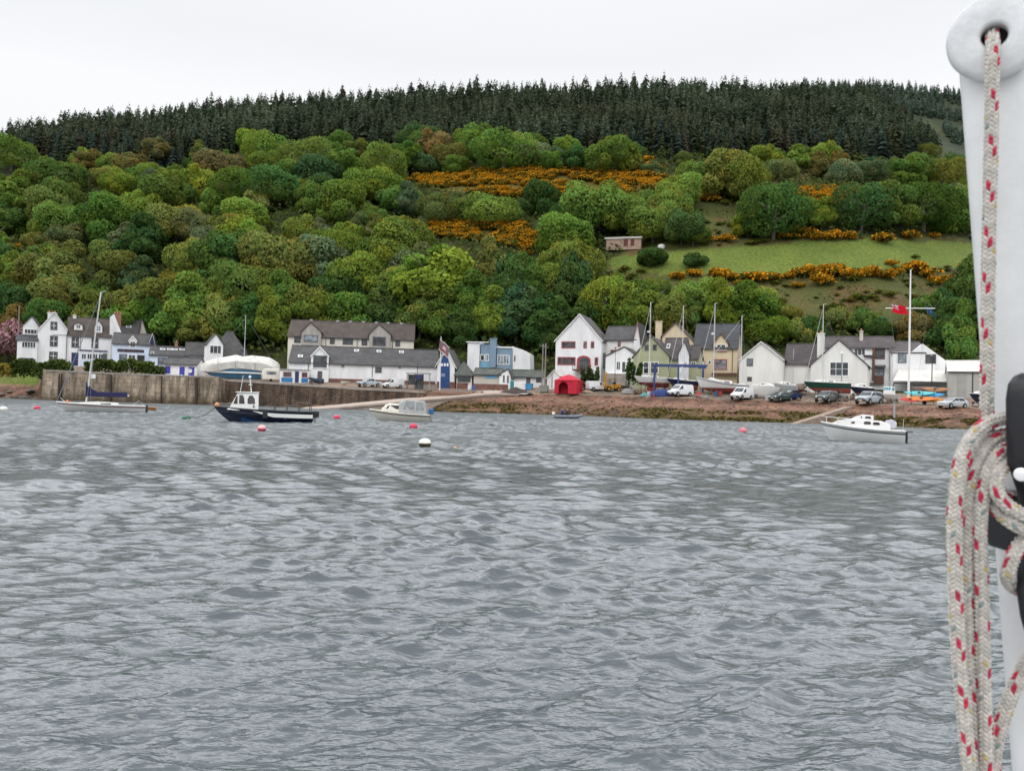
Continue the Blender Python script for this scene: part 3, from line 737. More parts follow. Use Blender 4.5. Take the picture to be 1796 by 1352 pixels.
# ---- scrub and understorey under the trees, one mass of ground cover
n = 66000
Xr, Yr_ = NR.uniform(-330, 330, n * 3), NR.uniform(165, 345, n * 3)
ur = Xr / Yr_ * F + 898
ok = (ur > -120) & (ur < 1800) & (Yr_ > np.interp(ur, YM[0], YM[1]) - 5)
Xr, Yr_ = Xr[ok], Yr_[ok]; Zr = height(Xr, Yr_)
c = (np.stack([Xr, Yr_, Zr], 1) - [0, 0, H]) @ np.array(CAM); pxr, pyr = 898 + F * c[:, 0] / -c[:, 2], 676 - F * c[:, 1] / -c[:, 2]
open_ = inpoly(pxr, pyr, FIELD)
rg = inpoly(pxr, pyr, ROUGH)
cl = vnoise(Xr / 5, Yr_ / 4, 77)
ok = ~open_ & (~rg | ((cl > .55) & (NR.uniform(0, 1, len(Xr)) < .8))) & ~inpoly(pxr, pyr, GORSE_UP) & ~inpoly(pxr, pyr, GORSE_LOW)
Xr, Yr_, Zr, cl, rg = Xr[ok][:n], Yr_[ok][:n], Zr[ok][:n], cl[ok][:n], rg[ok][:n]
hh = NR.uniform(0, 1, len(Xr)) ** 1.5 * np.where(rg, 1.3, 4.2) * (.3 + cl)
v, q = cards(np.stack([Xr, Yr_, Zr + hh], 1), np.tile([0, -.5, 1.0], (len(Xr), 1)), np.where(rg, .34, .6), NR, 1.0, .7)
base = np.array([[.065, .098, .025], [.09, .12, .028], [.1, .105, .035], [.052, .08, .025]])[NR.randint(0, 4, len(Xr))] * NR.uniform(.7, 1.3, (len(Xr), 1))
SB = [bush(340 + i, 3.4, 1.8, 420, .2, 0.0) for i in range(3)]
vv_, qq_, tt_, off = [v], [q], [np.repeat(base, 4, 0)], len(v)
for _ in range(620):
    x, y = rnd.uniform(1080, 1730), rnd.uniform(345, 585)
    if not inpoly(np.array([x]), np.array([y]), ROUGH)[0] or (inpoly(np.array([x]), np.array([y]), FIELD)[0] and rnd.random() < .97): continue
    p = hit(x, y)
    if p is None or p.y < np.interp(p.x / p.y * F + 898, YM[0], YM[1]) - 3 or vnoise(np.array([p.x / 8]), np.array([p.y / 4]), 93)[0] < .38: continue
    bv, bq, bt = SB[rnd.randrange(3)]; k = rnd.uniform(.35, 1.15); cc = rnd.choice([(1, 1.15, 1), (1.5, 1.5, 1.2), (1.7, 1.25, 1.1), (.8, 1, .9), (2.0, 1.9, 1.3)])
    vv_.append(bv * [k, k, k * .9] + np.array(p)); qq_.append(bq + off); off += len(bv); tt_.append(bt * np.array(cc))
v, q, base4 = np.concatenate(vv_), np.concatenate(qq_), np.concatenate(tt_)
us_ = np_mesh('undergrowth', v, q, foliage('undergrowth leaves', .35, False), base4.astype(np.float32))
tag(us_, 'low scrub and brambles covering the slope between the trees', 'undergrowth', kind='stuff')

# ---- gorse in flower
GL = foliage('gorse', .12, False)
GB = [bush(300 + i, 3.4, 2.0, 900, .17, f_) for i, f_ in enumerate((.85, .7, .5, .8))]
GBM = [np_mesh('gorse_bush', v, q, GL, t.astype(np.float32), link=False) for v, q, t in GB]
GS = [bush(320 + i, 3.2, 1.7, 330, .22, f_) for i, f_ in enumerate((.85, .62, .35))]
Vs, Qs, Ts, off = [], [], [], 0
for poly in (GORSE_UP, GORSE_LOW, GORSE_RIGHT):
    xs = [a for a, b in poly]; ys = [b for a, b in poly]
    npts = int((max(xs) - min(xs)) * (max(ys) - min(ys)) / 17)
    for _ in range(npts):
        x, y = rnd.uniform(min(xs), max(xs)), rnd.uniform(min(ys), max(ys))
        if not inpoly(np.array([x]), np.array([y]), poly)[0]: continue
        p = hit(x, y)
        if vnoise(np.array([p.x / 9]), np.array([p.y / 5]), 90)[0] < (.3 if poly is GORSE_UP else .14): continue
        v, q, t = GS[rnd.randrange(3)]; k = rnd.uniform(.75, 1.5)
        Vs.append(v * k + np.array(p)); Qs.append(q + off); off += len(v); Ts.append(t * rnd.uniform(.8, 1.15))
gs = np_mesh('gorse_thicket', np.concatenate(Vs), np.concatenate(Qs), GL, np.concatenate(Ts).astype(np.float32))
tag(gs, 'orange flowering gorse thickets spread over the open slope', 'gorse', kind='stuff')
BUSHES = [(1125, 296, 30, 'between two trees under the conifers'), (1148, 304, 26, 'beside the upper thicket'), (1247, 428, 20, 'on the field edge, left of a pair'), (1274, 427, 22, 'on the field edge, right of a pair'), (1250, 358, 26, 'in the gap right of a round tree'), (1235, 352, 20, 'at the foot of a round tree'),
    (1408, 416, 24, 'right of the large dark tree'), (1432, 420, 26, 'on the upper field edge'), (1462, 418, 28, 'on the middle of the upper field edge'), (1492, 419, 26, 'below the dark clump on the field edge'), (1545, 424, 34, 'below the dark clump, biggest there'), (1590, 421, 26, 'on the right of the upper field edge'), (1640, 423, 26, 'far right of the upper field edge'), (1385, 418, 20, 'at the foot of the large dark tree'),
    (1184, 488, 28, 'leftmost of the lower hedge'), (1220, 487, 22, 'in a gap of the lower hedge'), (1262, 491, 28, 'left part of the lower hedge'), (1284, 490, 26, 'second in the lower hedge'), (1308, 493, 30, 'third in the lower hedge'), (1334, 493, 32, 'fourth in the lower hedge'), (1352, 491, 24, 'fifth in the lower hedge'),
    (1300, 502, 22, 'under the lower hedge at its left'), (1382, 491, 26, 'just right of the hedge gap'), (1402, 490, 26, 'in the hedge above a small bush'), (1424, 488, 30, 'in the hedge above a dark bush'), (1446, 484, 30, 'in the hedge below two lone bushes'), (1400, 507, 24, 'below the hedge, left of a pair'), (1442, 504, 32, 'below the hedge, right of a pair'),
    (1463, 476, 26, 'rising out of the hedge into the field'), (1567, 470, 20, 'alone in the field left of the flagpole'), (1474, 488, 28, 'in the hedge below the rising bush'), (1500, 489, 30, 'in the middle of the hedge'), (1524, 488, 28, 'in the hedge below the lone bush'), (1550, 487, 28, 'in the hedge left of the flagpole'), (1574, 484, 28, 'in the hedge next to the flagpole'),
    (1600, 482, 36, 'right behind the flagpole top'), (1622, 492, 34, 'right of the flagpole in the hedge'), (1645, 500, 34, 'lower down right of the flagpole'), (1668, 492, 34, 'in the hedge left of the white spar'), (1690, 486, 30, 'in the hedge touching the white spar'), (1695, 466, 22, 'high beside the white spar'), (1690, 508, 18, 'small below the hedge by the spar'),
    (385, 392, 22, 'small patch among the left wood'), (412, 386, 24, 'right half of a patch in the left wood'), (42, 438, 22, 'far left in the wood'), (940, 440, 28, 'under the lower thicket'), (925, 446, 24, 'at the lower thicket corner'), (1125, 318, 26, 'at the right end of the upper thicket')]
for x, y, wpx, where in BUSHES:
    p = hit(x + rnd.uniform(-5, 5), y + rnd.uniform(-5, 3)); wpx *= rnd.uniform(.7, 1.25)
    t = bpy.data.objects.new('gorse_bush', rnd.choice(GBM)); COL.objects.link(t)
    k = wpx * 1.25 * p.y / F / 3.2; t.location = p; t.scale = (k, k, k * rnd.uniform(.75, 1.0)); t.rotation_euler = (0, 0, rnd.uniform(0, 6))
    tag(t, f'orange gorse bush {where}', 'gorse bush', 'single gorse bushes on the hillside')

# ---- hedge, pink tree, garden shrubs
LEAFPLAIN = foliage('hedge leaves', .2, False)
def hedge(name, label, x0, x1, ybase, ytop, D, colour, n=2600, grp=None, cat='hedge'):
    a, b = at(x0, ybase(x0), D), at(x1, ybase(x1), D)
    f = NR.uniform(0, 1, n); ht = np.array([(ybase(x0 + (x1 - x0) * t) - ytop(x0 + (x1 - x0) * t)) * D / F for t in f])
    P = np.stack([a.x + (b.x - a.x) * f, D + NR.uniform(-1, 1, n) * .9, a.z + (b.z - a.z) * f + ht * np.sqrt(NR.uniform(0, 1, n)) * (.85 + .3 * vnoise(f * 30, f * 0, 4))], 1)
    v, q = cards(P, np.tile([0, -.6, .7], (n, 1)), .26, NR, 1, .8)
    col = np.array(colour) * NR.uniform(.6, 1.4, (n, 1)) * (.7 + .6 * vnoise(f * 18, f * 0 + 3, 9))[:, None]
    o = np_mesh(name, v, q, LEAFPLAIN, np.repeat(col, 4, 0).astype(np.float32))
    return tag(o, label, cat, grp)
hedge('hedge', 'long clipped green hedge on the stone pier in front of the white hotel', 14, 125, lambda x: 662, lambda x: 634 + 4 * math.sin(x * .11), 168, (.055, .08, .02), 4200)
hedge('hedge', 'green hedge on the pier in front of the pale blue shop', 150, 268, lambda x: 656, lambda x: 633 + 3 * math.sin(x * .13), 166, (.06, .085, .02), 3800)
hedge('shrub', 'yellow flowering shrub at the far left end of the hedge', -6, 20, lambda x: 662, lambda x: 638 + (x - 8) ** 2 * .06, 167, (.19, .15, .03), 700, cat='shrub')
hedge('shrub', 'low green shrub left of the blue-shuttered shed', 258, 290, lambda x: 660, lambda x: 643, 166, (.05, .075, .025), 700, cat='shrub')
hedge('shrub', 'dark shrub under the balcony of the red-trimmed house', 1018, 1050, lambda x: 690, lambda x: 650 + 6 * math.sin(x * .4), 156.5, (.04, .06, .02), 900, cat='shrub')
hedge('shrub', 'green shrub between the small white gable and the green house', 1098, 1125, lambda x: 676, lambda x: 640 + 7 * math.sin(x * .3), 147.5, (.05, .08, .025), 900, cat='shrub')
v, q, t, nn = crown(150, 9, 6.5, 1.2, 20, 4200, .3, 'dome', .15, (.16, .28))
p = at(12, 640, 200); 
pt = thing('blossom_tree', 'pink blossoming tree at the left edge beside the hotel', 'tree', (p.x, p.y, gz(p.x, p.y)))
pcol = np.where(NR.uniform(0, 1, len(t) // 4)[:, None] < .72, np.array([.42, .22, .26]), np.array([.12, .1, .05])) * NR.uniform(.7, 1.2, (len(t) // 4, 1))
pc = np_mesh('crown', v, q, LEAFPLAIN, np.repeat(pcol, 4, 0).astype(np.float32), normals=nn); pc.parent = pt; pc.scale = (1.2, 1.2, 1.35)
trunk_mb(9, 5, .22, 6).build('trunk', BARK, pt, True)
# ================================================================== buildings
WHITE = mat('white render', (.72, .725, .725), .75, .16, .5, .1, streak=.25)
CREAMY = mat('cream render', (.62, .58, .50), .8, .10, .5, .1, streak=.25)
PEACH = mat('peach cream render', (.60, .50, .34), .8, .10, .5, .1, streak=.25)
OFFW = mat('off white render', (.67, .665, .63), .8, .12, .5, .1, streak=.25)
BEIGE = mat('beige render', (.50, .46, .40), .8, .12, .5, .1)
PALEBLUE = mat('pale blue render', (.56, .64, .76), .75, .10, .5, .1)
GREENR = mat('sage green render', (.33, .345, .21), .8, .12, .5, .1)
SLATEBLUE = mat('blue grey cladding', (.18, .26, .34), .7, .1, .6, .1)
TIMBERG = mat('grey timber cladding', (.36, .34, .31), .8, .2, 1, .2, streak=.2)
ROOFBROWN = roofmat('brown roof tiles', (.072, .056, .050))
ROOFGREY = roofmat('grey slates', (.066, .067, .073))
ROOFBLUE = roofmat('dark blue slates', (.050, .056, .070))
ROOFMAUVE = roofmat('purple grey slates', (.070, .060, .066))
ROOFGREEN = roofmat('grey green felt roof', (.075, .088, .078))
ROOFPALE = mat('pale sheet roof', (.62, .60, .56), .6, .15, .8)
REDBRICK = brickmat('red brick', (.20, .060, .045), (.15, .05, .04), (.2, .16, .14), 1, .45, .15)
BRICKY = mat('chimney brick', (.30, .16, .11), .9, .25, 3)
POT = mat('clay chimney pot', (.42, .2, .12), .9, .2, 4)
GL = glass()
GLB = glass('pale window glass', (.12, .14, .16))
FR_W = mat('white window frame', (.78, .78, .77), .5, .05, 3)
FR_D = mat('dark window surround', (.09, .085, .09), .6, .1, 3)
FR_R = mat('red window frame', (.30, .05, .05), .6, .1, 3)
FR_B = mat('brown timber', (.11, .055, .035), .7, .2, 3)
BLUE = mat('blue paint', (.03, .12, .38), .5, .12, 2)
NAVY = mat('navy paint', (.018, .03, .10), .5, .15, 2)
RED = mat('red paint', (.38, .035, .035), .5, .15, 2)
BLACK = mat('black paint', (.02, .02, .022), .5, .1, 2)
METAL = mat('grey metal', (.34, .35, .36), .5, .15, 2, metal=.4)
CONC = mat('grey concrete', (.30, .27, .24), .9, .25, .8, .3)
GUT = mat('gutter', (.06, .06, .065), .6, .1, 2)
STEEL = mat('blue steel', (.03, .05, .16), .5, .15, 2)

class B:
    """a building laid out in photograph pixels on a plane that faces the bay, then turned by rot"""
    def __init__(s, name, label, x0, yb, D, rot=0.0, cat='house', group=None):
        s.x0, s.yb, s.D, s.s = x0, yb, D, D / F
        s.a = bearing(x0); s.rot = R(rot)
        s.k = s.s * math.cos(s.a) / max(.5, math.cos(s.rot))
        s.root = thing(name, label, cat, at(x0, yb, D), -s.a + s.rot, group)
    def p(s, x, y):
        return ((x - s.x0 - (s.yb - y) * TR) * s.k, (s.yb - y + (x - s.x0) * TR) * s.s)
    def wall(s, poly, d0, d1, m, name='wall', parent=None):
        return MB().prism([s.p(*q) for q in poly], d0, d1).build(name, m, parent or s.root)
    def flat(s, x0, x1, yt, yb, d0, d1, m, name='wall', parent=None):
        (ax, az), (bx, bz) = s.p(x0, yb), s.p(x1, yt)
        return MB().box(ax, bx, d0, d1, az, bz).build(name, m, parent or s.root)
    def gable(s, x0, x1, yel, yer, xa, ya, yb, d0, d1, wm, rm, over=.28, th=.16, verge=None, wall=True, depth_wall=None):
        """gable to the bay, ridge running back"""
        l, r, a = s.p(x0, yel), s.p(x1, yer), s.p(xa, ya)
        bl, br = s.p(x0, yb), s.p(x1, yb)
        if wall:
            MB().prism([(l[0], bl[1] - 2), (r[0], bl[1] - 2), r, a, l], d0, d1).build('wall', wm, s.root)
        m = MB()
        def ext(p): # continue the slope past the wall
            v = Vector((p[0] - a[0], p[1] - a[1])); v = v * (1 + over / v.length); return (a[0] + v.x, a[1] + v.y)
        l2, r2 = ext(l), ext(r); e0, e1 = d0 - .22, d1 + .1
        m.slab((a[0], e0, a[1] + .02), (l2[0], e0, l2[1] + .02), (l2[0], e1, l2[1] + .02), (a[0], e1, a[1] + .02), -th)
        m.slab((a[0] + .003, e0, a[1] + .02), (a[0] + .003, e1, a[1] + .02), (r2[0], e1, r2[1] + .02), (r2[0], e0, r2[1] + .02), -th)
        ro = m.build('roof', rm, s.root)
        if verge:
            v = MB()
            for q in (l2, r2):
                v.slab((a[0], e0 - .05, a[1] - .04), (q[0], e0 - .05, q[1] - .04), (q[0], e0 - .05, q[1] + .2), (a[0], e0 - .05, a[1] + .2), .05)
            v.build('bargeboard', verge, ro)
        return ro
    def ridge(s, x0, x1, ye, yr, yb, d0, d1, wm, rm, over=.3, hip=(0, 0), xr=None, verge=None, yer=None, gutter=True, wall=True):
        """ridge along the front; hip=(l,r) sets the ridge ends in, in metres"""
        el, er = s.p(x0, ye), s.p(x1, yer if yer is not None else ye + (x1 - x0) * TR)
        if xr is None: xr = (x0, x1)
        rl, rr = s.p(xr[0], yr), s.p(xr[1], yr + (xr[1] - xr[0]) * TR)
        bl = s.p(x0, yb); dm = (d0 + d1) / 2
        ez, rz, bz = (el[1] + er[1]) / 2, (rl[1] + rr[1]) / 2, bl[1] - 2
        if wall:
            if hip[0] or hip[1]:
                MB().box(el[0], er[0], d0, d1, bz, ez).build('wall', wm, s.root)
            else:
                MB().prismx([(d0, bz), (d1, bz), (d1, ez), (dm, rz - .05), (d0, ez)], el[0], er[0]).build('wall', wm, s.root)
        sl = (rz - ez) / (dm - d0); o = over
        xl, xrr = el[0] - (.2 if not hip[0] else o), er[0] + (.2 if not hip[1] else o)
        rx0, rx1 = (xl if not hip[0] else el[0] + hip[0]), (xrr if not hip[1] else er[0] - hip[1])
        m = MB(); ezo = ez - sl * o; t = .15
        m.slab((xl, d0 - o, ezo), (xrr, d0 - o, ezo), (rx1, dm, rz), (rx0, dm, rz), t)
        m.slab((xrr, d1 + o, ezo), (xl, d1 + o, ezo), (rx0, dm + .004, rz), (rx1, dm + .004, rz), t)
        if hip[0]: m.slab((xl, d1 + o, ezo), (xl, d0 - o, ezo), (rx0, dm, rz + .003), (rx0 - .003, dm, rz + .003), t)
        if hip[1]: m.slab((xrr, d0 - o, ezo), (xrr, d1 + o, ezo), (rx1 + .003, dm, rz + .003), (rx1, dm, rz + .003), t)
        ro = m.build('roof', rm, s.root)
        MB().tube([(rx0, dm, rz + .17), (rx1, dm, rz + .17)], .13, 6).build('ridge_tiles', rm, ro)
        if gutter:
            MB().box(xl, xrr, d0 - o - .12, d0 - o - .004, ezo - .05, ezo + .11).build('gutter', GUT, ro)
        if verge:
            v = MB()
            for x in (xl - .06, xrr + .003):
                v.slab((x, d0 - o, ezo - .05), (x, dm, rz - .05), (x, dm, rz + .22), (x, d0 - o, ezo + .22), .06)
                v.slab((x, d1 + o, ezo - .05), (x, dm + .01, rz - .05), (x, dm + .01, rz + .22), (x, d1 + o, ezo + .22), -.06)
            v.build('bargeboard', verge, ro)
        s.last = (d0, dm, ez, rz)
        return ro
    def window(s, x0, y0, x1, y1, d=0.0, fm=None, gm=None, nx=2, ny=2, t=.10, name='window', sill=None, parent=None):
        fm, gm = fm or FR_W, gm or GL
        (ax, bz), (bx, az) = s.p(x0, y0), s.p(x1, y1)
        f = MB(); e = d - .07
        f.box(ax, bx, e, d + .03, bz - t, bz); f.box(ax, bx, e, d + .03, az, az + t)
        f.box(ax, ax + t, e, d + .03, az + t, bz - t); f.box(bx - t, bx, e, d + .03, az + t, bz - t)
        for i in range(1, nx):
            x = ax + (bx - ax) * i / nx; f.box(x - .035, x + .035, e + .01, d + .02, az + t, bz - t)
        for i in range(1, ny):
            z = az + (bz - az) * i / ny; f.box(ax + t, bx - t, e + .013, d + .015, z - .03, z + .03)
        w_ = f.build(name, fm, parent or s.root)
        MB().box(ax + t * .9, bx - t * .9, e + .03, d + .025, az + t * .9, bz - t * .9).build('pane', gm, w_)
        if sill: MB().box(ax - .1, bx + .1, e - .08, d + .02, az - .12, az - .004).build('sill', sill, w_)
        return w_
    def door(s, x0, y0, x1, y1, d=0.0, m=None, fm=None):
        (ax, bz), (bx, az) = s.p(x0, y0), s.p(x1, y1); m = m or NAVY; t = .09
        o = MB().box(ax + t, bx - t, d - .05, d + .02, az, bz - t).build('door', m, s.root)
        f = MB(); f.box(ax, ax + t - .003, d - .07, d + .03, az, bz); f.box(bx - t + .003, bx, d - .07, d + .03, az, bz); f.box(ax + t, bx - t, d - .07, d + .03, bz - t + .003, bz)
        f.build('frame', fm or FR_W, o)
        MB().box(bx - t - .22, bx - t - .12, d - .11, d - .05, (az + bz) / 2 - .1, (az + bz) / 2 + .1).build('handle', METAL, o)
        return o
    def panel(s, x0, y0, x1, y1, d, m, name, th=.06, parent=None):
        (ax, bz), (bx, az) = s.p(x0, y0), s.p(x1, y1)
        return MB().box(ax, bx, d - th, d + .02, az, bz).build(name, m, parent or s.root)
    def chimney(s, x0, x1, yt, yb, d, m, pots=2, parent=None, dep=.9):
        (ax, bz), (bx, az) = s.p(x0, yt), s.p(x1, yb)
        o = MB().box(ax, bx, d, d + dep, az - .6, bz).box(ax - .09, bx + .09, d - .09, d + dep + .09, bz - .003, bz + .2).build('chimney', m, parent or s.root)
        if pots:
            q = MB()
            for i in range(pots):
                q.lathe([(.15, bz + .18), (.13, bz + .6), (.17, bz + .66)], 8, (ax + (bx - ax) * (i + .5) / pots, d + dep / 2, 0))
            q.build('pots', POT, o)
        return o
    def skylight(s, x, y, w_=.8, h=.9, parent=None):
        d0, dm, ez, rz = s.last
        X, Z = s.p(x, y); f = (Z - ez) / (rz - ez); Yd = d0 + (dm - d0) * f
        n = Vector((0, -(rz - ez), dm - d0)).normalized(); u_ = Vector((0, dm - d0, rz - ez)).normalized(); c0 = Vector((X, Yd, Z)) + n * .17
        q = [c0 + Vector((sx * w_ / 2, 0, 0)) + u_ * (sy * h / 2) for sx, sy in ((-1, -1), (1, -1), (1, 1), (-1, 1))]
        o = MB().slab(*q, .09).build('skylight', FR_W, parent or s.root)
        q2 = [c0 + n * .07 + Vector((sx * w_ * .36, 0, 0)) + u_ * (sy * h * .36) for sx, sy in ((-1, -1), (1, -1), (1, 1), (-1, 1))]
        MB().slab(*q2, .03).build('pane', GLB, o)
    def dormer(s, x0, x1, ye, xa, ya, yb, d, dep, wm, rm, verge=None):
        """gabled dormer with its face at depth d running back dep"""
        l, r, a, b_ = s.p(x0, ye), s.p(x1, ye + (x1 - x0) * TR), s.p(xa, ya), s.p(x0, yb)
        o = MB().prism([(l[0], b_[1]), (r[0], b_[1]), r, a, l], d, d + dep).build('dormer', wm, s.root)
        m = MB()
        for q, sg in ((l, -1), (r, 1)):
            v = Vector((q[0] - a[0], q[1] - a[1])); v *= 1 + .2 / v.length
            m.slab((a[0] + sg * .002, d - .2, a[1] + .02), (a[0] + v.x, d - .2, a[1] + v.y + .02), (a[0] + v.x, d + dep, a[1] + v.y + .02), (a[0] + sg * .002, d + dep, a[1] + .02), .12 * sg)
        m.build('dormer_roof', rm, o)
        if verge:
            v_ = MB()
            for q in (l, r):
                v = Vector((q[0] - a[0], q[1] - a[1])); v *= 1 + .22 / v.length
                v_.slab((a[0], d - .24, a[1] - .1), (a[0] + v.x, d - .24, a[1] + v.y - .1), (a[0] + v.x, d - .24, a[1] + v.y + .18), (a[0], d - .24, a[1] + .18), .05)
            v_.build('bargeboard', verge, o)
        return o
    def pipe(s, x, y0, y1, d=0.0, m=None):
        a, b = s.p(x, y0), s.p(x, y1)
        return MB().tube([(a[0], d - .09, a[1]), (a[0], d - .09, b[1])], .06, 6).build('downpipe', m or GUT, s.root)

# ---- white hotel
h = B('hotel', 'large white three-storey hotel with brown roof, gable and dormers above the pier', 66, 640, 186, -5, 'hotel')
r_ = h.ridge(118, 199, 585, 552, 640, .4, 9.4, WHITE, ROOFBROWN, xr=(118, 199))
h.gable(66, 118, 579, 577, 95, 547, 640, 0, 9, WHITE, ROOFGREY, verge=FR_W)
h.gable(38.5, 66.5, 571, 573, 54, 555, 640, 1.6, 9.8, WHITE, ROOFGREY)
h.ridge(214, 258, 576, 551, 640, 4, 12, BEIGE, ROOFGREY, gutter=True); h.skylight(232, 566, 1.2, .8)
h.gable(254, 267, 576, 578, 258, 553, 640, 3.4, 12.2, BEIGE, ROOFGREY)
h.wall([(196, 640), (222, 640), (222, 588), (204, 545), (196, 551)], .7, 1.3, WHITE, 'gable_wall')
h.chimney(80, 96, 546, 560, 4.2, WHITE, 3); h.chimney(203, 217, 544, 566, 1.5, BRICKY, 3); h.chimney(126, 132, 549, 553, 4.5, WHITE, 1, dep=.6)
sr = h.flat(30, 66, 598, 640, -.9, 1.4, WHITE, 'sunroom')
q0, q1, q2 = h.p(28, 598), h.p(67, 598.8), h.p(67, 587)
MB().prismx([(-1.15, q0[1]), (-1.15, q0[1] + .12), (1.6, q2[1]), (1.6, q0[1])], q0[0], q1[0]).build('sunroom_roof', ROOFBLUE, h.root)
h.window(39, 599.5, 63, 611, -.9, FR_W, GL, 5, 1, parent=None); h.window(41, 576.5, 63, 585.5, 1.6, FR_W, GL, 4, 1)
h.window(36, 628, 60, 634, -.9, FR_D, GL, 3, 1)
for q in ((88, 563, 100, 578, 0), (87.5, 588, 101, 607.5, 0), (86, 616, 101, 631, 0), (126, 589, 139, 608.5, .4), (162.5, 590, 175, 609, .4)):
    w_ = h.window(q[0], q[1], q[2], q[3], q[4], FR_D, GL, 1, 1, .26)
    (ax, bz), (bx, az) = h.p(q[0], q[1]), h.p(q[2], q[3])
    MB().box(ax + .26, bx - .26, q[4] - .085, q[4] - .02, (az + bz) / 2 - .05, (az + bz) / 2 + .05).box((ax + bx) / 2 - .04, (ax + bx) / 2 + .04, q[4] - .082, q[4] - .02, az + .26, bz - .26).build('sash_bars', FR_W, w_)
h.panel(92, 586, 118, 587.5, 0, GUT, 'string_course')
dm = h.dormer(130, 145, 567, 137.5, 564, 576, 1.2, 3, WHITE, ROOFBROWN); h.window(133, 566, 142, 574, 1.2, FR_W, GL, 2, 2, .12)
dm = h.dormer(168, 182, 568, 175, 558, 580, 1.0, 3.2, WHITE, ROOFBROWN); h.window(170.5, 567, 179.5, 578, 1.0, FR_W, GLB, 2, 2, .12)
h.door(126, 617, 138, 641, .4, NAVY, FR_D)
h.panel(140, 611.5, 192, 614.5, .4, NAVY, 'shop_fascia', .25); h.panel(141, 617, 190, 642, .42, PALEBLUE, 'shopfront', .08)
for i in range(4): h.window(144 + i * 10.5, 618.5, 153 + i * 10.5, 629, .36, FR_W, GL, 2, 1, .1, 'shop_window')
h.panel(184, 618, 191, 641, .34, FR_D, 'shop_door'); h.pipe(117.5, 583, 640, 0); h.pipe(142.5, 588, 611, .4)
# ---- pale blue shop
h = B('shop_building', 'pale blue two-storey shop with dark sign board beside the white hotel', 197, 641, 184, -6, 'shop')
h.ridge(197, 263, 601.5, 583, 641, 0, 7, PALEBLUE, ROOFGREY, xr=(204, 268), verge=None)
h.gable(261, 273, 603, 606, 268, 584, 641, .5, 7, NAVY, ROOFGREY, verge=FR_W)
h.dormer(226, 240, 597, 233, 589, 609, -.05, 3, WHITE, ROOFGREY, FR_W); h.window(228.5, 598, 237.5, 608.5, -.05, FR_W, GL, 2, 2, .1)
h.panel(206, 611.5, 253, 617.5, 0, mat('dark maroon sign', (.05, .025, .035), .5), 'sign_board', .15)
h.window(209, 620.5, 222.5, 632.5, 0, FR_D, GLB, 2, 1, .16); h.door(241, 622, 254, 640, 0, BLACK, FR_D); h.window(225, 621, 238, 632, 0, FR_W, GL, 2, 1, .12)
# ---- long low building behind the pier
h = B('low_building', 'long low pale blue building with grey roof and a row of skylights behind the pier', 262, 648, 181, -4, 'building')
h.ridge(262, 330, 621.5, 606, 648, 0, 7, PALEBLUE, ROOFGREY)
for x in (284, 297, 306, 319): h.skylight(x, 612.5, 1.1, .7)
h.chimney(305.5, 311, 599, 607, 3.4, BRICKY, 1, dep=.7)
h.ridge(326, 364, 621.5, 598, 648, -.15, 8.4, PALEBLUE, ROOFGREY)
h.window(277, 627, 293, 640, 0, FR_D, GLB, 2, 2, .14); h.window(264, 608 + 8, 270, 622, 0, FR_W, GL, 1, 2, .1)
# ---- hipped house
h = B('hipped_house', 'tall grey hip-roofed house with a white gabled window bay behind the covered boat', 363, 650, 178, 6)
h.ridge(372, 439, 624, 577.5, 650, .6, 9.5, OFFW, ROOFGREY, hip=(3.6, 3.2))
h.gable(363, 391, 603, 604, 378, 586, 650, -.4, 5.5, WHITE, ROOFGREY)
h.window(367, 605, 388, 621, -.4, FR_W, GL, 3, 1, .16)
h.window(423, 611, 434, 622, .6, FR_D, GL, 2, 1)
# ---- shed with blue shutters
h = B('shed', 'small white shed with blue shutters standing on the pier', 288, 663, 166, -22, 'shed')
h.ridge(288, 346, 637.5, 627, 663, 0, 4.6, WHITE, ROOFGREY)
VIO = mat('violet blue paint', (.05, .05, .33), .5, .1, 2)
h.panel(290, 642, 298.5, 655, 0, VIO, 'shutter'); h.panel(315, 643, 323.5, 660, 0, VIO, 'door'); h.panel(331, 643.5, 340.5, 661, 0, VIO, 'door')
# ---- terrace behind the boathouse
h = B('terrace', 'long cream terrace of flats with brown roof and two timber gables', 502, 640, 179.5, -9, 'terrace')
h.ridge(505, 730, 588, 558.5, 640, 0, 9.5, CREAMY, ROOFBROWN, xr=(505, 730))
for x0, x1, xa, ya, ye in ((530, 564, 546, 566, 582), (650, 688, 667, 568, 585)):
    h.gable(x0, x1, ye, ye + .6, xa, ya, 640, -.9, 5, TIMBERG, ROOFBROWN, .25)
h.window(534, 587.5, 558, 600, -.9, FR_D, GLB, 3, 1, .15); h.window(656, 589.5, 679, 606, -.9, FR_D, GL, 3, 1, .15)
for x0, x1, y in ((516, 527, 590), (579, 587.5, 591.5), (602, 620, 592.5), (635.5, 645.5, 593.5), (696.5, 705, 595)):
    h.window(x0, y, x1, y + 11.5, 0, FR_D, GL, 2 if x1 - x0 > 12 else 1, 1, .13)
for x in (541, 589, 612, 636, 660, 682, 706): # ridge vents
    q = h.p(x, 558 + (x - 505) * TR + (x - 505) * .012); MB().box(q[0] - .35, q[0] + .35, 4.6, 4.9, h.last[3] + .1, h.last[3] + .45).build('roof_vent', METAL, h.root)
h.pipe(572, 590, 620); h.pipe(628, 592, 620); h.pipe(692, 594, 620)
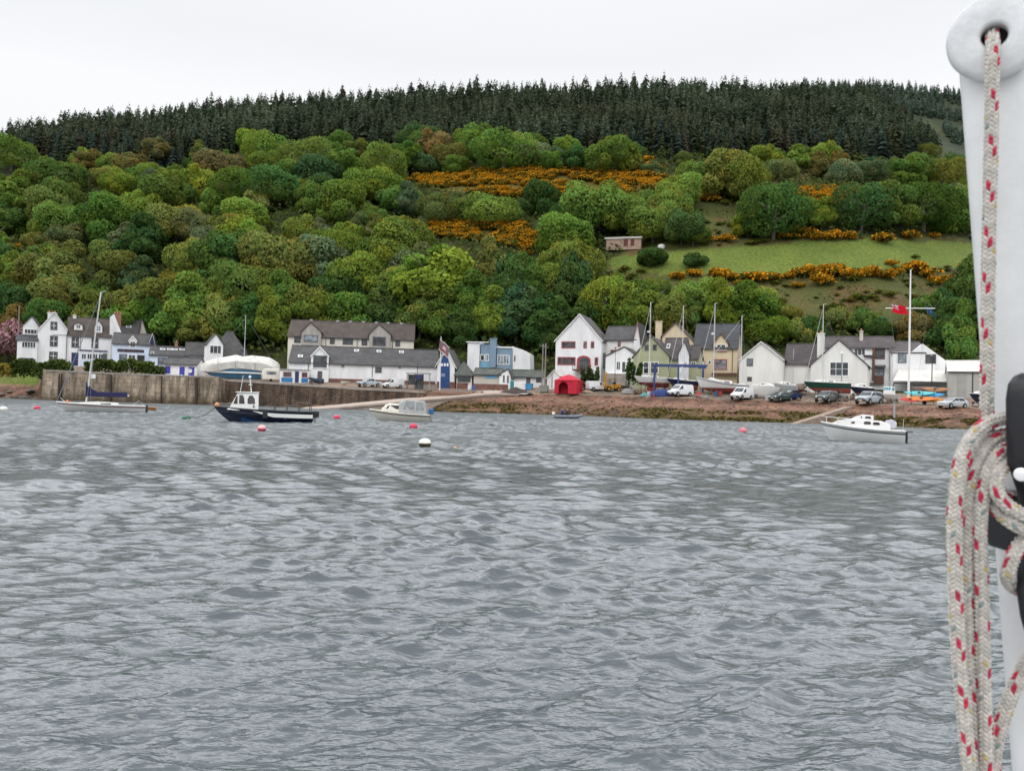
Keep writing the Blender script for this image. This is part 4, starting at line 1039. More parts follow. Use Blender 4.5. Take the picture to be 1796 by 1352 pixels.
# ---- boathouse
h = B('boathouse', 'long low white boathouse with grey roof, skylights and red brick base', 505, 676, 166, -7, 'boathouse')
ro = h.ridge(507, 776, 634.5, 604, 676, 0, 11.5, WHITE, ROOFGREY, xr=(521, 776))
for x, y in ((525, 625), (625, 613), (666.5, 613.8), (708.5, 614.8)): h.skylight(x, y, .95, .95)
h.panel(565, 663, 770, 677.5, 0, REDBRICK, 'brick_base', .12)
h.dormer(546, 577, 624, 561.5, 608, 648, -.35, 6, WHITE, ROOFGREY, FR_W)
h.window(550, 623, 573.5, 644.5, -.35, FR_D, GL, 2, 2, .12); h.panel(546.3, 645.5, 576.5, 676, -.33, WHITE, 'bay_wall', .02)
h.door(557.5, 650.5, 565.5, 664, -.36, FR_D, FR_D); h.window(660.5, 642.5, 672, 653.5, 0, FR_D, GL, 2, 2, .16)
for x in (541, 655.5, 738): h.pipe(x, 637, 663)
for x, y in ((602, 640.5), (705, 642.5)): h.panel(x - 2, y, x + 2, y + 2.2, 0, GUT, 'wall_lamp', .3)
# ---- lifeboat station gable
h = B('lifeboat_station', 'white lifeboat station gable with tall pointed blue door', 766, 683, 163, -10, 'boathouse')
h.gable(768, 798.5, 638, 641, 784, 611, 683, -.6, 9, WHITE, ROOFGREY, .9, .14, FR_W)
h.wall([(773, 683), (789.5, 683), (789.5, 640), (785.5, 624), (781.5, 622.5), (777.5, 625), (773, 640)], -.72, -.55, mat('lifeboat blue', (.016, .055, .18), .5, .15, 1.5), 'door')
for x in (776, 781, 786): h.panel(x - 1.5, 637.5, x + 1.5, 642.5, -.72, FR_W, 'door_crest', .03)
h.panel(774, 655, 781.5, 661, -.72, mat('grey board', (.2, .24, .34), .6), 'door_panel', .03)
h.panel(767.5, 669.5, 772.6, 683, -.6, REDBRICK, 'brick_base', .1); h.panel(790, 670, 799, 683.5, -.6, REDBRICK, 'brick_base', .1)
# ---- pavilion with pyramid roof
h = B('pavilion', 'low pavilion with pyramid roof and wide dark windows right of the lifeboat station', 799, 684, 161, -6, 'pavilion')
h.ridge(801, 828, 655.5, 634.5, 684, 0, 5.5, OFFW, ROOFGREEN, hip=(1.0, 1.9), over=.45)
h.window(802.5, 657, 825, 670.5, 0, FR_D, GL, 3, 1, .13); h.panel(801.3, 671, 821, 684, 0, REDBRICK, 'brick_base', .1)
# ---- low shop
h = B('low_shop', 'low beige building with grey green roof, blue sign and brick base below the blue-grey house', 829, 684, 160, -8, 'shop')
h.ridge(831, 878, 656, 646, 684, 0, 6, BEIGE, ROOFGREEN, xr=(830, 880), over=.35)
h.gable(876, 896, 657, 661, 891, 648, 684, -.35, 5.4, WHITE, ROOFGREY, .5)
h.panel(851, 656.8, 871.5, 663.5, 0, mat('sky blue sign', (.12, .36, .6), .5, .2, 2), 'sign', .1); h.panel(829.5, 673, 891, 684.5, -.36, REDBRICK, 'brick_base', .1)
h.panel(882.5, 658, 885, 671, -.35, FR_D, 'window'); h.panel(889.5, 659, 892, 672, -.35, FR_D, 'window')
# ---- blue-grey modern house
h = B('modern_house', 'modern flat-roofed house, white end blocks and blue-grey middle with tall chimney', 819, 655, 173, -12)
h.flat(819, 841.5, 600, 655, 0, 8, WHITE); h.panel(818, 599, 857, 601.5, .05, FR_W, 'roof_edge', .3)
h.flat(841.5, 869.5, 604, 655, .25, 8, SLATEBLUE); h.flat(869.5, 897, 610.5, 655, .6, 8.2, SLATEBLUE)
h.panel(868, 608, 898, 611, .6, FR_W, 'roof_edge', .2)
h.chimney(859.5, 869, 595, 640, -.15, SLATEBLUE, 0, dep=1.1)
h.wall([(897, 655), (927.5, 655), (927, 621), (915, 614), (897, 607.5)], .9, 8, WHITE)
h.window(842, 621.5, 849.5, 633, .25, FR_W, GL, 1, 1, .14); h.window(851.5, 621, 857, 634, .25, FR_W, GLB, 1, 1, .14)
h.window(871, 622.5, 892, 640, .6, FR_W, GLB, 4, 1, .14); h.panel(900, 624, 902, 634, .9, FR_D, 'window')
h.panel(842, 635, 858, 645, .25, mat('blue panel', (.16, .34, .48), .5), 'balcony_panel', .08)
# ---- sheds in the yard middle
h = B('shed', 'dark-roofed white cabin between the blue container and the power poles', 896, 684, 163, -8, 'shed')
h.ridge(897, 953, 660, 649, 684, 0, 5, OFFW, ROOFGREEN); h.panel(923, 662, 930, 678, 0, FR_D, 'door'); h.window(940, 662, 950, 671, 0, FR_D, GL, 2, 1)
h = B('shed', 'small white gabled shed left of the red tent', 958, 684, 160, -18, 'shed')
h.gable(959.5, 981, 664, 660, 972.5, 650, 684, 0, 5, WHITE, ROOFPALE, .15); h.panel(967.5, 655, 968.8, 680, 0, METAL, 'downpipe')
# ---- red-trimmed white house
h = B('red_trimmed_house', 'tall white gabled house with red window frames and an arched red door', 974, 672, 166, -17)
h.gable(975, 1054, 597, 599, 1016.5, 553, 672, 0, 8.5, WHITE, ROOFMAUVE, .45, verge=FR_W)
h.ridge(1054, 1107, 595, 571.5, 672, 2.6, 9.6, OFFW, ROOFGREY, xr=(1048, 1107))
h.gable(1104, 1115, 596, 607, 1110, 568.5, 672, 2.2, 9.8, WHITE, ROOFGREY, .1, verge=mat('pink verge', (.55, .2, .18), .6))
h.window(985, 599, 1009, 611.5, 0, FR_R, GL, 3, 1, .16); h.window(1023, 600, 1028.5, 612, 0, FR_R, GLB, 1, 1, .16); h.window(1035.5, 600.5, 1041, 612, 0, FR_R, GL, 1, 1, .16)
h.window(978, 626, 1009, 641, 0, FR_R, GL, 4, 1, .2); h.window(1042, 628, 1047.5, 642, 0, FR_R, GL, 1, 1, .16)
a_ = [(1011, 650), (1012, 630), (1016, 626), (1023, 624.5), (1030, 626), (1034.5, 630), (1035.5, 650)]
h.wall(a_, -.12, .05, FR_R, 'porch_surround'); h.wall([(1016, 650), (1016.5, 632), (1019, 629), (1025, 628), (1030, 629), (1032, 632), (1032, 650)], -.2, -.1, GL, 'door_glass')
h.window(1064, 614, 1077, 624, 2.6, FR_R, GL, 2, 1, .12); h.window(1076, 600, 1081, 609, 2.6, FR_R, GLB, 1, 1, .12)
h.panel(1008, 648.5, 1036, 651.5, 0, FR_B, 'balcony', 2.2)
for i in range(8): h.panel(1008.5 + i * 3.8, 641.5, 1009.3 + i * 3.8, 648.5, -2.1, FR_D, 'baluster', .05)
h.panel(1008, 640.5, 1036, 641.5, -2.1, FR_D, 'handrail', .07)
h.panel(1054, 620, 1058, 648, 1.2, FR_D, 'downpipe')
# ---- small white gable
h = B('white_cottage', 'small white cottage gable with three tall windows left of the green house', 1062, 662, 158, -14, 'cottage')
h.gable(1062.5, 1112, 625, 622, 1095, 609.5, 662, 0, 7, WHITE, ROOFMAUVE, .35)
h.window(1081, 634, 1088, 649, 0, FR_W, GL, 2, 1, .1); h.window(1090.5, 634.5, 1097, 654, 0, FR_W, GL, 1, 1, .1); h.window(1099.5, 634.5, 1106, 647, 0, FR_W, GL, 1, 1, .1)
h.panel(1060, 655.5, 1104, 657, 0, OFFW, 'terrace_slab', 1.6); h.flat(1060.5, 1104, 657.3, 676, -1.5, 0.1, CONC, 'terrace_wall')
# ---- green house
h = B('green_house', 'sage green gabled house with dark roof and white porch gable behind the yachts', 1110, 668, 154, -13)
h.gable(1111, 1173, 626, 627, 1142, 591.5, 668, 0, 9, GREENR, ROOFMAUVE, .45)
rf = h.ridge(1160, 1196, 629, 592.5, 668, .5, 8.6, GREENR, ROOFMAUVE, xr=(1150, 1196)); h.skylight(1167, 608, .6, 1.3)
h.gable(1189.5, 1206.5, 622, 623, 1199, 602.5, 668, -.4, 5, WHITE, ROOFMAUVE, .25)
h.ridge(1206.5, 1221, 630, 608, 668, .3, 6, GREENR, ROOFMAUVE)
for x0, x1 in ((1131, 1137.5), (1145, 1151.5)): h.window(x0, 605, x1, 615.5, 0, FR_D, GL, 1, 1, .14)
h.window(1128.5, 635, 1138, 656, 0, FR_W, GL, 1, 2, .13); h.window(1140.5, 635, 1154.5, 656, 0, FR_W, GL, 2, 2, .13)
h.door(1191, 634, 1196, 655, -.4, FR_W, FR_W); h.window(1198, 636, 1203.5, 648, -.4, FR_W, GLB, 1, 1, .12); h.window(1209, 636, 1217, 646, .3, FR_W, GL, 2, 1, .1)
# ---- cream house
h = B('cream_house', 'cream house with dark blue slate roof, dormer gable and red window surrounds', 1158, 670, 160, -9)
h.gable(1160, 1217, 589, 602, 1184, 566, 670, 1.2, 9, PEACH, ROOFBLUE, .4, verge=FR_B)
h.ridge(1217, 1290, 610.5, 567, 670, 0, 9.6, PEACH, ROOFBLUE, xr=(1188, 1292), verge=None)
h.dormer(1250, 1274, 604, 1262.5, 588.5, 618, -.15, 5, PEACH, ROOFBLUE, FR_B)
h.window(1255, 606, 1270.5, 617.5, -.15, FR_W, GL, 2, 1, .14, sill=FR_R); h.window(1250.5, 631.5, 1272, 649, 0, FR_R, GLB, 1, 3, .18, sill=METAL)
h.door(1226, 633, 1233.5, 655, 0, FR_W, FR_R); h.window(1240.5, 633.5, 1245.5, 640, 0, FR_W, GL, 1, 1, .1)
h.chimney(1148, 1157.5, 563, 602, 1.5, PEACH, 0, dep=1.3); h.pipe(1281.5, 614, 656, 0, FR_B); h.pipe(1219, 614, 656, 0, FR_B)
h.panel(1247, 655, 1288, 660, 0, FR_B, 'porch_roof', .9)
# ---- cream gables on the right
h = B('cream_cottage', 'plain off-white gabled cottage with one small upper window', 1296, 674, 152, -10, 'cottage')
h.gable(1297, 1372.5, 632, 633, 1335, 601.5, 674, 0, 9, OFFW, ROOFMAUVE, .3, verge=OFFW)
h.window(1310, 629, 1320.5, 642.5, 0, FR_D, GLB, 1, 2, .16); h.window(1310.5, 661, 1318.5, 669, 0, FR_D, GL, 1, 1, .12)
h.ridge(1372.5, 1423, 637, 602.5, 674, 2.2, 9.4, OFFW, ROOFMAUVE, xr=(1345, 1424)); h.pipe(1371, 634, 672, 0, OFFW); h.pipe(1387, 640, 672, 2.2, OFFW)
q = h.p(1387, 613); MB().tube([(q[0], 2.6, q[1] - 3.4), (q[0], 2.6, q[1])], .1, 6).build('flue', METAL, h.root)
h.chimney(1426, 1436, 588, 640, 3.4, OFFW, 1, dep=1.4)
h = B('cream_gabled_house', 'off-white gabled house with a large square window facing the boats', 1421, 675, 147, -6)
h.gable(1422, 1519, 641, 643.5, 1471.5, 598.5, 675, 0, 10, OFFW, ROOFGREY, .45)
h.window(1455, 635, 1487.5, 661, 0, FR_W, GL, 3, 2, .16)
h = B('white_long_house', 'long white two-storey house with grey roof behind the off-white gable', 1440, 672, 158, 2)
h.ridge(1441, 1566, 609, 588.5, 672, 0, 8, WHITE, ROOFMAUVE, xr=(1443, 1567))
h.chimney(1509.5, 1514.5, 582, 612, 2.2, BEIGE, 1, dep=.8)
h.window(1497.5, 612, 1517, 625, 0, FR_W, GL, 3, 1, .12); h.window(1533.5, 613, 1549.5, 632, 0, FR_B, GL, 2, 1, .2)
h.flat(1515, 1531, 625, 672, -.9, 0.05, WHITE, 'stair_wall'); h.panel(1513, 624.5, 1532, 629, -.9, ROOFMAUVE, 'stair_roof', .35)
h.panel(1528, 612, 1531, 668, -1.0, FR_B, 'timber_post', .2); h.panel(1529, 642, 1550, 646, 0, FR_D, 'porch_roof', 1.0); h.window(1531, 646.5, 1548.5, 661, 0, FR_D, GLB, 2, 2, .14)
h.panel(1530, 661, 1547, 675, 0, FR_B, 'timber_bay', .5); h.pipe(1558, 613, 668, 0, FR_B)
h = B('white_end_house', 'white house with sloping right end and grey roof behind the flagpole', 1563, 692, 152, 8)
h.ridge(1564, 1622, 617.5, 597, 692, .3, 9, WHITE, ROOFMAUVE, xr=(1567, 1620), hip=(0, .2))
h.wall([(1566, 692), (1667, 692), (1667, 641), (1619, 604), (1600, 617.5), (1566, 617)], 0, 8.6, WHITE)
h.window(1575.5, 618, 1590, 637, 0, FR_D, GLB, 2, 1, .15); h.window(1623, 622, 1641, 639, 0, FR_D, GL, 3, 3, .15)
l0, l1 = h.p(1560, 670), h.p(1665, 673); t0 = h.p(1576, 650)
MB().slab((l0[0], -4.2, l0[1]), (l1[0], -4.2, l0[1]), (l1[0] - .2, .05, t0[1]), (t0[0], .05, t0[1]), .14).build('lean_to_roof', ROOFPALE, h.root)
for x in (1562, 1596, 1630, 1662): 
    q = h.p(x, 672); MB().box(q[0] - .08, q[0] + .08, -4.0, -3.84, q[1] - 6, q[1] - .05).build('lean_to_post', FR_D, h.root)
q = h.p(1562, 671); MB().box(q[0], h.p(1664, 671)[0], -4.15, -4.0, q[1] - .35, q[1] - .02).build('lean_to_beam', GUT, h.root)
h = B('grey_shed', 'grey boat shed with pale sloping roof at the right end of the yard', 1663, 702, 141, 3, 'shed')
h.ridge(1664, 1740, 651.5, 632, 702, 0, 8, mat('grey cladding', (.36, .36, .33), .7, .12, 1, .1, streak=.15), ROOFPALE, over=.2)
h.panel(1680, 655, 1693, 701, 0, mat('grey shed door', (.31, .31, .29), .7, .12, 1), 'door', .07); h.panel(1705, 655, 1706, 701, 0, GUT, 'joint_strip', .05)
# ---- timber hut on the hill
p = hit(1094, 438)
h = B('timber_hut', 'low timber hut with flat white roof edge at the corner of the field', 1062, 437, p.y, -10, 'hut')
h.flat(1063, 1124, 420, 439, 0, 4.5, mat('pinkish timber', (.33, .235, .17), .8, .25, 1, .2)); h.panel(1061, 417, 1126, 420.2, -.3, mat('pale fascia', (.55, .52, .5), .7), 'roof', .1); MB()
q0, q1 = h.p(1061, 420), h.p(1126, 420.5); MB().box(q0[0], q1[0], -.32, 4.8, q0[1] + .03, q0[1] + .25).build('roof_slab', ROOFPALE, h.root)
h.panel(1094, 422, 1101, 434, 0, mat('dark red door', (.10, .02, .02), .6), 'door'); h.panel(1106, 422, 1112, 434, 0, mat('dark red door', (.10, .02, .02)), 'door')
p = hit(1160, 437)
tag(MB().lathe([(.9, 0), (1.1, .6), (1.1, 1.1), (.6, 1.35), (.05, 1.4)], 12).build('water_tank', WHITE, smooth=True), 'small white water tank in the grass right of the timber hut', 'tank').location = p

# ================================================================== pier, quay, slipway, walls
def blockwall(name, label, pts, thick, m, cat='wall', batter=.25, steps=24):
    """pts: (x, y_top, D) along the front face"""
    tops = [at(x, y, D) for x, y, D in pts]
    fine = []
    for a, b in zip(tops, tops[1:]):
        for i in range(steps): fine.append(a.lerp(b, i / steps))
    fine.append(tops[-1]); o = thing(name, label, cat, (tops[0].x, tops[0].y, 0)); org = Vector((tops[0].x, tops[0].y, 0))
    rings, cop = [], []
    for i, p in enumerate(fine):
        q = fine[min(i + 1, len(fine) - 1)] - fine[max(i - 1, 0)]; n = Vector((q.y, -q.x, 0)).normalized()   # towards the water
        ring = []
        for z in (-1.5, .6, 1.8, 3.0, p.z - .3):
            z = min(z, p.z - .3)
            j = .12 * (vnoise(np.array([i * .7]), np.array([z * 1.1]), 14)[0] - .5)
            ring.append(Vector((p.x, p.y, z)) - org + n * (batter * (1 - z / max(p.z, .1)) + j))
        ring += [Vector((p.x, p.y, p.z - .3)) - org - n * thick, Vector((p.x, p.y, -1.5)) - org - n * thick]
        rings.append(ring)
        cop.append([Vector((p.x, p.y, p.z - .297)) - org + n * .1, Vector((p.x, p.y, p.z)) - org + n * .1, Vector((p.x, p.y, p.z)) - org - n * min(thick, 1.2), Vector((p.x, p.y, p.z - .297)) - org - n * min(thick, 1.2)])
    MB().loft(rings).build('stonework', m, o)
    MB().loft(cop).build('coping', CONC, o)
    return o
PIERST = brickmat('pier stone', (.34, .295, .245), (.25, .215, .175), (.13, .108, .088), 1, 1.7, .85, .9, .03, .9, weeds=(1.6, 3.6, (.06, .042, .02)), stains=True)
QUAYST = brickmat('quay rubble', (.150, .105, .076), (.078, .056, .043), (.05, .037, .028), 1, .62, .33, .9, .06, 1.0, weeds=(.8, 2.4, (.018, .014, .009)), stains=True)
blockwall('pier', 'weathered brown stone pier wall standing in the water below the hotel', [(76, 648, 163.2), (230, 655, 159), (378, 660, 155)], 4.2, PIERST, 'pier')
pr = bpy.data.objects['pier'] if 'pier' in bpy.data.objects else None
for x in (104, 108, 195, 284, 345):       # timber fenders, pipes and ladders down the face
    D = float(np.interp(x, [76, 230, 378], [163.2, 159, 155])) - .55
    a, b = at(x, 652 + (x - 76) * .03, D), at(x, 706, D)
    o = MB().box(-.18 if x % 2 else -.09, .18 if x % 2 else .09, -.14, .14, 0, a.z - .25).build('fender', mat('wet timber', (.05, .035, .025), .8, .3, 2) if x not in (283, 263) else mat('wet timber', (.05, .035, .025), .8, .3, 2), pr)
    o.location = Vector((a.x, D, 0)) - pr.location
o = MB().box(-.45, .45, -.1, .05, -.45, .45).build('notice_board', WHITE, pr); o.location = at(167, 660, 160.6) + Vector((0, -.75, 0)) - pr.location
blockwall('pier', 'short sloping stone end of the pier stained dark by weed', [(376, 660, 155.2), (384, 664, 158.5)], 2.2, PIERST, 'pier', steps=4)
blockwall('quay_wall', 'dark rubble quay wall running behind the blue fishing boat', [(384, 665, 158.8), (500, 672.5, 156), (620, 680.5, 153), (700, 684, 151.2), (742, 686.5, 150.2)], 1.5, QUAYST, 'wall')
def slip():
    # pale concrete ramp running down into the water
    o = thing('slipway', 'pale concrete slipway running down into the water from the lifeboat station', 'slipway', (0, 0, 0))
    far, near = [], []
    for t in np.linspace(-.12, 1.12, 20):
        x = 548 + (872 - 548) * t; D = 139.5 + 11.0 * t; z = -.15 + 3.75 * min(t, 1) ** 1.05 if t > 0 else -.15 + t * 3
        X = (x - 898) / F * D; near.append((X, D, z)); far.append((X + 1.0 - 2.2 * t, D + 5.5, z + .7))
    rings = [[(a[0], a[1], a[2]), (b[0], b[1], b[2]), (b[0], b[1], -1.2), (a[0], a[1], -1.2)] for a, b in zip(near, far)]
    MB().loft(rings).build('ramp', mat('pale concrete', (.34, .275, .23), .9, .16, .5, .15), o)
    k = MB()
    MB().loft([[(a[0], a[1] - .22, a[2] + .04), (a[0], a[1] - .004, a[2] + .04), (a[0], a[1] - .004, a[2] - .3), (a[0], a[1] - .22, a[2] - .3)] for a in near]).build('kerb', mat('pale concrete', (.34, .275, .23)), o)
slip()
# rocks at the pier foot, along the left shore and on the beach
STONE = mat('shore rock', (.13, .105, .085), .9, .35, 1.2, .8)
def rock(seed):
    rs = np.random.RandomState(seed); m = MB(); n, k = 8, 5; rings = []
    for i in range(k):
        f = i / (k - 1); r = math.sin(.35 + f * 2.3)
        rings.append([(math.cos(j / n * 6.28) * r * rs.uniform(.75, 1.15), math.sin(j / n * 6.28) * r * rs.uniform(.7, 1.1), f * 1.1 - .25) for j in range(n)])
    return m.loft(rings)
rocks = []
for i in range(4):
    o = rock(i).build('rock', STONE, smooth=True); rocks.append(o.data); bpy.data.objects.remove(o)
ROCKS = [(4 + i * 8.6 + rnd.uniform(-3, 3), rnd.uniform(690, 701), rnd.uniform(.7, 1.6)) for i in range(9)] + [(388, 706, 1.1), (396, 707, .9), (405, 705, 1.2)]
for k, (x, y, sz) in enumerate(ROCKS):
    D = float(np.interp(x, [0, 76, 384, 410], [173, 170, 156.5, 156])) + (698 - y) * .5 * (x < 80)
    p = at(x, y, D); o = bpy.data.objects.new('rock', rocks[k % 4]); COL.objects.link(o)
    o.location = (p.x, D, max(gz(p.x, D), -.2)); o.scale = (sz, sz * .8, sz * .75); o.rotation_euler = (0, 0, rnd.uniform(0, 6))
    tag(o, 'dark rock on the shore left of the stone pier' if k < 9 else 'dark rock at the inner corner of the pier beside the quay wall', 'rock', 'rocks left of the pier' if k < 9 else 'rocks in the pier corner')
n = 1100
Vs, Qs, off = [], [], 0
for i in range(n):
    u_ = rnd.uniform(745, 1740); Yw = np.interp(u_, TAB[:, 0], TAB[:, 1]); Yc = np.interp(u_, TAB[:, 0], TAB[:, 2]); Y = Yw + (Yc - Yw) * rnd.uniform(.02, 1.05)
    X = (u_ - 898) / F * Y; z = gz(X, Y); k = rnd.uniform(.05, .19) * (1.7 if rnd.random() < .1 else 1); me = rocks[i % 4]
    v = np.array([tuple(q.co) for q in me.vertices]) * np.array([k * 1.4, k, k * .7]); a = rnd.uniform(0, 6.28)
    rot = np.array([[math.cos(a), -math.sin(a), 0], [math.sin(a), math.cos(a), 0], [0, 0, 1]])
    q = np.array([list(p_.vertices) for p_ in me.polygons if len(p_.vertices) == 4])
    Vs.append(v @ rot.T + [X, Y, z]); Qs.append(q + off); off += len(v)
bs = np_mesh('beach_stones', np.concatenate(Vs), np.concatenate(Qs), mat('beach stone', (.15, .092, .07), .9, .5, .7, .3), smooth=True)
tag(bs, 'reddish brown stones scattered over the foreshore', 'stones', kind='stuff')
n = 9000                                               # wrack and weed along the tide line
u_ = NR.uniform(750, 1740, n); f_ = NR.uniform(0, .5, n) ** 1.2
Yw, Yc = np.interp(u_, TAB[:, 0], TAB[:, 1]), np.interp(u_, TAB[:, 0], TAB[:, 2]); Y = Yw + (Yc - Yw) * f_; X = (u_ - 898) / F * Y
ok = NR.uniform(0, 1, n) < np.interp(u_, [750, 780, 880, 950, 1080, 1150, 1740], [.5, .9, .8, .08, .3, 1, 1]) * (vnoise(X / 3, Y / 1.2, 44) > .42)
X, Y = X[ok], Y[ok]; Z = height(X, Y)
v, q = cards(np.stack([X, Y, Z + .06], 1), np.tile([0, -.35, 1.0], (len(X), 1)), .22, NR, 1.3, .35)
col = np.array([[.085, .072, .02], [.05, .04, .014], [.075, .058, .02], [.028, .022, .01], [.12, .105, .035]])[NR.randint(0, 5, len(X))]
tag(np_mesh('seaweed', v, q, foliage('seaweed', .05, False), np.repeat(col, 4, 0).astype(np.float32)), 'yellow green and brown seaweed along the tide line', 'seaweed', kind='stuff')
# ================================================================== boats
GEL = mat('white gelcoat', (.66, .66, .64), .3, .06, 1.2, coat=.3)
GELC = mat('cream gelcoat', (.66, .63, .55), .35, .06, 1.2, coat=.2)
NAVYH = mat('navy hull paint', (.012, .018, .05), .25, .15, 1.2, coat=.4)
GREENH = mat('green hull paint', (.012, .055, .04), .3, .15, 1.2, coat=.3)
ANTIR = mat('red antifouling', (.26, .055, .04), .85, .25, 1.5)
ANTIB = mat('blue antifouling', (.03, .11, .25), .85, .25, 1.5)
ANTIK = mat('black antifouling', (.03, .03, .032), .85, .25, 1.5)
DECK = mat('pale deck', (.56, .55, .51), .7, .1, 2)
ALU = mat('aluminium spar', (.62, .62, .60), .4, .08, 2, metal=.3)
WIRE = mat('rigging wire', (.25, .25, .26), .5, .1, 2)
COVERN = mat('navy canvas', (.014, .016, .06), .9, .25, 3, .3)
TARPW = mat('white tarpaulin', (.55, .54, .50), .75, .22, .7, .5, 2)
TARPB = mat('blue tarpaulin', (.015, .04, .16), .7, .25, 1.5, .5, 3)
ORANGE = mat('orange plastic', (.62, .17, .03), .55, .15, 2)
WOOD = mat('varnished wood', (.42, .19, .06), .6, .2, 3)
SMOKE = glass('smoked boat window', (.035, .03, .03))
TYRE = mat('tyre rubber', (.02, .02, .02), .9, .1, 5)

def hull(root, L, Bm, fs, fb, dr, rake, top, bottom, deck, gun=None, tb=.8, p=.5, zwl=0.0, stripe=None, bul=0.0, inner=None):
    S = [0, .08, .2, .35, .5, .62, .74, .84, .92, .97, 1.0]
    hb = lambda s: Bm / 2 * (1 - max(0, (s - .42) / .58) ** 2.3) * (tb + (1 - tb) * min(1, s / .35)) + .012
    zs = lambda s: fs + (fb - fs) * s ** 1.9
    zk = lambda s: -dr * (1 - s ** 5)
    def pt(s, f, sg, grow=0.0):
        z = zk(s) + (zs(s) - zk(s)) * f
        return (-L / 2 + s * (L - rake * (1 - f) ** 1.3), sg * (hb(s) * f ** p + grow), z)
    def part(f0, f1, n, m, name, grow=0.0):
        v, fc = [], []
        FS = [f0(s) for s in S], [f1(s) for s in S]
        rings = []
        for i, s in enumerate(S):
            a, b = FS[0][i], FS[1][i]
            up = [pt(s, a + (b - a) * k / n, 1, grow) for k in range(n + 1)]
            dn = [pt(s, a + (b - a) * k / n, -1, grow) for k in range(n + 1)]
            rings.append((up, dn))
        M = MB(); w_ = n + 1
        for side in (0, 1):
            base = len(M.v); M.v += [q for r in rings for q in r[side]]
            for i in range(len(S) - 1):
                for k in range(n):
                    q = (base + i * w_ + k, base + (i + 1) * w_ + k, base + (i + 1) * w_ + k + 1, base + i * w_ + k + 1)
                    M.f.append(q if side else q[::-1])
        base = len(M.v)                                          # transom
        tr = rings[0][0] + rings[0][1][::-1]
        M.v += tr; M.f.append(tuple(range(base, base + len(tr))))
        return M.build(name, m, root, True)
    fw = lambda s: max(.02, min(.97, (zwl - zk(s)) / (zs(s) - zk(s))))
    part(lambda s: 0.0, fw, 4, bottom, 'hull_bottom')
    part(fw, lambda s: 1.0, 4, top, 'topsides')
    if stripe: part(lambda s: .80 + .04 * s, lambda s: .87 + .02 * s, 1, stripe, 'stripe', .012)
    M = MB(); n = len(S); inset = .06
    for s in S: M.v += [(pt(s, 1, 1)[0] - .02, max(hb(s) - inset, .005), zs(s) - .05 - bul), (pt(s, 1, 1)[0] - .02, -max(hb(s) - inset, .005), zs(s) - .05 - bul)]
    M.f += [(2 * i, 2 * i + 1, 2 * i + 3, 2 * i + 2) for i in range(n - 1)]
    M.build('deck', deck, root)
    if gun:
        g = MB()
        for sg in (1, -1): g.tube([(pt(s, 1, sg)[0], pt(s, 1, sg)[1], zs(s)) for s in S], .045 + L * .002, 6)
        g.tube([(-L / 2, hb(0), fs), (-L / 2, -hb(0), fs)], .045 + L * .002, 6)
        g.build('gunwale', gun, root, True)
    return zs, hb
def cabin(root, secs, m, name='cabin', bevel=.05, smooth=False):
    """secs: (x, z0, z1, half width low, half width high)"""
    M = MB()
    M.loft([[(x, -w0, z0), (x, w0, z0), (x, w1, z1), (x, -w1, z1)] for x, z0, z1, w0, w1 in secs])
    return M.build(name, m, root, smooth, bevel)
def sidewin(par, secs, quads, m=None, name='cabin_window'):
    """quads of (x, z) laid 8 mm proud on both sides of a cabin"""
    def yat(x, z):
        S = sorted(secs)
        for a, b in zip(S, S[1:]):
            if a[0] - 1e-6 <= x <= b[0] + 1e-6:
                t = (x - a[0]) / (b[0] - a[0] + 1e-9); q = [a[i] + (b[i] - a[i]) * t for i in range(5)]
                return q[3] + (q[4] - q[3]) * (z - q[1]) / max(q[2] - q[1], .01)
        return secs[0][3]
    for qd in quads:
        for sg in (1, -1):
            v = [(x, sg * (yat(x, z) + .012), z) for x, z in qd] + [(x, sg * (yat(x, z) - .03), z) for x, z in qd]
            n = len(qd)
            MB().add(v, [tuple(range(n))] + [(i, (i + 1) % n, (i + 1) % n + n, i + n) for i in range(n)]).build(name, m or SMOKE, par)
def frontwin(par, a, b, w_a, w_b, m=None, name='windscreen', n=1, off=.02):
    """glass across the front, from low point a=(x,z) to high point b=(x,z)"""
    d = Vector((b[0] - a[0], 0, b[1] - a[1])); nn = Vector((d.z, 0, -d.x)).normalized()
    if nn.x < 0 and a[0] > b[0]: nn = -nn
    for i in range(n):
        y0, y1 = -1 + 2 * i / n + .04, -1 + 2 * (i + 1) / n - .04
        q = [Vector((a[0], y0 * w_a, a[1])), Vector((a[0], y1 * w_a, a[1])), Vector((b[0], y1 * w_b, b[1])), Vector((b[0], y0 * w_b, b[1]))]
        v = [p + nn * off for p in q] + [p - nn * .03 for p in q]
        MB().add(v, [(0, 1, 2, 3), (0, 1, 5, 4), (1, 2, 6, 5), (2, 3, 7, 6), (3, 0, 4, 7)]).build(name, m or SMOKE, par)
def outboard(root, x, z, cowl, k=1.0):
    o = MB().loft([[(x - .05 * k - dx, -w, z + dz) for dx, w, dz in ()] or [(x - a * k, sy * w * k, z + h * k) for a, sy, w in ((0, -1, .16), (0, 1, .16), (.52, 1, .13), (.52, -1, .13))] for h in (.05, .12, .42, .52)]).build('outboard_motor', cowl, root, True, .06)
    MB().box(x - .32 * k, x - .16 * k, -.06 * k, .06 * k, z - .75 * k, z + .06 * k).box(x - .42 * k, x - .06 * k, -.1 * k, .1 * k, z - .5 * k, z - .45 * k).build('leg', METAL, o)
    MB().box(x - .12 * k, x + .12, -.14 * k, .14 * k, z - .25 * k, z + .05 * k).build('bracket', BLACK, o)
    return o
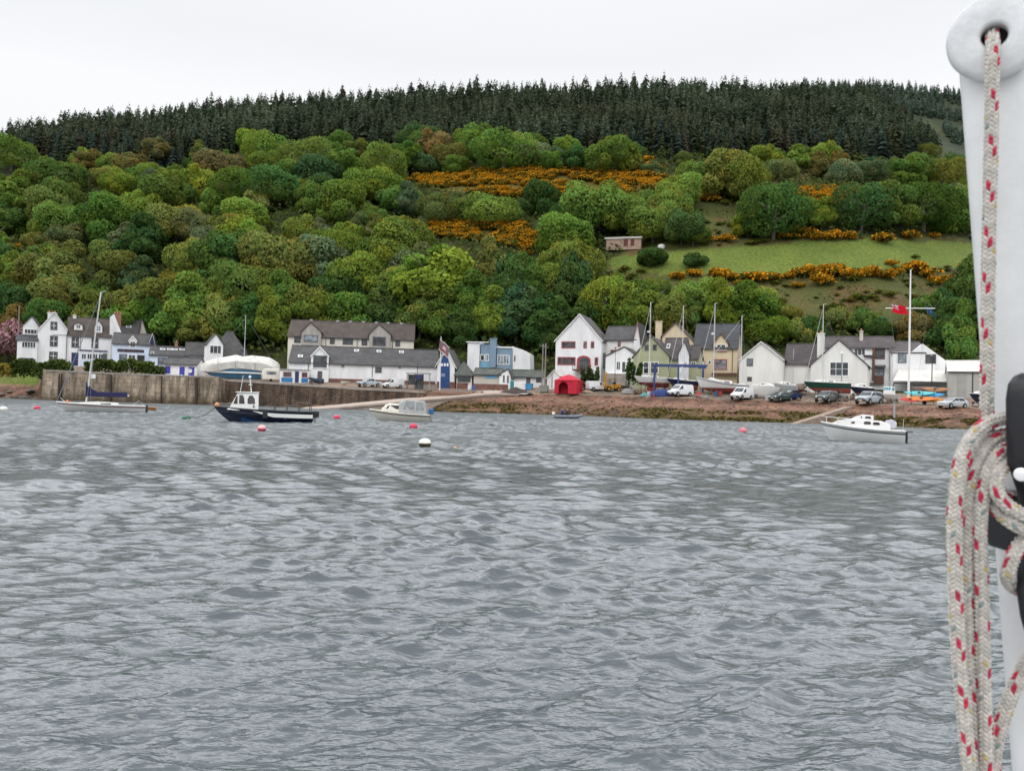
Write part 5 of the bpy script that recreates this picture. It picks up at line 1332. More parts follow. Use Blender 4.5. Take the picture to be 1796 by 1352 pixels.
def mast(root, x, z0, h, r=.075, rake=0.0, spreader=True, bow=None, stern=None, beam=1.0, radar=False, furl=None):
    top = Vector((x - math.sin(rake) * h, 0, z0 + math.cos(rake) * h)); b0 = Vector((x, 0, z0))
    m_ = MB().tube([b0, top], [r, r * .75], 8).build('mast', ALU, root, True)
    if spreader:
        q = b0.lerp(top, .55); MB().tube([q + Vector((0, -.8, 0)), q + Vector((0, .8, 0))], .03, 6).build('spreader', ALU, m_)
        q2 = b0.lerp(top, .99); MB().tube([q2, q2 + Vector((-.45, 0, .25))], .02, 5).build('wind_vane', ALU, m_)
    if radar:
        q = b0.lerp(top, .60) + Vector((.32, 0, 0)); MB().lathe([(.05, -.16), (.24, -.12), (.26, 0), (.2, .16), (.03, .2)], 12, q).build('radar_dome', GEL, m_, True)
    rg = MB(); hd = b0.lerp(top, .96)
    if bow: rg.tube([hd, bow], .014 if not furl else .02, 5)
    if stern: rg.tube([top, stern], .012, 5)
    q = b0.lerp(top, .55)
    for sg in (1, -1): rg.tube([b0.lerp(top, .95), q + Vector((0, sg * .8, 0)), (x - .1, sg * beam, z0)], .011, 5); rg.tube([q, (x - .4, sg * beam, z0)], .011, 5)
    rg.build('rigging', WIRE, root)
    if furl and bow:
        bv = Vector(bow); MB().tube([bv.lerp(hd, .04), bv.lerp(hd, .5), bv.lerp(hd, .96)], [.05, .045, .025], 6).build('furled_sail', furl, root, True)
    return top
def boom(root, x, z, L, cover, h0=.9):
    b = MB().tube([(x, 0, z), (x - L, 0, z + .05)], .06, 8).build('boom', ALU, root, True)
    secs = []
    for t in np.linspace(0, 1, 8):
        hh = .40 + (h0 - .40) * max(0, 1 - t * 4.2) ** 1.3
        secs.append([(x + .12 - (L - .1) * t, w, z - .12 + (hh + .12) * f) for w, f in ((-.13, 0), (.13, 0), (.11, .75), (0, 1), (-.11, .75))])
    MB().loft(secs).build('sail_cover', cover, b, True)

# ---- afloat -------------------------------------------------------
def moored(name, label, xc, ywl, heading, cat='boat', roll=0.0):
    p, D = water_at(xc, ywl)
    o = thing(name, label, cat, p, R(heading) - bearing(xc)); o.rotation_euler.x = roll
    return o, D / F
t, s = moored('sailing_boat', 'white sailing yacht with furled navy sail cover moored off the stone pier', 178, 722.5, 178)
zs, hb = hull(t, 8.5, 2.3, .72, .98, .35, 1.1, GEL, ANTIK, DECK, GEL, .55, .48, .05, FR_R)
sc_ = [(-1.6, .62, 1.02, .62, .55), (.4, .66, 1.12, .66, .58), (2.0, .72, .98, .42, .36), (2.5, .78, .84, .3, .28)]
cb = cabin(t, sc_, GEL); sidewin(cb, sc_, [[(-.9, .8), (.1, .82), (.1, .96), (-.9, .94)]])
mast(t, 1.5, .8, 12.1, .085, R(5), True, (4.2, 0, 1.0), (-4.1, 0, .8), 1.05, False, mat('grey blue sail roll', (.16, .19, .24), .8, .2, 3))
boom(t, 1.45, 1.75, 4.1, COVERN, 1.45)
MB().box(-4.5, -4.27, -.12, .12, -.3, .85).build('rudder', mat('dark green paint', (.02, .05, .045), .6), t)
MB().tube([(-4.1, .5, .8), (-3.6, .6, 1.3), (-3.0, .8, .8)], .02, 5).tube([(3.4, .2, .95), (3.9, 0, 1.45), (3.4, -.2, .95)], .02, 5).build('pulpit', ALU, t)
MB().lathe([(.02, -.16), (.15, -.1), (.17, .05), (.02, .17)], 10, (3.2, .35, 1.06)).build('anchor_buoy', ORANGE, t, True)
t, s = moored('tender', 'small orange-brown wooden tender floating at the yacht\'s stern', 260, 719.5, 184)
hull(t, 1.7, .9, .36, .46, .15, .3, mat('orange wood', (.50, .22, .08), .6, .2, 2), ANTIK, WOOD, WOOD, .85, .5, .02)
t, s = moored('fishing_boat', 'dark blue fishing boat with white wheelhouse moored in front of the quay', 462, 740, 180.5)
zs, hb = hull(t, 8.0, 2.7, .92, 1.26, .3, 1.25, NAVYH, NAVYH, DECK, BLACK, .88, .42, .02, None, .32)
v = MB(); S2 = np.linspace(.0, .62, 10)
for sg in (1, -1):
    a = [(-4 + q * 8 * .985, sg * (hb(q) * .985 + .045), zs(q) - .10 - .10 * min(1, (.62 - q) * 6)) for q in S2]; b = [(x, y, z - (.02 + .30 * min(1, (.62 - q) * 5))) for (x, y, z), q in zip(a, S2)]
    for i in range(9): v.add([a[i], a[i + 1], b[i + 1], b[i]], [(0, 1, 2, 3)])
v.build('white_bulwark', GEL, t)
v = MB()
for sg in (1, -1):
    q = [.78, .70, .60, .5]; fl = [.42, .36, .30, .26]
    a = [(-4 + k * 8 * .93, sg * (hb(k) * f ** .42 + .035), -.3 * (1 - k ** 5) + (zs(k) + .3) * f) for k, f in zip(q, fl)]
    b = [(-4 + k * 8 * .92, sg * (hb(k) * .22 ** .42 + .035), -.3 * (1 - k ** 5) + (zs(k) + .3) * .22) for k in q]
    for i in range(3): v.add([a[i], a[i + 1], b[i + 1], b[i]], [(0, 1, 2, 3)])
    x = -4 + .30 * 8 * .95; y = sg * (hb(.3) * .72 ** .42 + .03); v.add([(x - .12, y, .28), (x + .12, y, .28), (x + .12, y, .72), (x - .12, y, .72)], [(0, 1, 2, 3)])
v.build('blue_hull_mark', mat('bright blue mark', (.02, .10, .28), .5), t)
sc_ = [(.45, .9, 2.42, 1.02, .74), (.5, .9, 2.46, 1.02, .76), (2.02, .95, 2.46, .95, .72), (2.15, .95, 2.38, .93, .70), (2.75, 1.0, 1.18, .8, .74), (2.95, 1.02, 1.08, .7, .66)]
cb = cabin(t, sc_, GEL, 'wheelhouse', .07)
sidewin(cb, sc_, [[(.72, 1.52), (1.32, 1.52), (1.34, 1.9), (1.22, 2.2), (.95, 2.24), (.76, 1.95)], [(1.55, 1.52), (2.0, 1.52), (2.0, 2.26), (1.72, 2.26), (1.6, 2.0)], [(2.12, 1.5), (2.46, 1.5), (2.24, 2.16), (2.12, 2.2)]], SMOKE, 'wheelhouse_window')
frontwin(cb, (2.54, 1.55), (2.22, 2.22), .72, .62, None, 'windscreen', 2)
MB().box(.78, .86, 1.0, 1.012, 1.22, 1.45).box(.72, .92, .995, 1.007, 1.28, 1.32).build('hull_mark', NAVY, cb)
MB().box(.4, 2.3, -.82, .82, 2.44, 2.53).build('wheelhouse_roof', GEL, cb, bevel=.03)
MB().tube([(1.05, .3, 2.5), (1.2, .3, 3.7)], [.05, .04], 6).box(1.0, 1.3, .1, .5, 3.1, 3.17).lathe([(.1, 3.7), (.13, 3.78), (.05, 3.92)], 8, (1.2, .3, 0)).build('light_mast', GEL, cb)
MB().tube([(1.95, -.3, 2.5), (1.75, -.3, 3.9)], .022, 5).build('whip_aerial', GEL, cb)
rl = MB()
for x in (-3.85, -2.9, -1.9, -.9):
    for sg in (1, -1): rl.tube([(x, sg * 1.12, .85), (x, sg * 1.08, 1.55 if x > -3.5 else 1.72)], .035, 5)
for sg in (1, -1): rl.tube([(-3.85, sg * 1.1, 1.72), (-2.9, sg * 1.1, 1.72), (-2.6, sg * 1.1, 1.5), (-1.9, sg * 1.1, 1.42)], .03, 5)
rl.tube([(-3.85, 1.1, 1.72), (-3.85, -1.1, 1.72)], .03, 5); rl.build('stern_rail', mat('rusty rail', (.09, .07, .06), .7, .3, 4), t)
MB().box(-.3, .1, 1.3, 1.42, .35, .95).build('fender', BLACK, t, bevel=.04)
outboard(t, -4.0, .42, BLACK, 1.15)
MB().lathe([(.02, -.2), (.19, -.1), (.2, .08), (.04, .2)], 10, (3.75, .2, 1.38)).build('bow_fender', mat('pale orange plastic', (.6, .28, .14), .6), t, True)
FBOAT = t
t, s = moored('cabin_cruiser', 'small cream cabin cruiser with clear canopy and blue outboard motor', 700, 738.5, 182.5)
zs, hb = hull(t, 5.7, 2.2, .58, .95, .28, .9, GELC, GELC, GELC, GELC, .92, .38, -.02, mat('brown stripe', (.14, .07, .05), .5), .05)
sc_ = [(-.2, .72, 1.42, .78, .6), (.95, .78, 1.5, .75, .56), (1.35, .82, 1.38, .7, .52), (1.75, .85, 1.02, .6, .5)]
cb = cabin(t, sc_, GELC, 'cabin', .1); sidewin(cb, sc_, [[(-.05, 1.0), (1.35, 1.03), (1.05, 1.32), (-.05, 1.32)]]); frontwin(cb, (1.68, 1.06), (1.4, 1.34), .48, .46)
sc_ = [(-2.55, .62, 1.5, .86, .74), (-2.35, .62, 1.72, .88, .72), (-.6, .7, 1.86, .84, .68), (.1, .76, 1.5, .78, .6)]
cv = cabin(t, sc_, mat('grey canopy', (.36, .37, .36), .6, .15, 2), 'canopy', .05)
sidewin(cv, sc_, [[(-2.3, .95), (-1.55, .95), (-1.55, 1.62), (-2.2, 1.58)], [(-1.4, .98), (-.3, 1.0), (-.62, 1.68), (-1.4, 1.66)]], mat('clear plastic', (.26, .27, .27), .15, .3, 2), 'canopy_window')
outboard(t, -2.85, .62, mat('bright blue cowl', (.02, .13, .33), .4), .95)
t.scale = (1.04, 1.04, 1.2)
t, s = moored('motor_cruiser', 'white motor cruiser with black rubbing strake moored near the right shore', 1512, 774.5, 179)
zs, hb = hull(t, 5.75, 2.1, .78, 1.2, .3, .7, GEL, ANTIB, GEL, GEL, .72, .42, -.02, BLACK, .02)
sc_ = [(-1.9, .80, 1.15, .8, .7), (-1.3, .85, 1.38, .8, .66), (.9, .95, 1.46, .78, .62), (1.7, 1.0, 1.34, .58, .5), (2.15, 1.05, 1.12, .4, .36)]
cb = cabin(t, sc_, GEL, 'cabin', .08); sidewin(cb, sc_, [[(-.55, 1.14), (-.14, 1.14), (-.1, 1.25), (-.2, 1.33), (-.5, 1.33), (-.6, 1.24)], [(-1.15, 1.12), (-.76, 1.12), (-.7, 1.22), (-.8, 1.3), (-1.1, 1.3), (-1.2, 1.21)], [(.5, 1.16), (.75, 1.16), (.72, 1.3), (.5, 1.3)]])
sc2 = [(-.75, 1.4, 1.72, .6, .5), (.0, 1.42, 1.76, .6, .5), (.5, 1.43, 1.62, .52, .44), (.75, 1.43, 1.47, .46, .42)]
up = cabin(t, sc2, GEL, 'raised_roof', .06); sidewin(up, sc2, [[(-.6, 1.5), (.1, 1.52), (.1, 1.66), (-.55, 1.66)]])
cv = cabin(t, [(-2.3, .95, 1.35, .45, .3), (-2.0, .95, 1.5, .5, .35), (-1.55, .95, 1.42, .5, .34)], mat('pale grey canvas', (.45, .46, .5), .8, .2, 3, .3), 'spray_hood', .06)
rl = MB()
for x, y in ((2.5, .2), (1.7, .6), (.8, .85)):
    for sg in (1, -1): rl.tube([(x, sg * y, 1.0 + x * .05), (x, sg * y, 1.42 + x * .05)], .014, 5)
for sg in (1, -1): rl.tube([(2.85, 0, 1.6), (2.5, sg * .2, 1.55), (1.7, sg * .6, 1.5), (.8, sg * .85, 1.46)], .014, 5)
rl.tube([(-2.7, .7, .8), (-2.75, .7, 1.55)], .016, 5).build('guard_rail', ALU, t)
MB().box(-3.05, -2.87, -.05, .05, -.3, .75).box(-3.4, -2.7, -.03, .03, .72, .78).build('rudder', BLACK, t)
t.scale = (1.0, 1.02, 1.15)
# inflatable with two people
t, s = moored('inflatable_boat', 'small grey inflatable boat carrying two people close to the beach', 997, 734, 4)
g = MB()
for sg in (1, -1): g.tube([(-2.15, sg * .68, .26), (-1.9, sg * .68, .26), (.9, sg * .66, .3), (1.6, sg * .42, .42), (1.95, 0, .5)], [.1, .23, .23, .21, .2], 10)
g.build('tube', mat('grey hypalon', (.14, .16, .2), .6, .15, 2), t, True)
MB().box(-1.9, 1.5, -.62, .62, .05, .14).box(-1.95, -1.88, -.6, .6, .05, .5).box(-.4, -.1, -.62, .62, .3, .36).build('floor', mat('grey floor', (.1, .1, .1), .8), t)
outboard(t, -1.95, .5, mat('white cowl', (.6, .58, .54), .4), .8)
RIB = t
def person(label, loc, rz, jacket, trousers, hair, lean=.15):
    def skin(name, verts, edges, rad, m, parent=None, root=0):
        me = bpy.data.meshes.new(name); me.from_pydata(verts, edges, []); me.update(); me.materials.append(m)
        o = bpy.data.objects.new(name, me); COL.objects.link(o); o.parent = parent
        sm = o.modifiers.new('skin', 'SKIN'); sm.use_smooth_shade = True
        bpy.context.view_layer.update()
        for i, r in enumerate(rad): me.skin_vertices[0].data[i].radius = (r, r) if not isinstance(r, tuple) else r
        me.skin_vertices[0].data[root].use_root = True
        su = o.modifiers.new('sub', 'SUBSURF'); su.levels = 1; su.render_levels = 1
        return o
    L_ = lean
    J = [(0, 0, .0), (L_ * .4, 0, .25), (L_, 0, .48), (L_ + .03, 0, .58), (L_ + .06, 0, .66), (L_ + .08, 0, .80)]      # pelvis..head
    V, E, Rr = list(J), [(i, i + 1) for i in range(5)], [.15, .14, .16, .065, .085, .09]
    arms, legs = [], []
    for sg in (1, -1):
        n = len(V); a = [(L_, sg * .2, .47), (L_ + .05, sg * .27, .22), (L_ + .27, sg * .2, .1), (L_ + .36, sg * .17, .09)]
        V += a; E += [(2, n), (n, n + 1), (n + 1, n + 2), (n + 2, n + 3)]; Rr += [.075, .055, .045, .035]; arms.append(a)
        n = len(V); l = [(.08, sg * .11, -.02), (.46, sg * .14, .0), (.5, sg * .14, -.4), (.62, sg * .15, -.44)]
        V += l; E += [(0, n), (n, n + 1), (n + 1, n + 2), (n + 2, n + 3)]; Rr += [.1, .075, .055, .045]; legs.append(l)
    body = skin('person', V, E, Rr, mat('skin', (.45, .27, .19), .6, .1, 4))
    body.location = loc; body.rotation_euler = (0, 0, rz); tag(body, label, 'person')
    jv = J[:4]; je = [(0, 1), (1, 2), (2, 3)]; jr = [.175, .17, .185, .09]
    for a in arms:
        n = len(jv); jv = jv + a[:3]; je += [(2, n), (n, n + 1), (n + 1, n + 2)]; jr += [.1, .075, .06]
    skin('jacket', jv, je, jr, jacket, body)
    tv_ = [J[0]]; te = []; tr_ = [.168]
    for l in legs:
        n = len(tv_); tv_ = tv_ + l[:3]; te += [(0, n), (n, n + 1), (n + 1, n + 2)]; tr_ += [.118, .092, .07]
    skin('trousers', tv_, te, tr_, trousers, body)
    hd = J[5]; MB().lathe([(.02, .13), (.07, .115), (.103, .05), (.106, -.01), (.095, -.05)], 10, (hd[0] - .02, 0, hd[2])).build('hair', hair, body, True)
    f = MB()
    for sg in (1, -1): f.lathe([(.004, -.012), (.013, -.004), (.013, .004), (.004, .012)], 6, (hd[0] + .083, sg * .034, hd[2] + .01))
    f.build('eyes', BLACK, body); MB().box(hd[0] + .08, hd[0] + .112, -.014, .014, hd[2] - .03, hd[2] + .0).build('nose', mat('skin', (.45, .27, .19)), body)
    return body
m_ = RIB.matrix_basis if False else None
bpy.context.view_layer.update()
for lx, ly, jk, lab in ((-1.05, .12, mat('blue violet jacket', (.04, .04, .22), .8, .2, 4), 'person in a blue jacket sitting at the stern of the inflatable boat'), (-.25, -.1, mat('dark maroon jacket', (.05, .02, .035), .8, .2, 4), 'person in a dark jacket sitting in the middle of the inflatable boat')):
    w_ = RIB.matrix_world @ Vector((lx, ly, .68)); person(lab, w_, RIB.rotation_euler.z + (0.2 if lx < -.5 else .9), jk, mat('dark trousers', (.03, .03, .04), .9), mat('brown hair', (.06, .04, .03), .9))
# buoys
def buoy(label, x, ywl, dpx, m, m2=None, squash=.9, cat='buoy', ring=True, grp=None):
    p, D = water_at(x, ywl - 1.2); r = dpx * D / F / 2
    o = thing('mooring_buoy', label, cat, p, group=grp)
    pr_ = lambda a, b: [(r * math.cos(q), r * squash * (math.sin(q) + (.74 if m2 else .42))) for q in np.linspace(a, b, 7)]
    MB().lathe(pr_(-1.45, .05 if m2 else 1.45), 20).build('lower_float' if m2 else 'float', m2 or m, o, True)
    if m2: MB().lathe(pr_(.052, 1.45), 20).build('upper_float', m, o, True)
    MB().lathe([(r * .1, r * squash * 1.38), (r * .12, r * squash * 1.5), (r * .05, r * squash * 1.62)], 8).build('eye', METAL, o)
    return o
PINK = mat('faded pink plastic', (.62, .16, .19), .55, .25, 5); PINKR = mat('pink red plastic', (.55, .035, .085), .5, .2, 5); PALEP = mat('bleached pink plastic', (.68, .38, .38), .55, .15, 5)
WHB = mat('white buoy plastic', (.66, .65, .60), .45, .12, 4); WEEDY = mat('weedy buoy foot', (.07, .06, .025), .9, .4, 6); GRNB = mat('green buoy plastic', (.01, .11, .055), .5, .2, 4)
buoy('big white mooring buoy with weedy dark foot, nearest to the viewer', 745, 785.5, 22.5, WHB, WEEDY, .82)
buoy('bleached pink mooring buoy just in front of the blue fishing boat', 459, 757.5, 14.5, PALEP, PINKR, .9)
buoy('red mooring buoy floating right below the stern of the cream cruiser', 725, 752.5, 15, PINKR, None, .85)
buoy('red mooring buoy between the fishing boat and the cream cruiser', 591, 735.5, 12, PINKR, None, .8)
buoy('pink mooring buoy left of the white motor cruiser on the right', 1303, 759.5, 14, PINK, None, .85)
buoy('red mooring buoy left of the moored sailing yacht', 65, 719, 11, PINKR, None, .8)
buoy('off-white mooring buoy at the left edge of the water', 6, 721, 14, WHB, None, .75)
gb = buoy('green mooring buoy tied by a line to the blue fishing boat', 327, 737, 16, GRNB, None, .62)
buoy('tiny pale orange float on the water above the big white buoy', 797, 753, 5, mat('faded orange plastic', (.55, .3, .25), .6), None, .7, 'float')
buoy('tiny orange float on the water beside the big white buoy', 798, 787, 8, mat('orange float plastic', (.55, .3, .12), .6), None, .5, 'float')
bpy.context.view_layer.update()
a = gb.matrix_world @ Vector((.1, 0, .3)); b = FBOAT.matrix_world @ Vector((3.85, 0, 1.2))
pts = [a.lerp(b, t_) - Vector((0, 0, .42 * math.sin(math.pi * t_))) for t_ in np.linspace(0, 1, 9)]
tag(MB().tube(pts, .028, 5).build('mooring_rope', mat('dark rope', (.12, .1, .08), .9), None), 'slack mooring rope from the green buoy to the fishing boat bow', 'rope')

# ---- ashore --------------------------------------------------------
CR = mat('cradle steel', (.07, .06, .06), .8, .3, 3)
def ashore(name, label, x0, x1, ysb, yss, ybot, D, top, bottom, phi=22, Bm=2.4, flip=False, wl=.45, gun=None, masts=(), cab=True, keel=True, rake=1.0, deckm=None, stripe=None, cat='yacht', cradle=True, cablab=None, cabh=.5, boomc=None):
    s = D / F; xc = (x0 + x1) / 2; Lpx = (x1 - x0) * s
    L = (Lpx - Bm * math.sin(R(phi)) * .6) / math.cos(R(phi))
    tot = (ybot - (ysb + yss) / 2) * s; dr = tot * wl; P = at(xc, ybot, D); g = gz(P.x, P.y)
    zb = P.z
    o = thing(name, label, cat, (P.x, P.y, zb + dr), R(180 + phi) - bearing(xc) if not flip else R(-phi) - bearing(xc))
    fb, fs = (ybot - ysb) * s - dr, (ybot - yss) * s - dr
    zs, hb = hull(o, L, Bm, fs, fb, dr, rake, top, bottom, deckm or DECK, gun, .72, .5, 0.02, stripe)
    if cab:
        sc_ = [(-L * .18, fs - .1, fs + cabh * .8, Bm * .30, Bm * .25), (L * .06, fs - .1, fs + cabh, Bm * .30, Bm * .25), (L * .22, fs - .1, (fs + fb) / 2 + cabh * .7, Bm * .22, Bm * .18), (L * .28, fs - .1, (fs + fb) / 2 + .12, Bm * .16, Bm * .14)]
        cb = cabin(o, sc_, GEL, 'cabin', .06); sidewin(cb, sc_, [[(-L * .13, fs + cabh * .3), (-L * .02, fs + cabh * .32), (-L * .02, fs + cabh * .68), (-L * .12, fs + cabh * .64)], [(L * .02, fs + cabh * .34), (L * .12, fs + cabh * .4), (L * .11, fs + cabh * .68), (L * .02, fs + cabh * .68)]])
        MB().box(-L * .42, -L * .2, -Bm * .28, Bm * .28, fs - .1, fs + .2).build('cockpit_coaming', GEL, o, bevel=.03)
    if keel and zb - g > .3:
        MB().prism([(-L * .16, -dr * .9), (L * .12, -dr * .9), (L * .06, g - zb - dr + .05), (-L * .14, g - zb - dr + .05)], -.09, .09).build('keel', bottom, o)
        MB().prism([(-L * .44, -dr * .2), (-L * .36, -dr * .6), (-L * .38, -dr * 1.6), (-L * .44, -dr * 1.5)], -.05, .05).build('rudder', bottom, o)
    for (mx_, ytop, fx, rad, bc) in masts:
        hm = (ysb - ytop) * s
        mast(o, L * fx, (fs + fb) / 2, hm, .085, 0, True, (L * .47, 0, fb), (-L * .48, 0, fs), Bm * .42, rad, mat('furled genoa', (.5, .49, .46), .8, .2, 3))
        if bc: boom(o, L * fx - .1, fs + 1.15, L * .38, bc, .5)
    if cradle:
        c_ = thing('boat_cradle', 'steel cradle propping up the ' + (cablab or label), 'cradle', (P.x, P.y, g), o.rotation_euler.z)
        hh = zb - g + dr * .55
        for i, x in enumerate((-L * .27, L * .22)):
            fr = MB().box(x - .08, x + .08, -Bm * .5, Bm * .5, .0, .14).build('base_beam', CR, c_)
            for sg in (1, -1): MB().tube([(x, sg * Bm * .46, .1), (x, sg * Bm * .36, max(hh, .4))], .05, 6).build('prop', CR, c_); MB().box(x - .2, x + .2, sg * Bm * .36 - .06, sg * Bm * .36 + .06, max(hh, .4) - .05, max(hh, .4) + .25).build('pad', CR, c_)
    return o, L
ashore('beached_yacht', 'white yacht with red underside and tall mast, ashore before the green house', 1109, 1174, 659.5, 663, 679, 146, GEL, ANTIR, 24, 2.5, masts=((1141, 528, .06, True, None),), cablab='white and red yacht')
ashore('beached_yacht', 'navy blue yacht with a mast, ashore behind the white van', 1167, 1224, 663.5, 668, 684, 145, NAVYH, ANTIR, 20, 2.4, masts=((1198, 534, .0, False, None),), cablab='navy blue yacht', gun=GEL)
ashore('beached_yacht', 'long white yacht with radar mast, largest boat ashore under the cream house', 1219, 1312, 661, 674, 690, 144, GEL, ANTIR, 14, 2.9, wl=.42, masts=((1251, 525, .16, True, None), (1295, 546, -.36, False, None)), cablab='long white yacht', cabh=.75, stripe=NAVY)
ashore('beached_motorboat', 'small white motorboat ashore right of the white people carrier', 1316, 1369, 679, 676, 698, 139.5, GEL, GEL, 18, 2.0, True, .3, masts=(), keel=False, cablab='small white motorboat', cabh=.45, cat='motorboat')
ashore('beached_yacht', 'dark green yacht with red underside, ashore before the square window', 1410, 1489, 669, 671.5, 692, 140, GREENH, ANTIR, 10, 2.3, wl=.5, gun=GEL, masts=((1440, 532, .10, False, None),), cablab='dark green yacht', stripe=None)
ashore('beached_motorboat', 'navy motorboat with white cabin and red underside, ashore by the timber bay', 1488, 1531, 678, 680, 696, 139, NAVYH, ANTIR, 28, 2.2, wl=.4, gun=GEL, keel=True, cablab='navy motorboat', cabh=.75, cat='motorboat')
ashore('beached_dinghy', 'small white covered dinghy ashore beside the dark grey car', 1463, 1490, 690, 690, 700, 135, TARPW, GEL, 20, 1.7, wl=.5, cab=False, keel=False, cablab='small covered dinghy', cat='dinghy', deckm=TARPW)
ashore('beached_dinghy', 'dinghy under a bright blue cover ashore beside the dark green car', 1382, 1410, 690, 692, 702, 138, mat('bright blue cover', (.03, .07, .26), .7, .25, 2, .4), ANTIK, 20, 1.7, True, .4, cab=False, keel=False, deckm=mat('bright blue cover', (.03, .07, .26)), cablab='blue covered dinghy', cat='dinghy')
ashore('beached_motorboat', 'dark hulled motorboat with white top beside the white spar', 1699, 1742, 690, 692, 711, 124, NAVYH, ANTIK, 30, 2.0, False, .3, gun=GEL, keel=False, cablab='dark hulled motorboat', cabh=.55, cat='motorboat')
t, L_ = ashore('beached_boat', 'white fishing boat with small wheelhouse, ashore bow-on beside the silver car', 1543, 1576, 691, 692, 705, 131, GEL, GELC, 62, 2.1, wl=.35, cab=False, keel=False, cablab='white fishing boat with wheelhouse', cat='boat')
sc_ = [(-.6, .7, 2.05, .75, .62), (.5, .7, 2.1, .72, .6), (.75, .72, 1.4, .68, .6)]
cb = cabin(t, sc_, GEL, 'wheelhouse', .05); sidewin(cb, sc_, [[(-.4, 1.45), (.3, 1.45), (.3, 1.9), (-.4, 1.9)]], mat('teal glass', (.03, .2, .25), .1)); frontwin(cb, (.72, 1.48), (.53, 1.98), .62, .54, mat('teal glass', (.03, .2, .25)), 'windscreen', 3)
ashore('beached_dinghy', 'small blue and grey boat on the quay left of the boathouse bay', 538, 568, 662, 664, 672, 161, mat('slate blue paint', (.10, .13, .22), .5), NAVY, 10, 1.7, wl=.4, cab=False, keel=False, cablab='blue and grey boat', cat='dinghy')
ashore('beached_dinghy', 'white dinghy lying by the boathouse wall left of the silver pickup', 598, 617, 668.5, 668.5, 675, 160, GEL, GELC, 6, 1.4, True, .4, cab=False, keel=False, cradle=False, cat='dinghy')
ashore('beached_dinghy', 'white dinghy with red bag under the bow of the long white yacht', 1216, 1240, 693, 693, 699.5, 139.5, GEL, GELC, 6, 1.4, False, .4, cab=False, keel=False, cradle=False, cat='dinghy')
ashore('beached_motorboat', 'grey white motorboat with small cabin, ashore behind the dark green car', 1356, 1398, 672, 676, 692, 143.5, mat('grey gelcoat', (.42, .44, .45), .5, .12, 1.5), GEL, 12, 2.2, wl=.35, keel=False, cablab='grey white motorboat', cabh=.7, cat='motorboat')
ashore('beached_boat', 'boat under a pinkish beige cover, ashore left of the dark green yacht', 1388, 1421, 671, 674, 690, 144, mat('beige cover', (.42, .34, .29), .9, .2, 2, .4), ANTIR, 16, 2.0, True, .4, cab=False, keel=True, deckm=mat('beige cover', (.42, .34, .29)), cablab='boat with the pinkish beige cover', cat='boat')
# covered boat on the pier
p = at(420, 664, 168)
t = thing('covered_boat', 'large boat under a long white tarpaulin standing on the pier', 'boat', p, -bearing(420) + R(3))
s = 168 / F; X = lambda x: (x - 420) * s; Z = lambda y: (664 - y) * s
secs = []
for x, yt, yl, yb_, w_ in ((356, 642, 647, 653.5, .5), (366, 635, 642, 654, 1.4), (385, 629, 639, 652, 1.9), (402, 625.5, 636, 647.5, 2.1), (413, 622.5, 634, 646.5, 2.1), (424, 625, 635, 647, 2.2), (440, 622.5, 635, 648, 2.2), (458, 623.5, 636, 650, 2.2), (470, 625, 640, 654, 2.0), (484, 633, 645, 657, 1.5), (487.5, 638, 648, 656, .9)):
    secs.append([(X(x), -w_ * .94, Z(yb_)), (X(x), -w_, Z(yl)), (X(x), -.25, Z(yt)), (X(x), .25, Z(yt)), (X(x), w_, Z(yl)), (X(x), w_ * .94, Z(yb_))])
MB().loft(secs).build('tarpaulin', TARPW, t, True)
hs = []
for x, w_, y0, y1 in ((358, .3, 648, 652), (372, 1.2, 649, 660), (395, 1.7, 648, 664), (430, 1.9, 648, 665), (458, 1.8, 650, 664), (463, 1.6, 650, 662)):
    hs.append([(X(x), -w_ * .6, Z(y1)), (X(x), -w_, Z(y0 + 4)), (X(x), -w_, Z(y0)), (X(x), w_, Z(y0)), (X(x), w_, Z(y0 + 4)), (X(x), w_ * .6, Z(y1))])
MB().loft(hs).build('hull', mat('steel blue hull', (.05, .16, .27), .5, .2, 1), t, True)
MB().loft([[(X(x), sg * q, Z(y)) for q, sg, y in ((w_, -1, 655), (w_, -1, 652.5), (w_, 1, 652.5), (w_, 1, 655))] for x, w_ in ((366, 1.0), (395, 1.75), (430, 1.95), (460, 1.85))]).build('white_strake', GEL, t)
for x in (383, 412, 444): MB().loft([[(X(x) + dx, -w_, Z(y)) for dx in (-.05, .05)] + [(X(x) + dx, -w_ - .03, Z(y)) for dx in (.05, -.05)] for w_, y in ((2.22, 650), (2.26, 637), (.35, 623))]).build('strap', WIRE, t)
mast(t, X(427), Z(640), (640 - 553) * s, .07, 0, True, (X(362), 0, Z(646)), (X(480), 0, Z(640)), 1.7)
c_ = thing('boat_cradle', 'steel cradle under the boat with the white tarpaulin', 'cradle', (p.x, p.y, p.z - .9), t.rotation_euler.z)
for x in (X(385), X(440)):
    MB().box(x - .1, x + .1, -1.7, 1.7, 0, .25).build('base_beam', CR, c_)
    for sg in (1, -1): MB().tube([(x, sg * 1.6, .1), (x, sg * 1.25, 1.2)], .06, 6).build('prop', CR, c_)

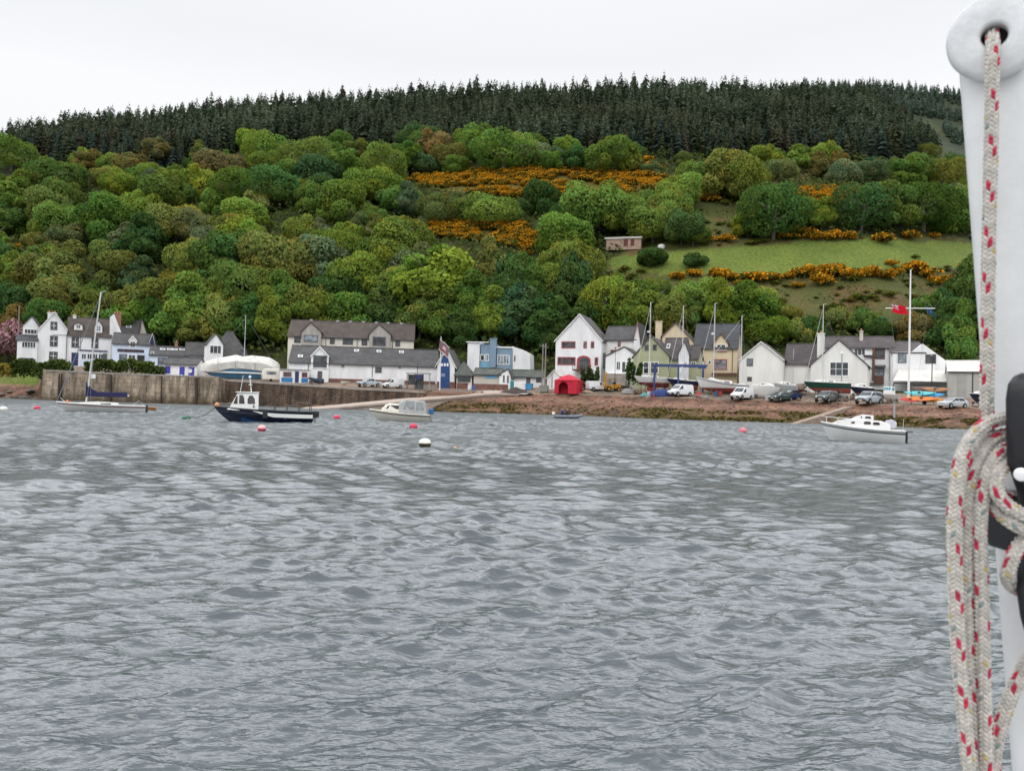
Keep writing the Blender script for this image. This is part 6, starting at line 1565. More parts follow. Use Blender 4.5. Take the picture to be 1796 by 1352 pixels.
# ================================================================== vehicles
CARG = glass('car glass', (.025, .03, .035), .06)
LAMP = mat('headlamp', (.6, .6, .6), .15, .05, 3); TAIL = mat('tail lamp', (.3, .02, .02), .3, .05, 3); RIM = mat('wheel rim', (.35, .35, .36), .35, .1, 3, metal=.6); TRIM = mat('black trim', (.025, .025, .027), .6, .1, 4)
PLATE = mat('number plate', (.6, .58, .5), .5, .05, 2)
def carpaint(n, c): return mat('car paint ' + n, c, .3, .06, 1.5, coat=.5)
def vehicle(label, x, yb, kind, paint, head, cat, D=None, k=1.0):
    P = at(x, yb, D) if D else (hit(x, yb) or at(x, yb, 140))
    P.z = gz(P.x, P.y)
    o = thing({'van': 'van', 'pickup': 'pickup_truck', 'suv': 'parked_car', 'car': 'parked_car'}[kind], label, cat, P, R(head) - bearing(x), 'vehicles parked in the boatyard' if x > 900 else None, (k, k, k))
    if kind == 'van':
        L, W, wb, r = 4.3, .88, (1.42, -1.25), .32
        low = [(2.15, .42, .62, .70), (2.08, .30, .86, .80), (1.2, .28, 1.06, W), (-2.05, .28, 1.1, W), (-2.15, .34, 1.0, W - .03)]
        gh = [(1.28, 1.0, 1.06, W - .03, W - .06), (.42, 1.0, 1.84, W - .02, W - .14), (.2, 1.0, 1.9, W - .02, W - .15), (-1.95, 1.0, 1.86, W - .02, W - .13), (-2.12, 1.0, 1.7, W - .04, W - .16)]
        fw, sw = ((1.16, 1.13), (.50, 1.76), .72, .64), [[(.98, 1.14), (.22, 1.14), (.22, 1.66), (.48, 1.66)]]
        rw = None
    elif kind == 'suv':
        L, W, wb, r = 4.3, .9, (1.4, -1.3), .36
        low = [(2.15, .5, .8, .72), (2.05, .36, .98, .84), (1.05, .34, 1.1, W), (-2.05, .34, 1.12, W), (-2.18, .45, 1.0, W - .06)]
        gh = [(1.1, 1.04, 1.1, W - .06, W - .1), (.45, 1.04, 1.64, W - .04, W - .2), (.2, 1.04, 1.7, W - .04, W - .22), (-1.65, 1.04, 1.68, W - .04, W - .22), (-2.02, 1.04, 1.14, W - .06, W - .12)]
        fw, sw = ((1.04, 1.14), (.5, 1.6), .76, .66), [[(.82, 1.16), (-.2, 1.16), (-.2, 1.58), (.38, 1.56)], [(-.3, 1.16), (-1.7, 1.16), (-1.5, 1.54), (-.3, 1.58)]]
        rw = ((-1.98, 1.2), (-1.72, 1.6), .72, .64)
    elif kind == 'pickup':
        L, W, wb, r = 5.1, .9, (1.62, -1.5), .38
        low = [(2.55, .55, .85, .74), (2.45, .42, 1.02, .85), (1.2, .4, 1.12, W), (-.6, .4, 1.12, W), (-2.5, .42, 1.12, W), (-2.58, .48, 1.05, W - .03)]
        gh = [(1.25, 1.04, 1.1, W - .06, W - .1), (.55, 1.04, 1.7, W - .05, W - .2), (.3, 1.04, 1.76, W - .05, W - .22), (-.75, 1.04, 1.74, W - .05, W - .22), (-.98, 1.04, 1.2, W - .06, W - .1)]
        fw, sw = ((1.18, 1.16), (.6, 1.66), .76, .66), [[(.95, 1.17), (.15, 1.17), (.15, 1.63), (.5, 1.6)], [(.05, 1.17), (-.8, 1.17), (-.7, 1.58), (.05, 1.63)]]
        rw = None
    else:
        L, W, wb, r = 4.2, .86, (1.32, -1.25), .31
        low = [(2.1, .42, .66, .66), (2.0, .26, .8, .78), (1.05, .24, .93, W), (-1.95, .24, .96, W), (-2.1, .36, .9, W - .07)]
        gh = [(1.15, .88, .93, W - .07, W - .1), (.4, .88, 1.36, W - .05, W - .2), (.1, .88, 1.43, W - .05, W - .22), (-1.3, .88, 1.4, W - .05, W - .22), (-1.95, .88, .98, W - .08, W - .14)]
        fw, sw = ((1.06, .96), (.44, 1.34), .72, .62), [[(.78, .98), (-.25, .98), (-.25, 1.34), (.35, 1.31)], [(-.33, .98), (-1.45, .98), (-1.2, 1.3), (-.33, 1.34)]]
        rw = ((-1.86, 1.02), (-1.42, 1.34), .7, .6)
    M = MB(); M.loft([[(x_, -w_ * .94, z0), (x_, w_ * .94, z0), (x_, w_, z0 + (z1 - z0) * .45), (x_, w_ * .97, z1), (x_, -w_ * .97, z1), (x_, -w_, z0 + (z1 - z0) * .45)] for x_, z0, z1, w_ in low])
    body = M.build('body', paint, o, bevel=.07, smooth=True, seg=3)
    top = MB().loft([[(x_, -a, z0), (x_, a, z0), (x_, b_, z1), (x_, -b_, z1)] for x_, z0, z1, a, b_ in gh]).build('cabin', paint, o, bevel=.06, smooth=True, seg=3)
    frontwin(top, *fw, CARG, 'windscreen', 1, .035)
    if rw: frontwin(top, *rw, CARG, 'rear_window', 1, -.035)
    sidewin(top, gh, sw, CARG, 'side_window')
    xf, xr = low[0][0], low[-1][0]; zl = low[1][2]
    MB().box(xf - .1, xf + .05, -.72, .72, low[0][1] - .1, low[0][1] + .12).build('front_bumper', TRIM if kind != 'car' else paint, body, bevel=.03)
    MB().box(xf - .05, xf + .035, -.42, .42, low[0][1] + .16, low[0][2] - .02).build('grille', TRIM, body)
    MB().box(xf + .03, xf + .062, -.26, .26, low[0][1] - .05, low[0][1] + .07).build('number_plate', PLATE, body)
    for sg in (1, -1):
        MB().box(xf - .16, xf + .02, sg * .58 - .13, sg * .58 + .13, low[0][2] - .1, low[0][2] + .1).build('headlight', LAMP, o, bevel=.03)
        MB().box(xr - .03, xr + .08, sg * .72 - .08, sg * .72 + .08, .75, 1.0).build('tail_light', TAIL, o)
        MB().box(fw[0][0] - .28, fw[0][0] - .12, sg * (W + .02) - .08, sg * (W + .02) + .1, fw[0][1] - .02, fw[0][1] + .14).build('wing_mirror', TRIM, o, bevel=.02)
        for xw in wb:
            w_ = MB().lathe([(r * .62, -.1), (r * .98, -.1), (r, -.05), (r, .05), (r * .98, .1), (r * .62, .1)], 18, (xw, sg * (W - .06), r), 'Y').build('wheel', TYRE, o, True)
            MB().lathe([(r * .6, -.115), (r * .6, .115)], 14, (xw, sg * (W - .06), r), 'Y').build('rim', RIM, w_)
            MB().lathe([(r * 1.16, -.012), (r * 1.16, .012)], 18, (xw, sg * (W - .005), r + .03), 'Y').build('wheel_arch', TRIM, body)
    if kind == 'pickup': MB().box(-2.5, -1.02, -.74, .74, 1.06, 1.13).build('load_bed', TRIM, o)
    return o
vehicle('silver pickup truck parked on the quay below the boathouse', 647, 678.5, 'pickup', carpaint('silver blue', (.40, .46, .50)), 180 + 36, 'pickup', 158.5)
vehicle('white van parked on the quay right of the silver pickup', 689, 679.5, 'van', carpaint('white', (.66, .67, .68)), 180 + 22, 'van', 157.5)
vehicle('white van half hidden behind the yellow loader', 1047, 691.5, 'van', carpaint('white', (.66, .67, .68)), 28, 'van', 154.5)
vehicle('white van parked in front of the navy yacht', 1193, 698.5, 'van', carpaint('white', (.66, .67, .68)), 180 + 46, 'van', 140.5, 1.12)
vehicle('white people carrier parked before the long white yacht', 1301, 702, 'van', carpaint('white', (.66, .67, .68)), 180 + 62, 'van', 138, 1.15)
vehicle('dark green car parked beside the blue covered dinghy', 1370, 704, 'car', carpaint('dark green', (.03, .055, .05)), 180 + 52, 'car', 137.5, 1.12)
vehicle('black car parked tight behind the dark green car', 1387, 702.5, 'car', carpaint('black', (.02, .022, .025)), 180 + 50, 'car', 140.5)
vehicle('dark grey estate car parked under the dark green yacht', 1450, 707, 'suv', carpaint('dark grey', (.09, .105, .105)), 180 + 66, 'car', 134, 1.18)
vehicle('pale silver off-road car parked left of the white fishing boat', 1524, 710, 'suv', carpaint('pale silver', (.36, .43, .47)), 180 + 62, 'car', 130, 1.25)
vehicle('silver car parked in front of the grey boat shed', 1671, 714, 'car', carpaint('silver', (.42, .45, .48)), 180 + 50, 'car', 122.5, 1.12)
vehicle('white car behind the hedge at the far left edge', 14, 634, 'car', carpaint('white', (.66, .67, .68)), 180, 'car', 187)
# yellow loader
P = at(1072, 693.5, 152.5); P.z = gz(P.x, P.y)
t = thing('yellow_loader', 'yellow forklift loader with raised carriage standing on the yard', 'loader', P, R(180 + 20) - bearing(1072))
YEL = mat('machine yellow', (.46, .22, .02), .5, .2, 2)
MB().prism([(-1.7, .55), (1.0, .55), (1.1, 1.0), (.2, 1.15), (-.2, 1.35), (-1.6, 1.45), (-1.75, 1.2)], -.6, .6).build('body', YEL, t, bevel=.05)
cb = MB().box(-.75, .35, -.55, .55, 2.32, 2.44).build('cab', YEL, t)
for x in (-.7, .3):
    for sg in (1, -1): MB().tube([(x, sg * .5, 1.2), (x, sg * .48, 2.35)], .05, 6).build('cab_post', TRIM, cb)
MB().box(-.72, -.3, -.3, .3, 1.3, 1.75).build('seat', TRIM, t)
ms = MB()
for sg in (1, -1): ms.box(1.15, 1.33, sg * .42 - .08, sg * .42 + .08, .4, 3.6)
for z in (.8, 1.9, 3.5): ms.box(1.17, 1.31, -.4, .4, z, z + .14)
ms.build('mast', YEL, t); MB().box(1.35, 1.45, -.6, .6, .9, 1.7).box(1.45, 2.4, -.45, -.3, .9, .98).box(1.45, 2.4, .3, .45, .9, .98).build('fork_carriage', YEL, t)
for x, r in ((.75, .5), (-1.2, .42)):
    for sg in (1, -1):
        w_ = MB().lathe([(r * .5, -.16), (r * .96, -.16), (r, -.08), (r, .08), (r * .96, .16), (r * .5, .16)], 16, (x, sg * .72, r), 'Y').build('wheel', TYRE, t, True)
        MB().lathe([(r * .48, -.17), (r * .48, .17)], 12, (x, sg * .72, r), 'Y').build('rim', YEL, w_)

# ================================================================== things in the yard
def spot(x, yb, D=None):
    P = at(x, yb, D) if D else hit(x, yb); return Vector((P.x, P.y, gz(P.x, P.y)))
# red tent
P = spot(997, 691, 154); s = P.y / F
t = thing('red_tent', 'bright red event tent with an arched dark opening beside the white van', 'tent', P, -bearing(997) + R(-16))
TENT = mat('red tent cloth', (.46, .012, .035), .75, .15, 1.2, .5, 2); TENT_SHADE = mat('shaded red tent cloth', (.36, .012, .025), .9, .2, 2)
w2, h1, h2 = 2.35, 2.6, 3.75
rings = []
for f, z in ((1.02, h1 - .15), (1.0, h1), (.72, h1 + .42), (.4, h1 + .8), (.12, h2 - .1), (.02, h2)):
    rings.append([(math.copysign(abs(math.cos(a)) ** .55, math.cos(a)) * w2 * f, math.copysign(abs(math.sin(a)) ** .55, math.sin(a)) * w2 * f, z - (.22 * abs(math.sin(2 * a)) ** 2 * -1 if f > .9 else 0) * (1 if z < h1 else 0)) for a in np.linspace(0, 2 * math.pi, 24, endpoint=False)])
MB().loft(rings).build('canopy', TENT, t, True)
MB().box(w2 * .9, w2 * .94, -w2 * .92, w2 * .92, 0, h1).box(-w2 * .94, -w2 * .9, -w2 * .92, w2 * .92, 0, h1).box(-w2 * .9, w2 * .9, w2 * .88, w2 * .92, 0, h1).build('side_wall', TENT, t)
ar = [(-1.35, 0)] + [(-.42 + .93 * math.cos(a), 1.25 + .95 * math.sin(a)) for a in np.linspace(math.pi, 0, 12)] + [(.51, 0)]
outer = [(w2 * .92, 0), (w2 * .92, h1), (-w2 * .92, h1), (-w2 * .92, 0)]
MB().prism(ar + outer, -w2 * .93, -w2 * .90).build('front_wall', TENT, t)
MB().box(-w2 * .85, w2 * .85, -w2 * .30, -w2 * .26, 0, h1 - .1).build('shaded_back_panel', TENT_SHADE, t)  # panel close behind the arch, darker red painted for the shade inside
# blue hoist
P = spot(1190, 694, 145); s = P.y / F
t = thing('boat_hoist', 'blue steel boat hoist frame standing over the yachts', 'hoist', P, -bearing(1190))
X = lambda x: (x - 1190) * s
zt = (694 - 646) * s
for x, y in ((1148, -1.2), (1189, -1.3), (1148, 3.2), (1232, 3.2)): MB().box(X(x) - .16, X(x) + .16, y - .16, y + .16, -.5, zt - .15).build('column', STEEL, t)
MB().box(X(1147), X(1238), -1.45, -1.1, zt - .15, zt + .15).box(X(1147), X(1238), 3.05, 3.38, zt - .15, zt + .15).build('girder', STEEL, t)
for x in (1148, 1232): MB().box(X(x) - .14, X(x) + .14, -1.09, 3.04, zt - .13, zt + .13).build('cross_beam', STEEL, t)
MB().box(X(1222), X(1236), -1.5, -.9, zt - .55, zt - .153).build('winch', STEEL, t); MB().tube([(X(1172), -1.25, zt - .1), (X(1172), -1.25, zt - 1.2)], .05, 6).build('hook', STEEL, t)
# flagpole with yard, and flags
P = spot(1593.5, 694, 133.5); s = P.y / F; fz = lambda y: (694 - y) * s
t = thing('flagpole', 'tall white flagpole with a crossed yard rising behind the kayaks', 'flagpole', P, -bearing(1593))
PW = mat('white pole paint', (.68, .68, .67), .45, .06, 1)
MB().tube([(0, 0, -.5), (0, 0, fz(531)), (0, 0, fz(465))], [.2, .15, .10], 10).build('pole', PW, t, True)
MB().tube([((1556 - 1595) * s, -.1, fz(530)), ((1634 - 1595) * s, -.1, fz(532.5))], .08, 8).build('yard', PW, t, True)
MB().lathe([(.05, 0), (.14, .06), (.12, .16), (.02, .2)], 10, (0, 0, fz(465))).build('finial', PW, t, True)
MB().tube([((1563 - 1595) * s, -.12, fz(532)), (-1.0, -.1, .3)], .012, 4).tube([((1623 - 1595) * s, -.12, fz(532)), (1.0, -.1, .3)], .012, 4).tube([((1558 - 1595) * s, -.1, fz(530)), (0, -.1, fz(500))], .012, 4).tube([((1632 - 1595) * s, -.1, fz(532)), (0, -.1, fz(500))], .012, 4).build('halyard', WIRE, t)
def flag(name, label, x0, y0, x1, y1, dx, dy, D, cols, seed, n=26, m_=14):
    """a waving cloth; cols(u,v) picks the colour woven in"""
    a = at(x0, y0, D); s = D / F; W_, H_ = (x1 - x0) * s, (y1 - y0) * s
    vs, qs, ct = [], [], []
    for i in range(n + 1):
        for j in range(m_ + 1):
            u_, v_ = i / n, j / m_
            vs.append((a.x + W_ * u_ + dx * s * v_, a.y - .12 + .22 * math.sin(u_ * 7 + v_ * 2 + seed) * u_, a.z - H_ * v_ - dy * s * u_ + .06 * math.sin(u_ * 9 + seed)))
    for i in range(n):
        for j in range(m_):
            b_ = len(ct); c_ = cols((i + .5) / n, (j + .5) / m_); ct.append(c_)
            qs.append((i * (m_ + 1) + j, (i + 1) * (m_ + 1) + j, (i + 1) * (m_ + 1) + j + 1, i * (m_ + 1) + j + 1))
    vv = np.array(vs)[np.array(qs)].reshape(-1, 3); q = np.arange(len(vv)).reshape(-1, 4)
    o = np_mesh(name, vv, q, CLOTH, np.repeat(np.array(ct), 4, 0).astype(np.float32))
    return tag(o, label, 'flag')
CLOTH = foliage('flag cloth', .3, False)
def ensign(u_, v_):
    if u_ < .42 and v_ < .52:
        a, b = u_ / .42, v_ / .52
        if abs(a - .5) < .09 or abs(b - .5) < .12: return (.5, .02, .04)
        if abs(a - .5) < .16 or abs(b - .5) < .22 or abs(abs(a - .5) - abs(b - .5)) < .09: return (.62, .6, .62)
        return (.05, .06, .2)
    return (.55, .015, .03)
flag('ensign_flag', 'red ensign with a small cross canton flying from the left of the yard', 1563, 534, 1589, 549, 3, 3, 133.3, ensign, 1)
flag('blue_flag', 'dark blue flag drooping from the right end of the yard', 1622, 536, 1636, 549, 4, 7, 133.3, lambda u_, v_: (.30, .32, .36) if abs(u_ - .62) < .06 and abs(v_ - .55) < .12 else (.025, .065, .14), 2)
P = spot(771, 687, 155.5)
s = P.y / F
t = thing('flagpole', 'white flagpole beside the blue lifeboat station door', 'flagpole', P, 0)
MB().tube([(0, 0, -.4), (0, 0, (687 - 594) * s)], [.11, .07], 8).build('pole', PW, t, True); MB().lathe([(.03, 0), (.11, .05), (.02, .16)], 8, (0, 0, (687 - 594) * s)).build('finial', PW, t); MB().tube([(.12, -.05, .5), (.1, -.05, (687 - 596) * s)], .012, 4).build('halyard', WIRE, t)
def lifeflag(u_, v_):
    if v_ < .10 or v_ > .9: return (.62, .6, .58)
    if v_ > .84: return (.42, .08, .07)
    if .36 < u_ < .64 and .34 < v_ < .66: return (.66, .45, .47)
    return (.20, .13, .15)
flag('lifeboat_flag', 'drooping red bordered flag with pale centre at the lifeboat station', 772, 594, 789, 613, -2, 15, 155.4, lifeflag, 3)
# poles and lamps
def pole(name, label, x, yt, yb, D, r, m, cat, extra=None):
    P = spot(x, yb, D); s = D / F
    o = thing(name, label, cat, P, -bearing(x)); h_ = (yb - yt) * s
    MB().tube([(0, 0, -.5), (0, 0, h_)], [r, r * .8], 8).build('post', m, o, True)
    if extra: extra(o, h_)
    return o
GREYW = mat('weathered pole wood', (.24, .22, .19), .9, .25, 2)
pole('power_pole', 'shorter wooden pole left of a pair beside the grey bin', 950.5, 602, 684, 158, .13, GREYW, 'pole', lambda o, h_: MB().box(-.7, .7, -.08, .08, h_ - .5, h_ - .38).build('cross_arm', GREYW, o))
pole('power_pole', 'taller wooden pole right of a pair beside the grey bin', 955.3, 600, 684, 157, .14, GREYW, 'pole', lambda o, h_: MB().box(-.6, .6, -.08, .08, h_ - .9, h_ - .78).build('cross_arm', GREYW, o))
pole('lamp_post', 'blue grey lamp post with round lamp before the square window', 1475.5, 622, 698, 139, .09, mat('blue grey post', (.16, .24, .28), .5), 'lamp post', lambda o, h_: MB().lathe([(.05, 0), (.26, .1), (.3, .28), (.2, .46), (.03, .52)], 12, (0, 0, h_)).build('lamp_head', GEL, o, True))
pole('lamp_post', 'dark lamp post with curved head before the white end house', 1634, 614, 690, 137, .09, TRIM, 'lamp post', lambda o, h_: MB().tube([(0, 0, h_ - .05), (-.1, 0, h_ + .2), (-.5, 0, h_ + .3)], .05, 6).box(-.95, -.4, -.14, .14, h_ + .24, h_ + .36).build('lamp_head', GEL, o))
pole('post', 'stout grey post standing at the top of the beach', 1568.5, 689, 717, 119.5, .17, mat('grey post paint', (.34, .35, .36), .7, .2, 2), 'post', lambda o, h_: MB().box(-.22, .22, -.22, .22, h_, h_ + .1).build('cap', METAL, o))
pole('marker_post', 'short white and yellow marker post on top of the quay wall', 625, 679, 690, 153.3, .13, mat('white marker paint', (.66, .62, .45), .6), 'post', lambda o, h_: MB().tube([(0, 0, .1), (0, 0, .5)], .14, 8).build('yellow_band', YEL, o))
pole('pole', 'thin dark pole left of the small white cottage', 1078, 602, 680, 152, .05, TRIM, 'pole', lambda o, h_: MB().box(-.2, .2, -.03, .03, h_ - .3, h_ - .1).build('bracket', TRIM, o))
pole('pole', 'tall thin pale pipe rising among the trees left of the hotel', 30, 538, 640, 196, .14, GREYW, 'pole', lambda o, h_: MB().lathe([(.2, 0), (.2, .2)], 8, (0, 0, h_)).build('cap', GREYW, o))
# shelter, kiosk, caravan, skip, bins
P = spot(734, 684, 156.5); s = P.y / F
t = thing('glass_shelter', 'glass shelter with flat grey roof left of the lifeboat station', 'shelter', P, -bearing(734) + R(-6))
MB().box(-2.5, 2.4, -1.0, 1.0, 3.05, 3.22).build('roof', METAL, t)
for x in (-2.2, -.7, .8, 2.1):
    for y in (-.9, .9): MB().box(x - .05, x + .05, y - .05, y + .05, 0, 3.05).build('post', TRIM if x < 1 else METAL, t)
MB().box(-.62, .75, .86, .9, .1, 2.9).box(-2.1, -.78, .86, .9, .9, 2.9).build('glass_panel', GL, t); MB().box(-.6, .7, -.92, -.88, 1.9, 2.9).build('sign_panel', NAVY, t)
P = spot(516, 673, 162); s = P.y / F
t = thing('kiosk', 'white and blue kiosk with two windows on the quay left of the boathouse', 'kiosk', P, -bearing(516) + R(-4)); X = lambda x: (x - 516) * s
MB().box(X(491.5), X(539.5), 0, 2.8, -.6, 2.65).build('wall', WHITE, t); MB().box(X(490), X(541), -.25, 3, 2.653, 2.8).build('roof', METAL, t)
BPL = mat('sky blue panel', (.03, .16, .38), .5, .15, 1.5)
for a, b in ((494, 513), (528, 539)): MB().box(X(a), X(b), -.06, .02, .15, 1.05).build('blue_panel', BPL, t)
dd = MB().box(X(517), X(523.5), -.05, .02, .1, 2.35).build('door', NAVY, t)
for a, b in ((497, 511), (528.5, 538)):
    w_ = MB().box(X(a), X(b), -.07, .02, 1.2, 2.2).build('window', FR_R, t); MB().box(X(a) + .12, (X(a) + X(b)) / 2 - .04, -.085, -.03, 1.3, 2.1).box((X(a) + X(b)) / 2 + .04, X(b) - .12, -.085, -.03, 1.3, 2.1).build('pane', GL, w_)
P = spot(476, 672, 163); s = P.y / F
t = thing('caravan', 'cream white caravan parked between the covered boat and the kiosk', 'caravan', P, -bearing(476) + R(8))
MB().prism([(-1.7, .4), (1.75, .4), (1.85, 1.6), (1.6, 2.75), (-1.5, 2.6), (-1.85, 1.5)], 0, 2.1).build('body', GELC, t, bevel=.15, seg=3)
MB().box(-1.0, .9, -.03, .03, 1.45, 2.1).build('window', GLB, t)
for x in (-.1,): MB().lathe([(.2, -.08), (.31, -.08), (.31, .08), (.2, .08)], 14, (x, .05, .31), 'Y').build('wheel', TYRE, t)
MB().box(1.75, 2.7, 1.0, 1.1, .45, .55).build('drawbar', TRIM, t)
P = spot(925, 684, 158.5)
t = thing('skip', 'sky blue metal skip standing beside the gravel heap', 'skip', P, -bearing(925) + R(-8))
MB().prism([(-.75, .1), (.75, .1), (1.0, 1.3), (-1.0, 1.3)], 0, 1.6).build('body', mat('skip blue', (.05, .24, .45), .6, .2, 1.5), t); MB().box(-1.06, 1.06, -.06, .06, 1.22, 1.36).build('rim', mat('skip blue', (.05, .24, .45)), t)
P = spot(953, 688.5, 154.5)
t = thing('waste_bin', 'big grey green wheeled bin left of the red tent', 'bin', P, -bearing(953) + R(-10))
GB_ = mat('bin plastic', (.20, .22, .19), .7, .15, 2)
MB().prism([(-.75, .2), (.75, .2), (.9, 1.3), (-.9, 1.3)], 0, 1.1).build('body', GB_, t, bevel=.04); MB().prism([(-.95, 1.3), (.95, 1.3), (.85, 1.5), (-.85, 1.5)], -.05, 1.15).build('lid', GB_, t, bevel=.03)
for x in (-.6, .6): MB().lathe([(.06, -.05), (.12, -.05), (.12, .05), (.06, .05)], 10, (x, .1, .1), 'Y').build('wheel', TYRE, t)
P = spot(911, 684, 158.5); t = thing('panel_fence', 'white slatted panel fence left of the blue skip', 'fence', P, -bearing(911) + R(-6))
MB().box(-1.1, 1.1, -.03, .03, .25, .37).box(-1.1, 1.1, -.03, .03, 1.4, 1.52).build('rail', FR_W, t)
for i in range(9): MB().box(-1.1 + i * .26, -.93 + i * .26, -.06, -.033, .05, 1.75).build('slat', FR_W, t)
P = spot(898, 684, 158.8); t = thing('cabinet', 'pale teal cabinet between the low shop and the white fence', 'cabinet', P, -bearing(898)); MB().box(-.4, .4, 0, .7, 0, 2.0).build('body', mat('pale teal paint', (.22, .42, .42), .6), t, bevel=.04); MB().box(-.33, .33, -.03, .02, .15, 1.85).build('door', mat('teal glass', (.03, .2, .25)), t)
P = spot(823, 685, 158); t = thing('barrel', 'white barrel beside the blue barrel at the slipway top', 'barrel', P); MB().lathe([(.3, 0), (.33, .3), (.33, .8), (.3, 1.05), (.05, 1.06)], 14).build('body', GEL, t, True); MB().lathe([(.2, 1.06), (.2, 1.12)], 12).build('lid', METAL, t)
P = spot(831, 685.5, 158); t = thing('barrel', 'blue plastic barrel right of the white barrel at the slipway top', 'barrel', P); MB().lathe([(.28, 0), (.31, .3), (.31, .7), (.28, .95), (.05, .96)], 14).build('body', mat('barrel blue', (.06, .12, .34), .5), t, True); MB().lathe([(.2, .96), (.2, 1.02)], 12).build('lid', BLACK, t)
P = spot(905, 691.5, 153.6)
n = 1500; v = []; rr = np.random.RandomState(3)
hx = np.linspace(-1, 1, 30); gx, gy = np.meshgrid(hx, hx); hzz = np.clip(1.05 - np.sqrt(gx ** 2 + gy ** 2), -.1, 1) * 1.25 + (vnoise(gx * 4 + 9, gy * 4 + 9, 5) - .5) * .25
vv = np.stack([(gx * 3.3).ravel(), (gy * 1.8).ravel(), hzz.ravel() - .05], 1); ii = np.arange(29)[:, None] * 30 + np.arange(29)[None, :]
o = np_mesh('gravel_heap', vv, np.stack([ii, ii + 1, ii + 31, ii + 30], -1).reshape(-1, 4), mat('dark gravel', (.055, .042, .038), .95, .4, 4, .9, 12), smooth=True); o.location = P
tag(o, 'dark gravel heap at the top of the beach', 'heap')
def crate(name, label, x, yb, D, w_, d_, h_, m, cat):
    P = spot(x, yb, D); o = thing(name, label, cat, P, -bearing(x) + rnd.uniform(-.3, .3))
    for k in range(3):
        z0 = h_ * k / 3
        MB().box(-w_ / 2, w_ / 2, -d_ / 2, d_ / 2, z0 + h_ * .22, z0 + h_ * .32).build('deck_board', m, o)
        MB().box(-w_ / 2, -w_ / 2 + .12, -d_ / 2, d_ / 2, z0, z0 + h_ * .219).box(-.06, .06, -d_ / 2, d_ / 2, z0, z0 + h_ * .219).box(w_ / 2 - .12, w_ / 2, -d_ / 2, d_ / 2, z0, z0 + h_ * .219).build('block', m, o)
PAL_W = mat('pallet wood', (.20, .13, .08), .9, .3, 3)
crate('pallet_stack', 'stack of brown pallets right of the yellow loader', 1118, 696, 146.5, 1.3, 1.1, .75, PAL_W, 'pallets')
crate('pallet_stack', 'stack of brown pallets against the low shop brick base', 873, 686, 157.5, 2.0, .9, .6, PAL_W, 'pallets')
crate('pallet_stack', 'stack of dark pallets between the green yacht and the covered dinghy', 1497, 703, 136.5, 1.4, 1.1, .8, PAL_W, 'pallets')
for x, yb, D, c_, lab in ((1256, 700, 141.5, (.05, .09, .2), 'blue oil drum under the long white yacht'), (1263, 700.5, 141.2, (.3, .04, .03), 'red oil drum under the long white yacht'), (1345, 704, 137.2, (.4, .4, .38), 'pale drum beside the small white motorboat'), (1138, 698, 142.6, (.5, .5, .46), 'white drum under the white and red yacht')):
    P = spot(x, yb, D); t = thing('drum', lab, 'drum', P); MB().lathe([(.28, 0), (.3, .02), (.3, .28), (.32, .3), (.3, .32), (.3, .58), (.32, .6), (.3, .62), (.3, .88), (.27, .9), (.02, .9)], 16).build('body', mat('drum ' + lab[:4], c_, .5, .25, 3), t, True); MB().lathe([(.05, .9), (.05, .94)], 8, (.15, 0, 0)).build('cap', METAL, t)
# kayaks, small craft on the ground
def kayak(label, x, y, D, col, rz, L=4.0, tilt=0.0, lift=None, name='kayak', cat='kayak', w_=.34, grp=None):
    P = at(x, y, D); g = gz(P.x, P.y); z = max(P.z, g + .02) if lift is None else g + lift
    o = thing(name, label, cat, (P.x, P.y, z), R(rz) - bearing(x), grp); o.rotation_euler.x = tilt
    if grp: L *= 1.3; w_ *= 1.45; o.rotation_euler.x = .75
    secs = []
    for t_ in np.linspace(0, 1, 13):
        q = math.sin(math.pi * min(max(t_, .015), .985)) ** .75; up = .22 * abs(2 * t_ - 1) ** 3
        secs.append([(-L / 2 + L * t_, math.cos(a) * w_ * q, up + .17 + math.sin(a) * (.17 if math.sin(a) < 0 else .11) * (q * .8 + .2)) for a in np.linspace(0, 2 * math.pi, 12, endpoint=False)])
    MB().loft(secs).build('hull', col, o, True)
    MB().lathe([(.24, .26), (.25, .31), (.19, .32)], 14, (-.1, 0, 0)).build('cockpit_rim', BLACK, o)
    return o
P_ = lambda n, c: mat('kayak ' + n, c, .4, .12, 2)
KG = 'kayaks stacked on the rack'
kayak('red kayak at the left end of the rack under the flagpole', 1597, 700, 127.5, P_('red', (.42, .03, .025)), 14, 2.6, 0, .75, grp=KG)
kayak('long pale teal kayak on the upper left of the rack', 1613, 688, 127.6, P_('teal', (.09, .42, .44)), 4, 3.6, 0, 1.75, grp=KG)
kayak('bright blue kayak on the upper right of the rack', 1631, 692, 127.2, P_('blue', (.03, .25, .48)), -8, 3.4, 0, 1.5, grp=KG)
kayak('orange kayak in the middle of the rack', 1617, 698, 127, P_('orange', (.60, .18, .03)), 2, 3.8, 0, .95, grp=KG)
kayak('orange yellow kayak at the lower right of the rack', 1636, 698, 126.8, P_('amber', (.50, .24, .04)), -6, 3.0, 0, .7, grp=KG)
kayak('brown kayak lying on top of the rack', 1641, 684, 128.6, P_('brown', (.28, .12, .04)), 3, 3.2, 0, 2.25, grp=KG)
kayak('dark brown kayak on the rack behind the brown one', 1622, 682, 129.6, P_('dark brown', (.09, .05, .035)), -3, 3.2, 0, 2.3, grp=KG)
P = spot(1618, 706, 128); t = thing('kayak_rack', 'dark trailer rack carrying the coloured kayaks', 'rack', P, -bearing(1618))
MB().box(-2.5, 2.6, -.6, -.5, .45, .55).box(-2.5, 2.6, .5, .6, .45, .55).build('frame', CR, t)
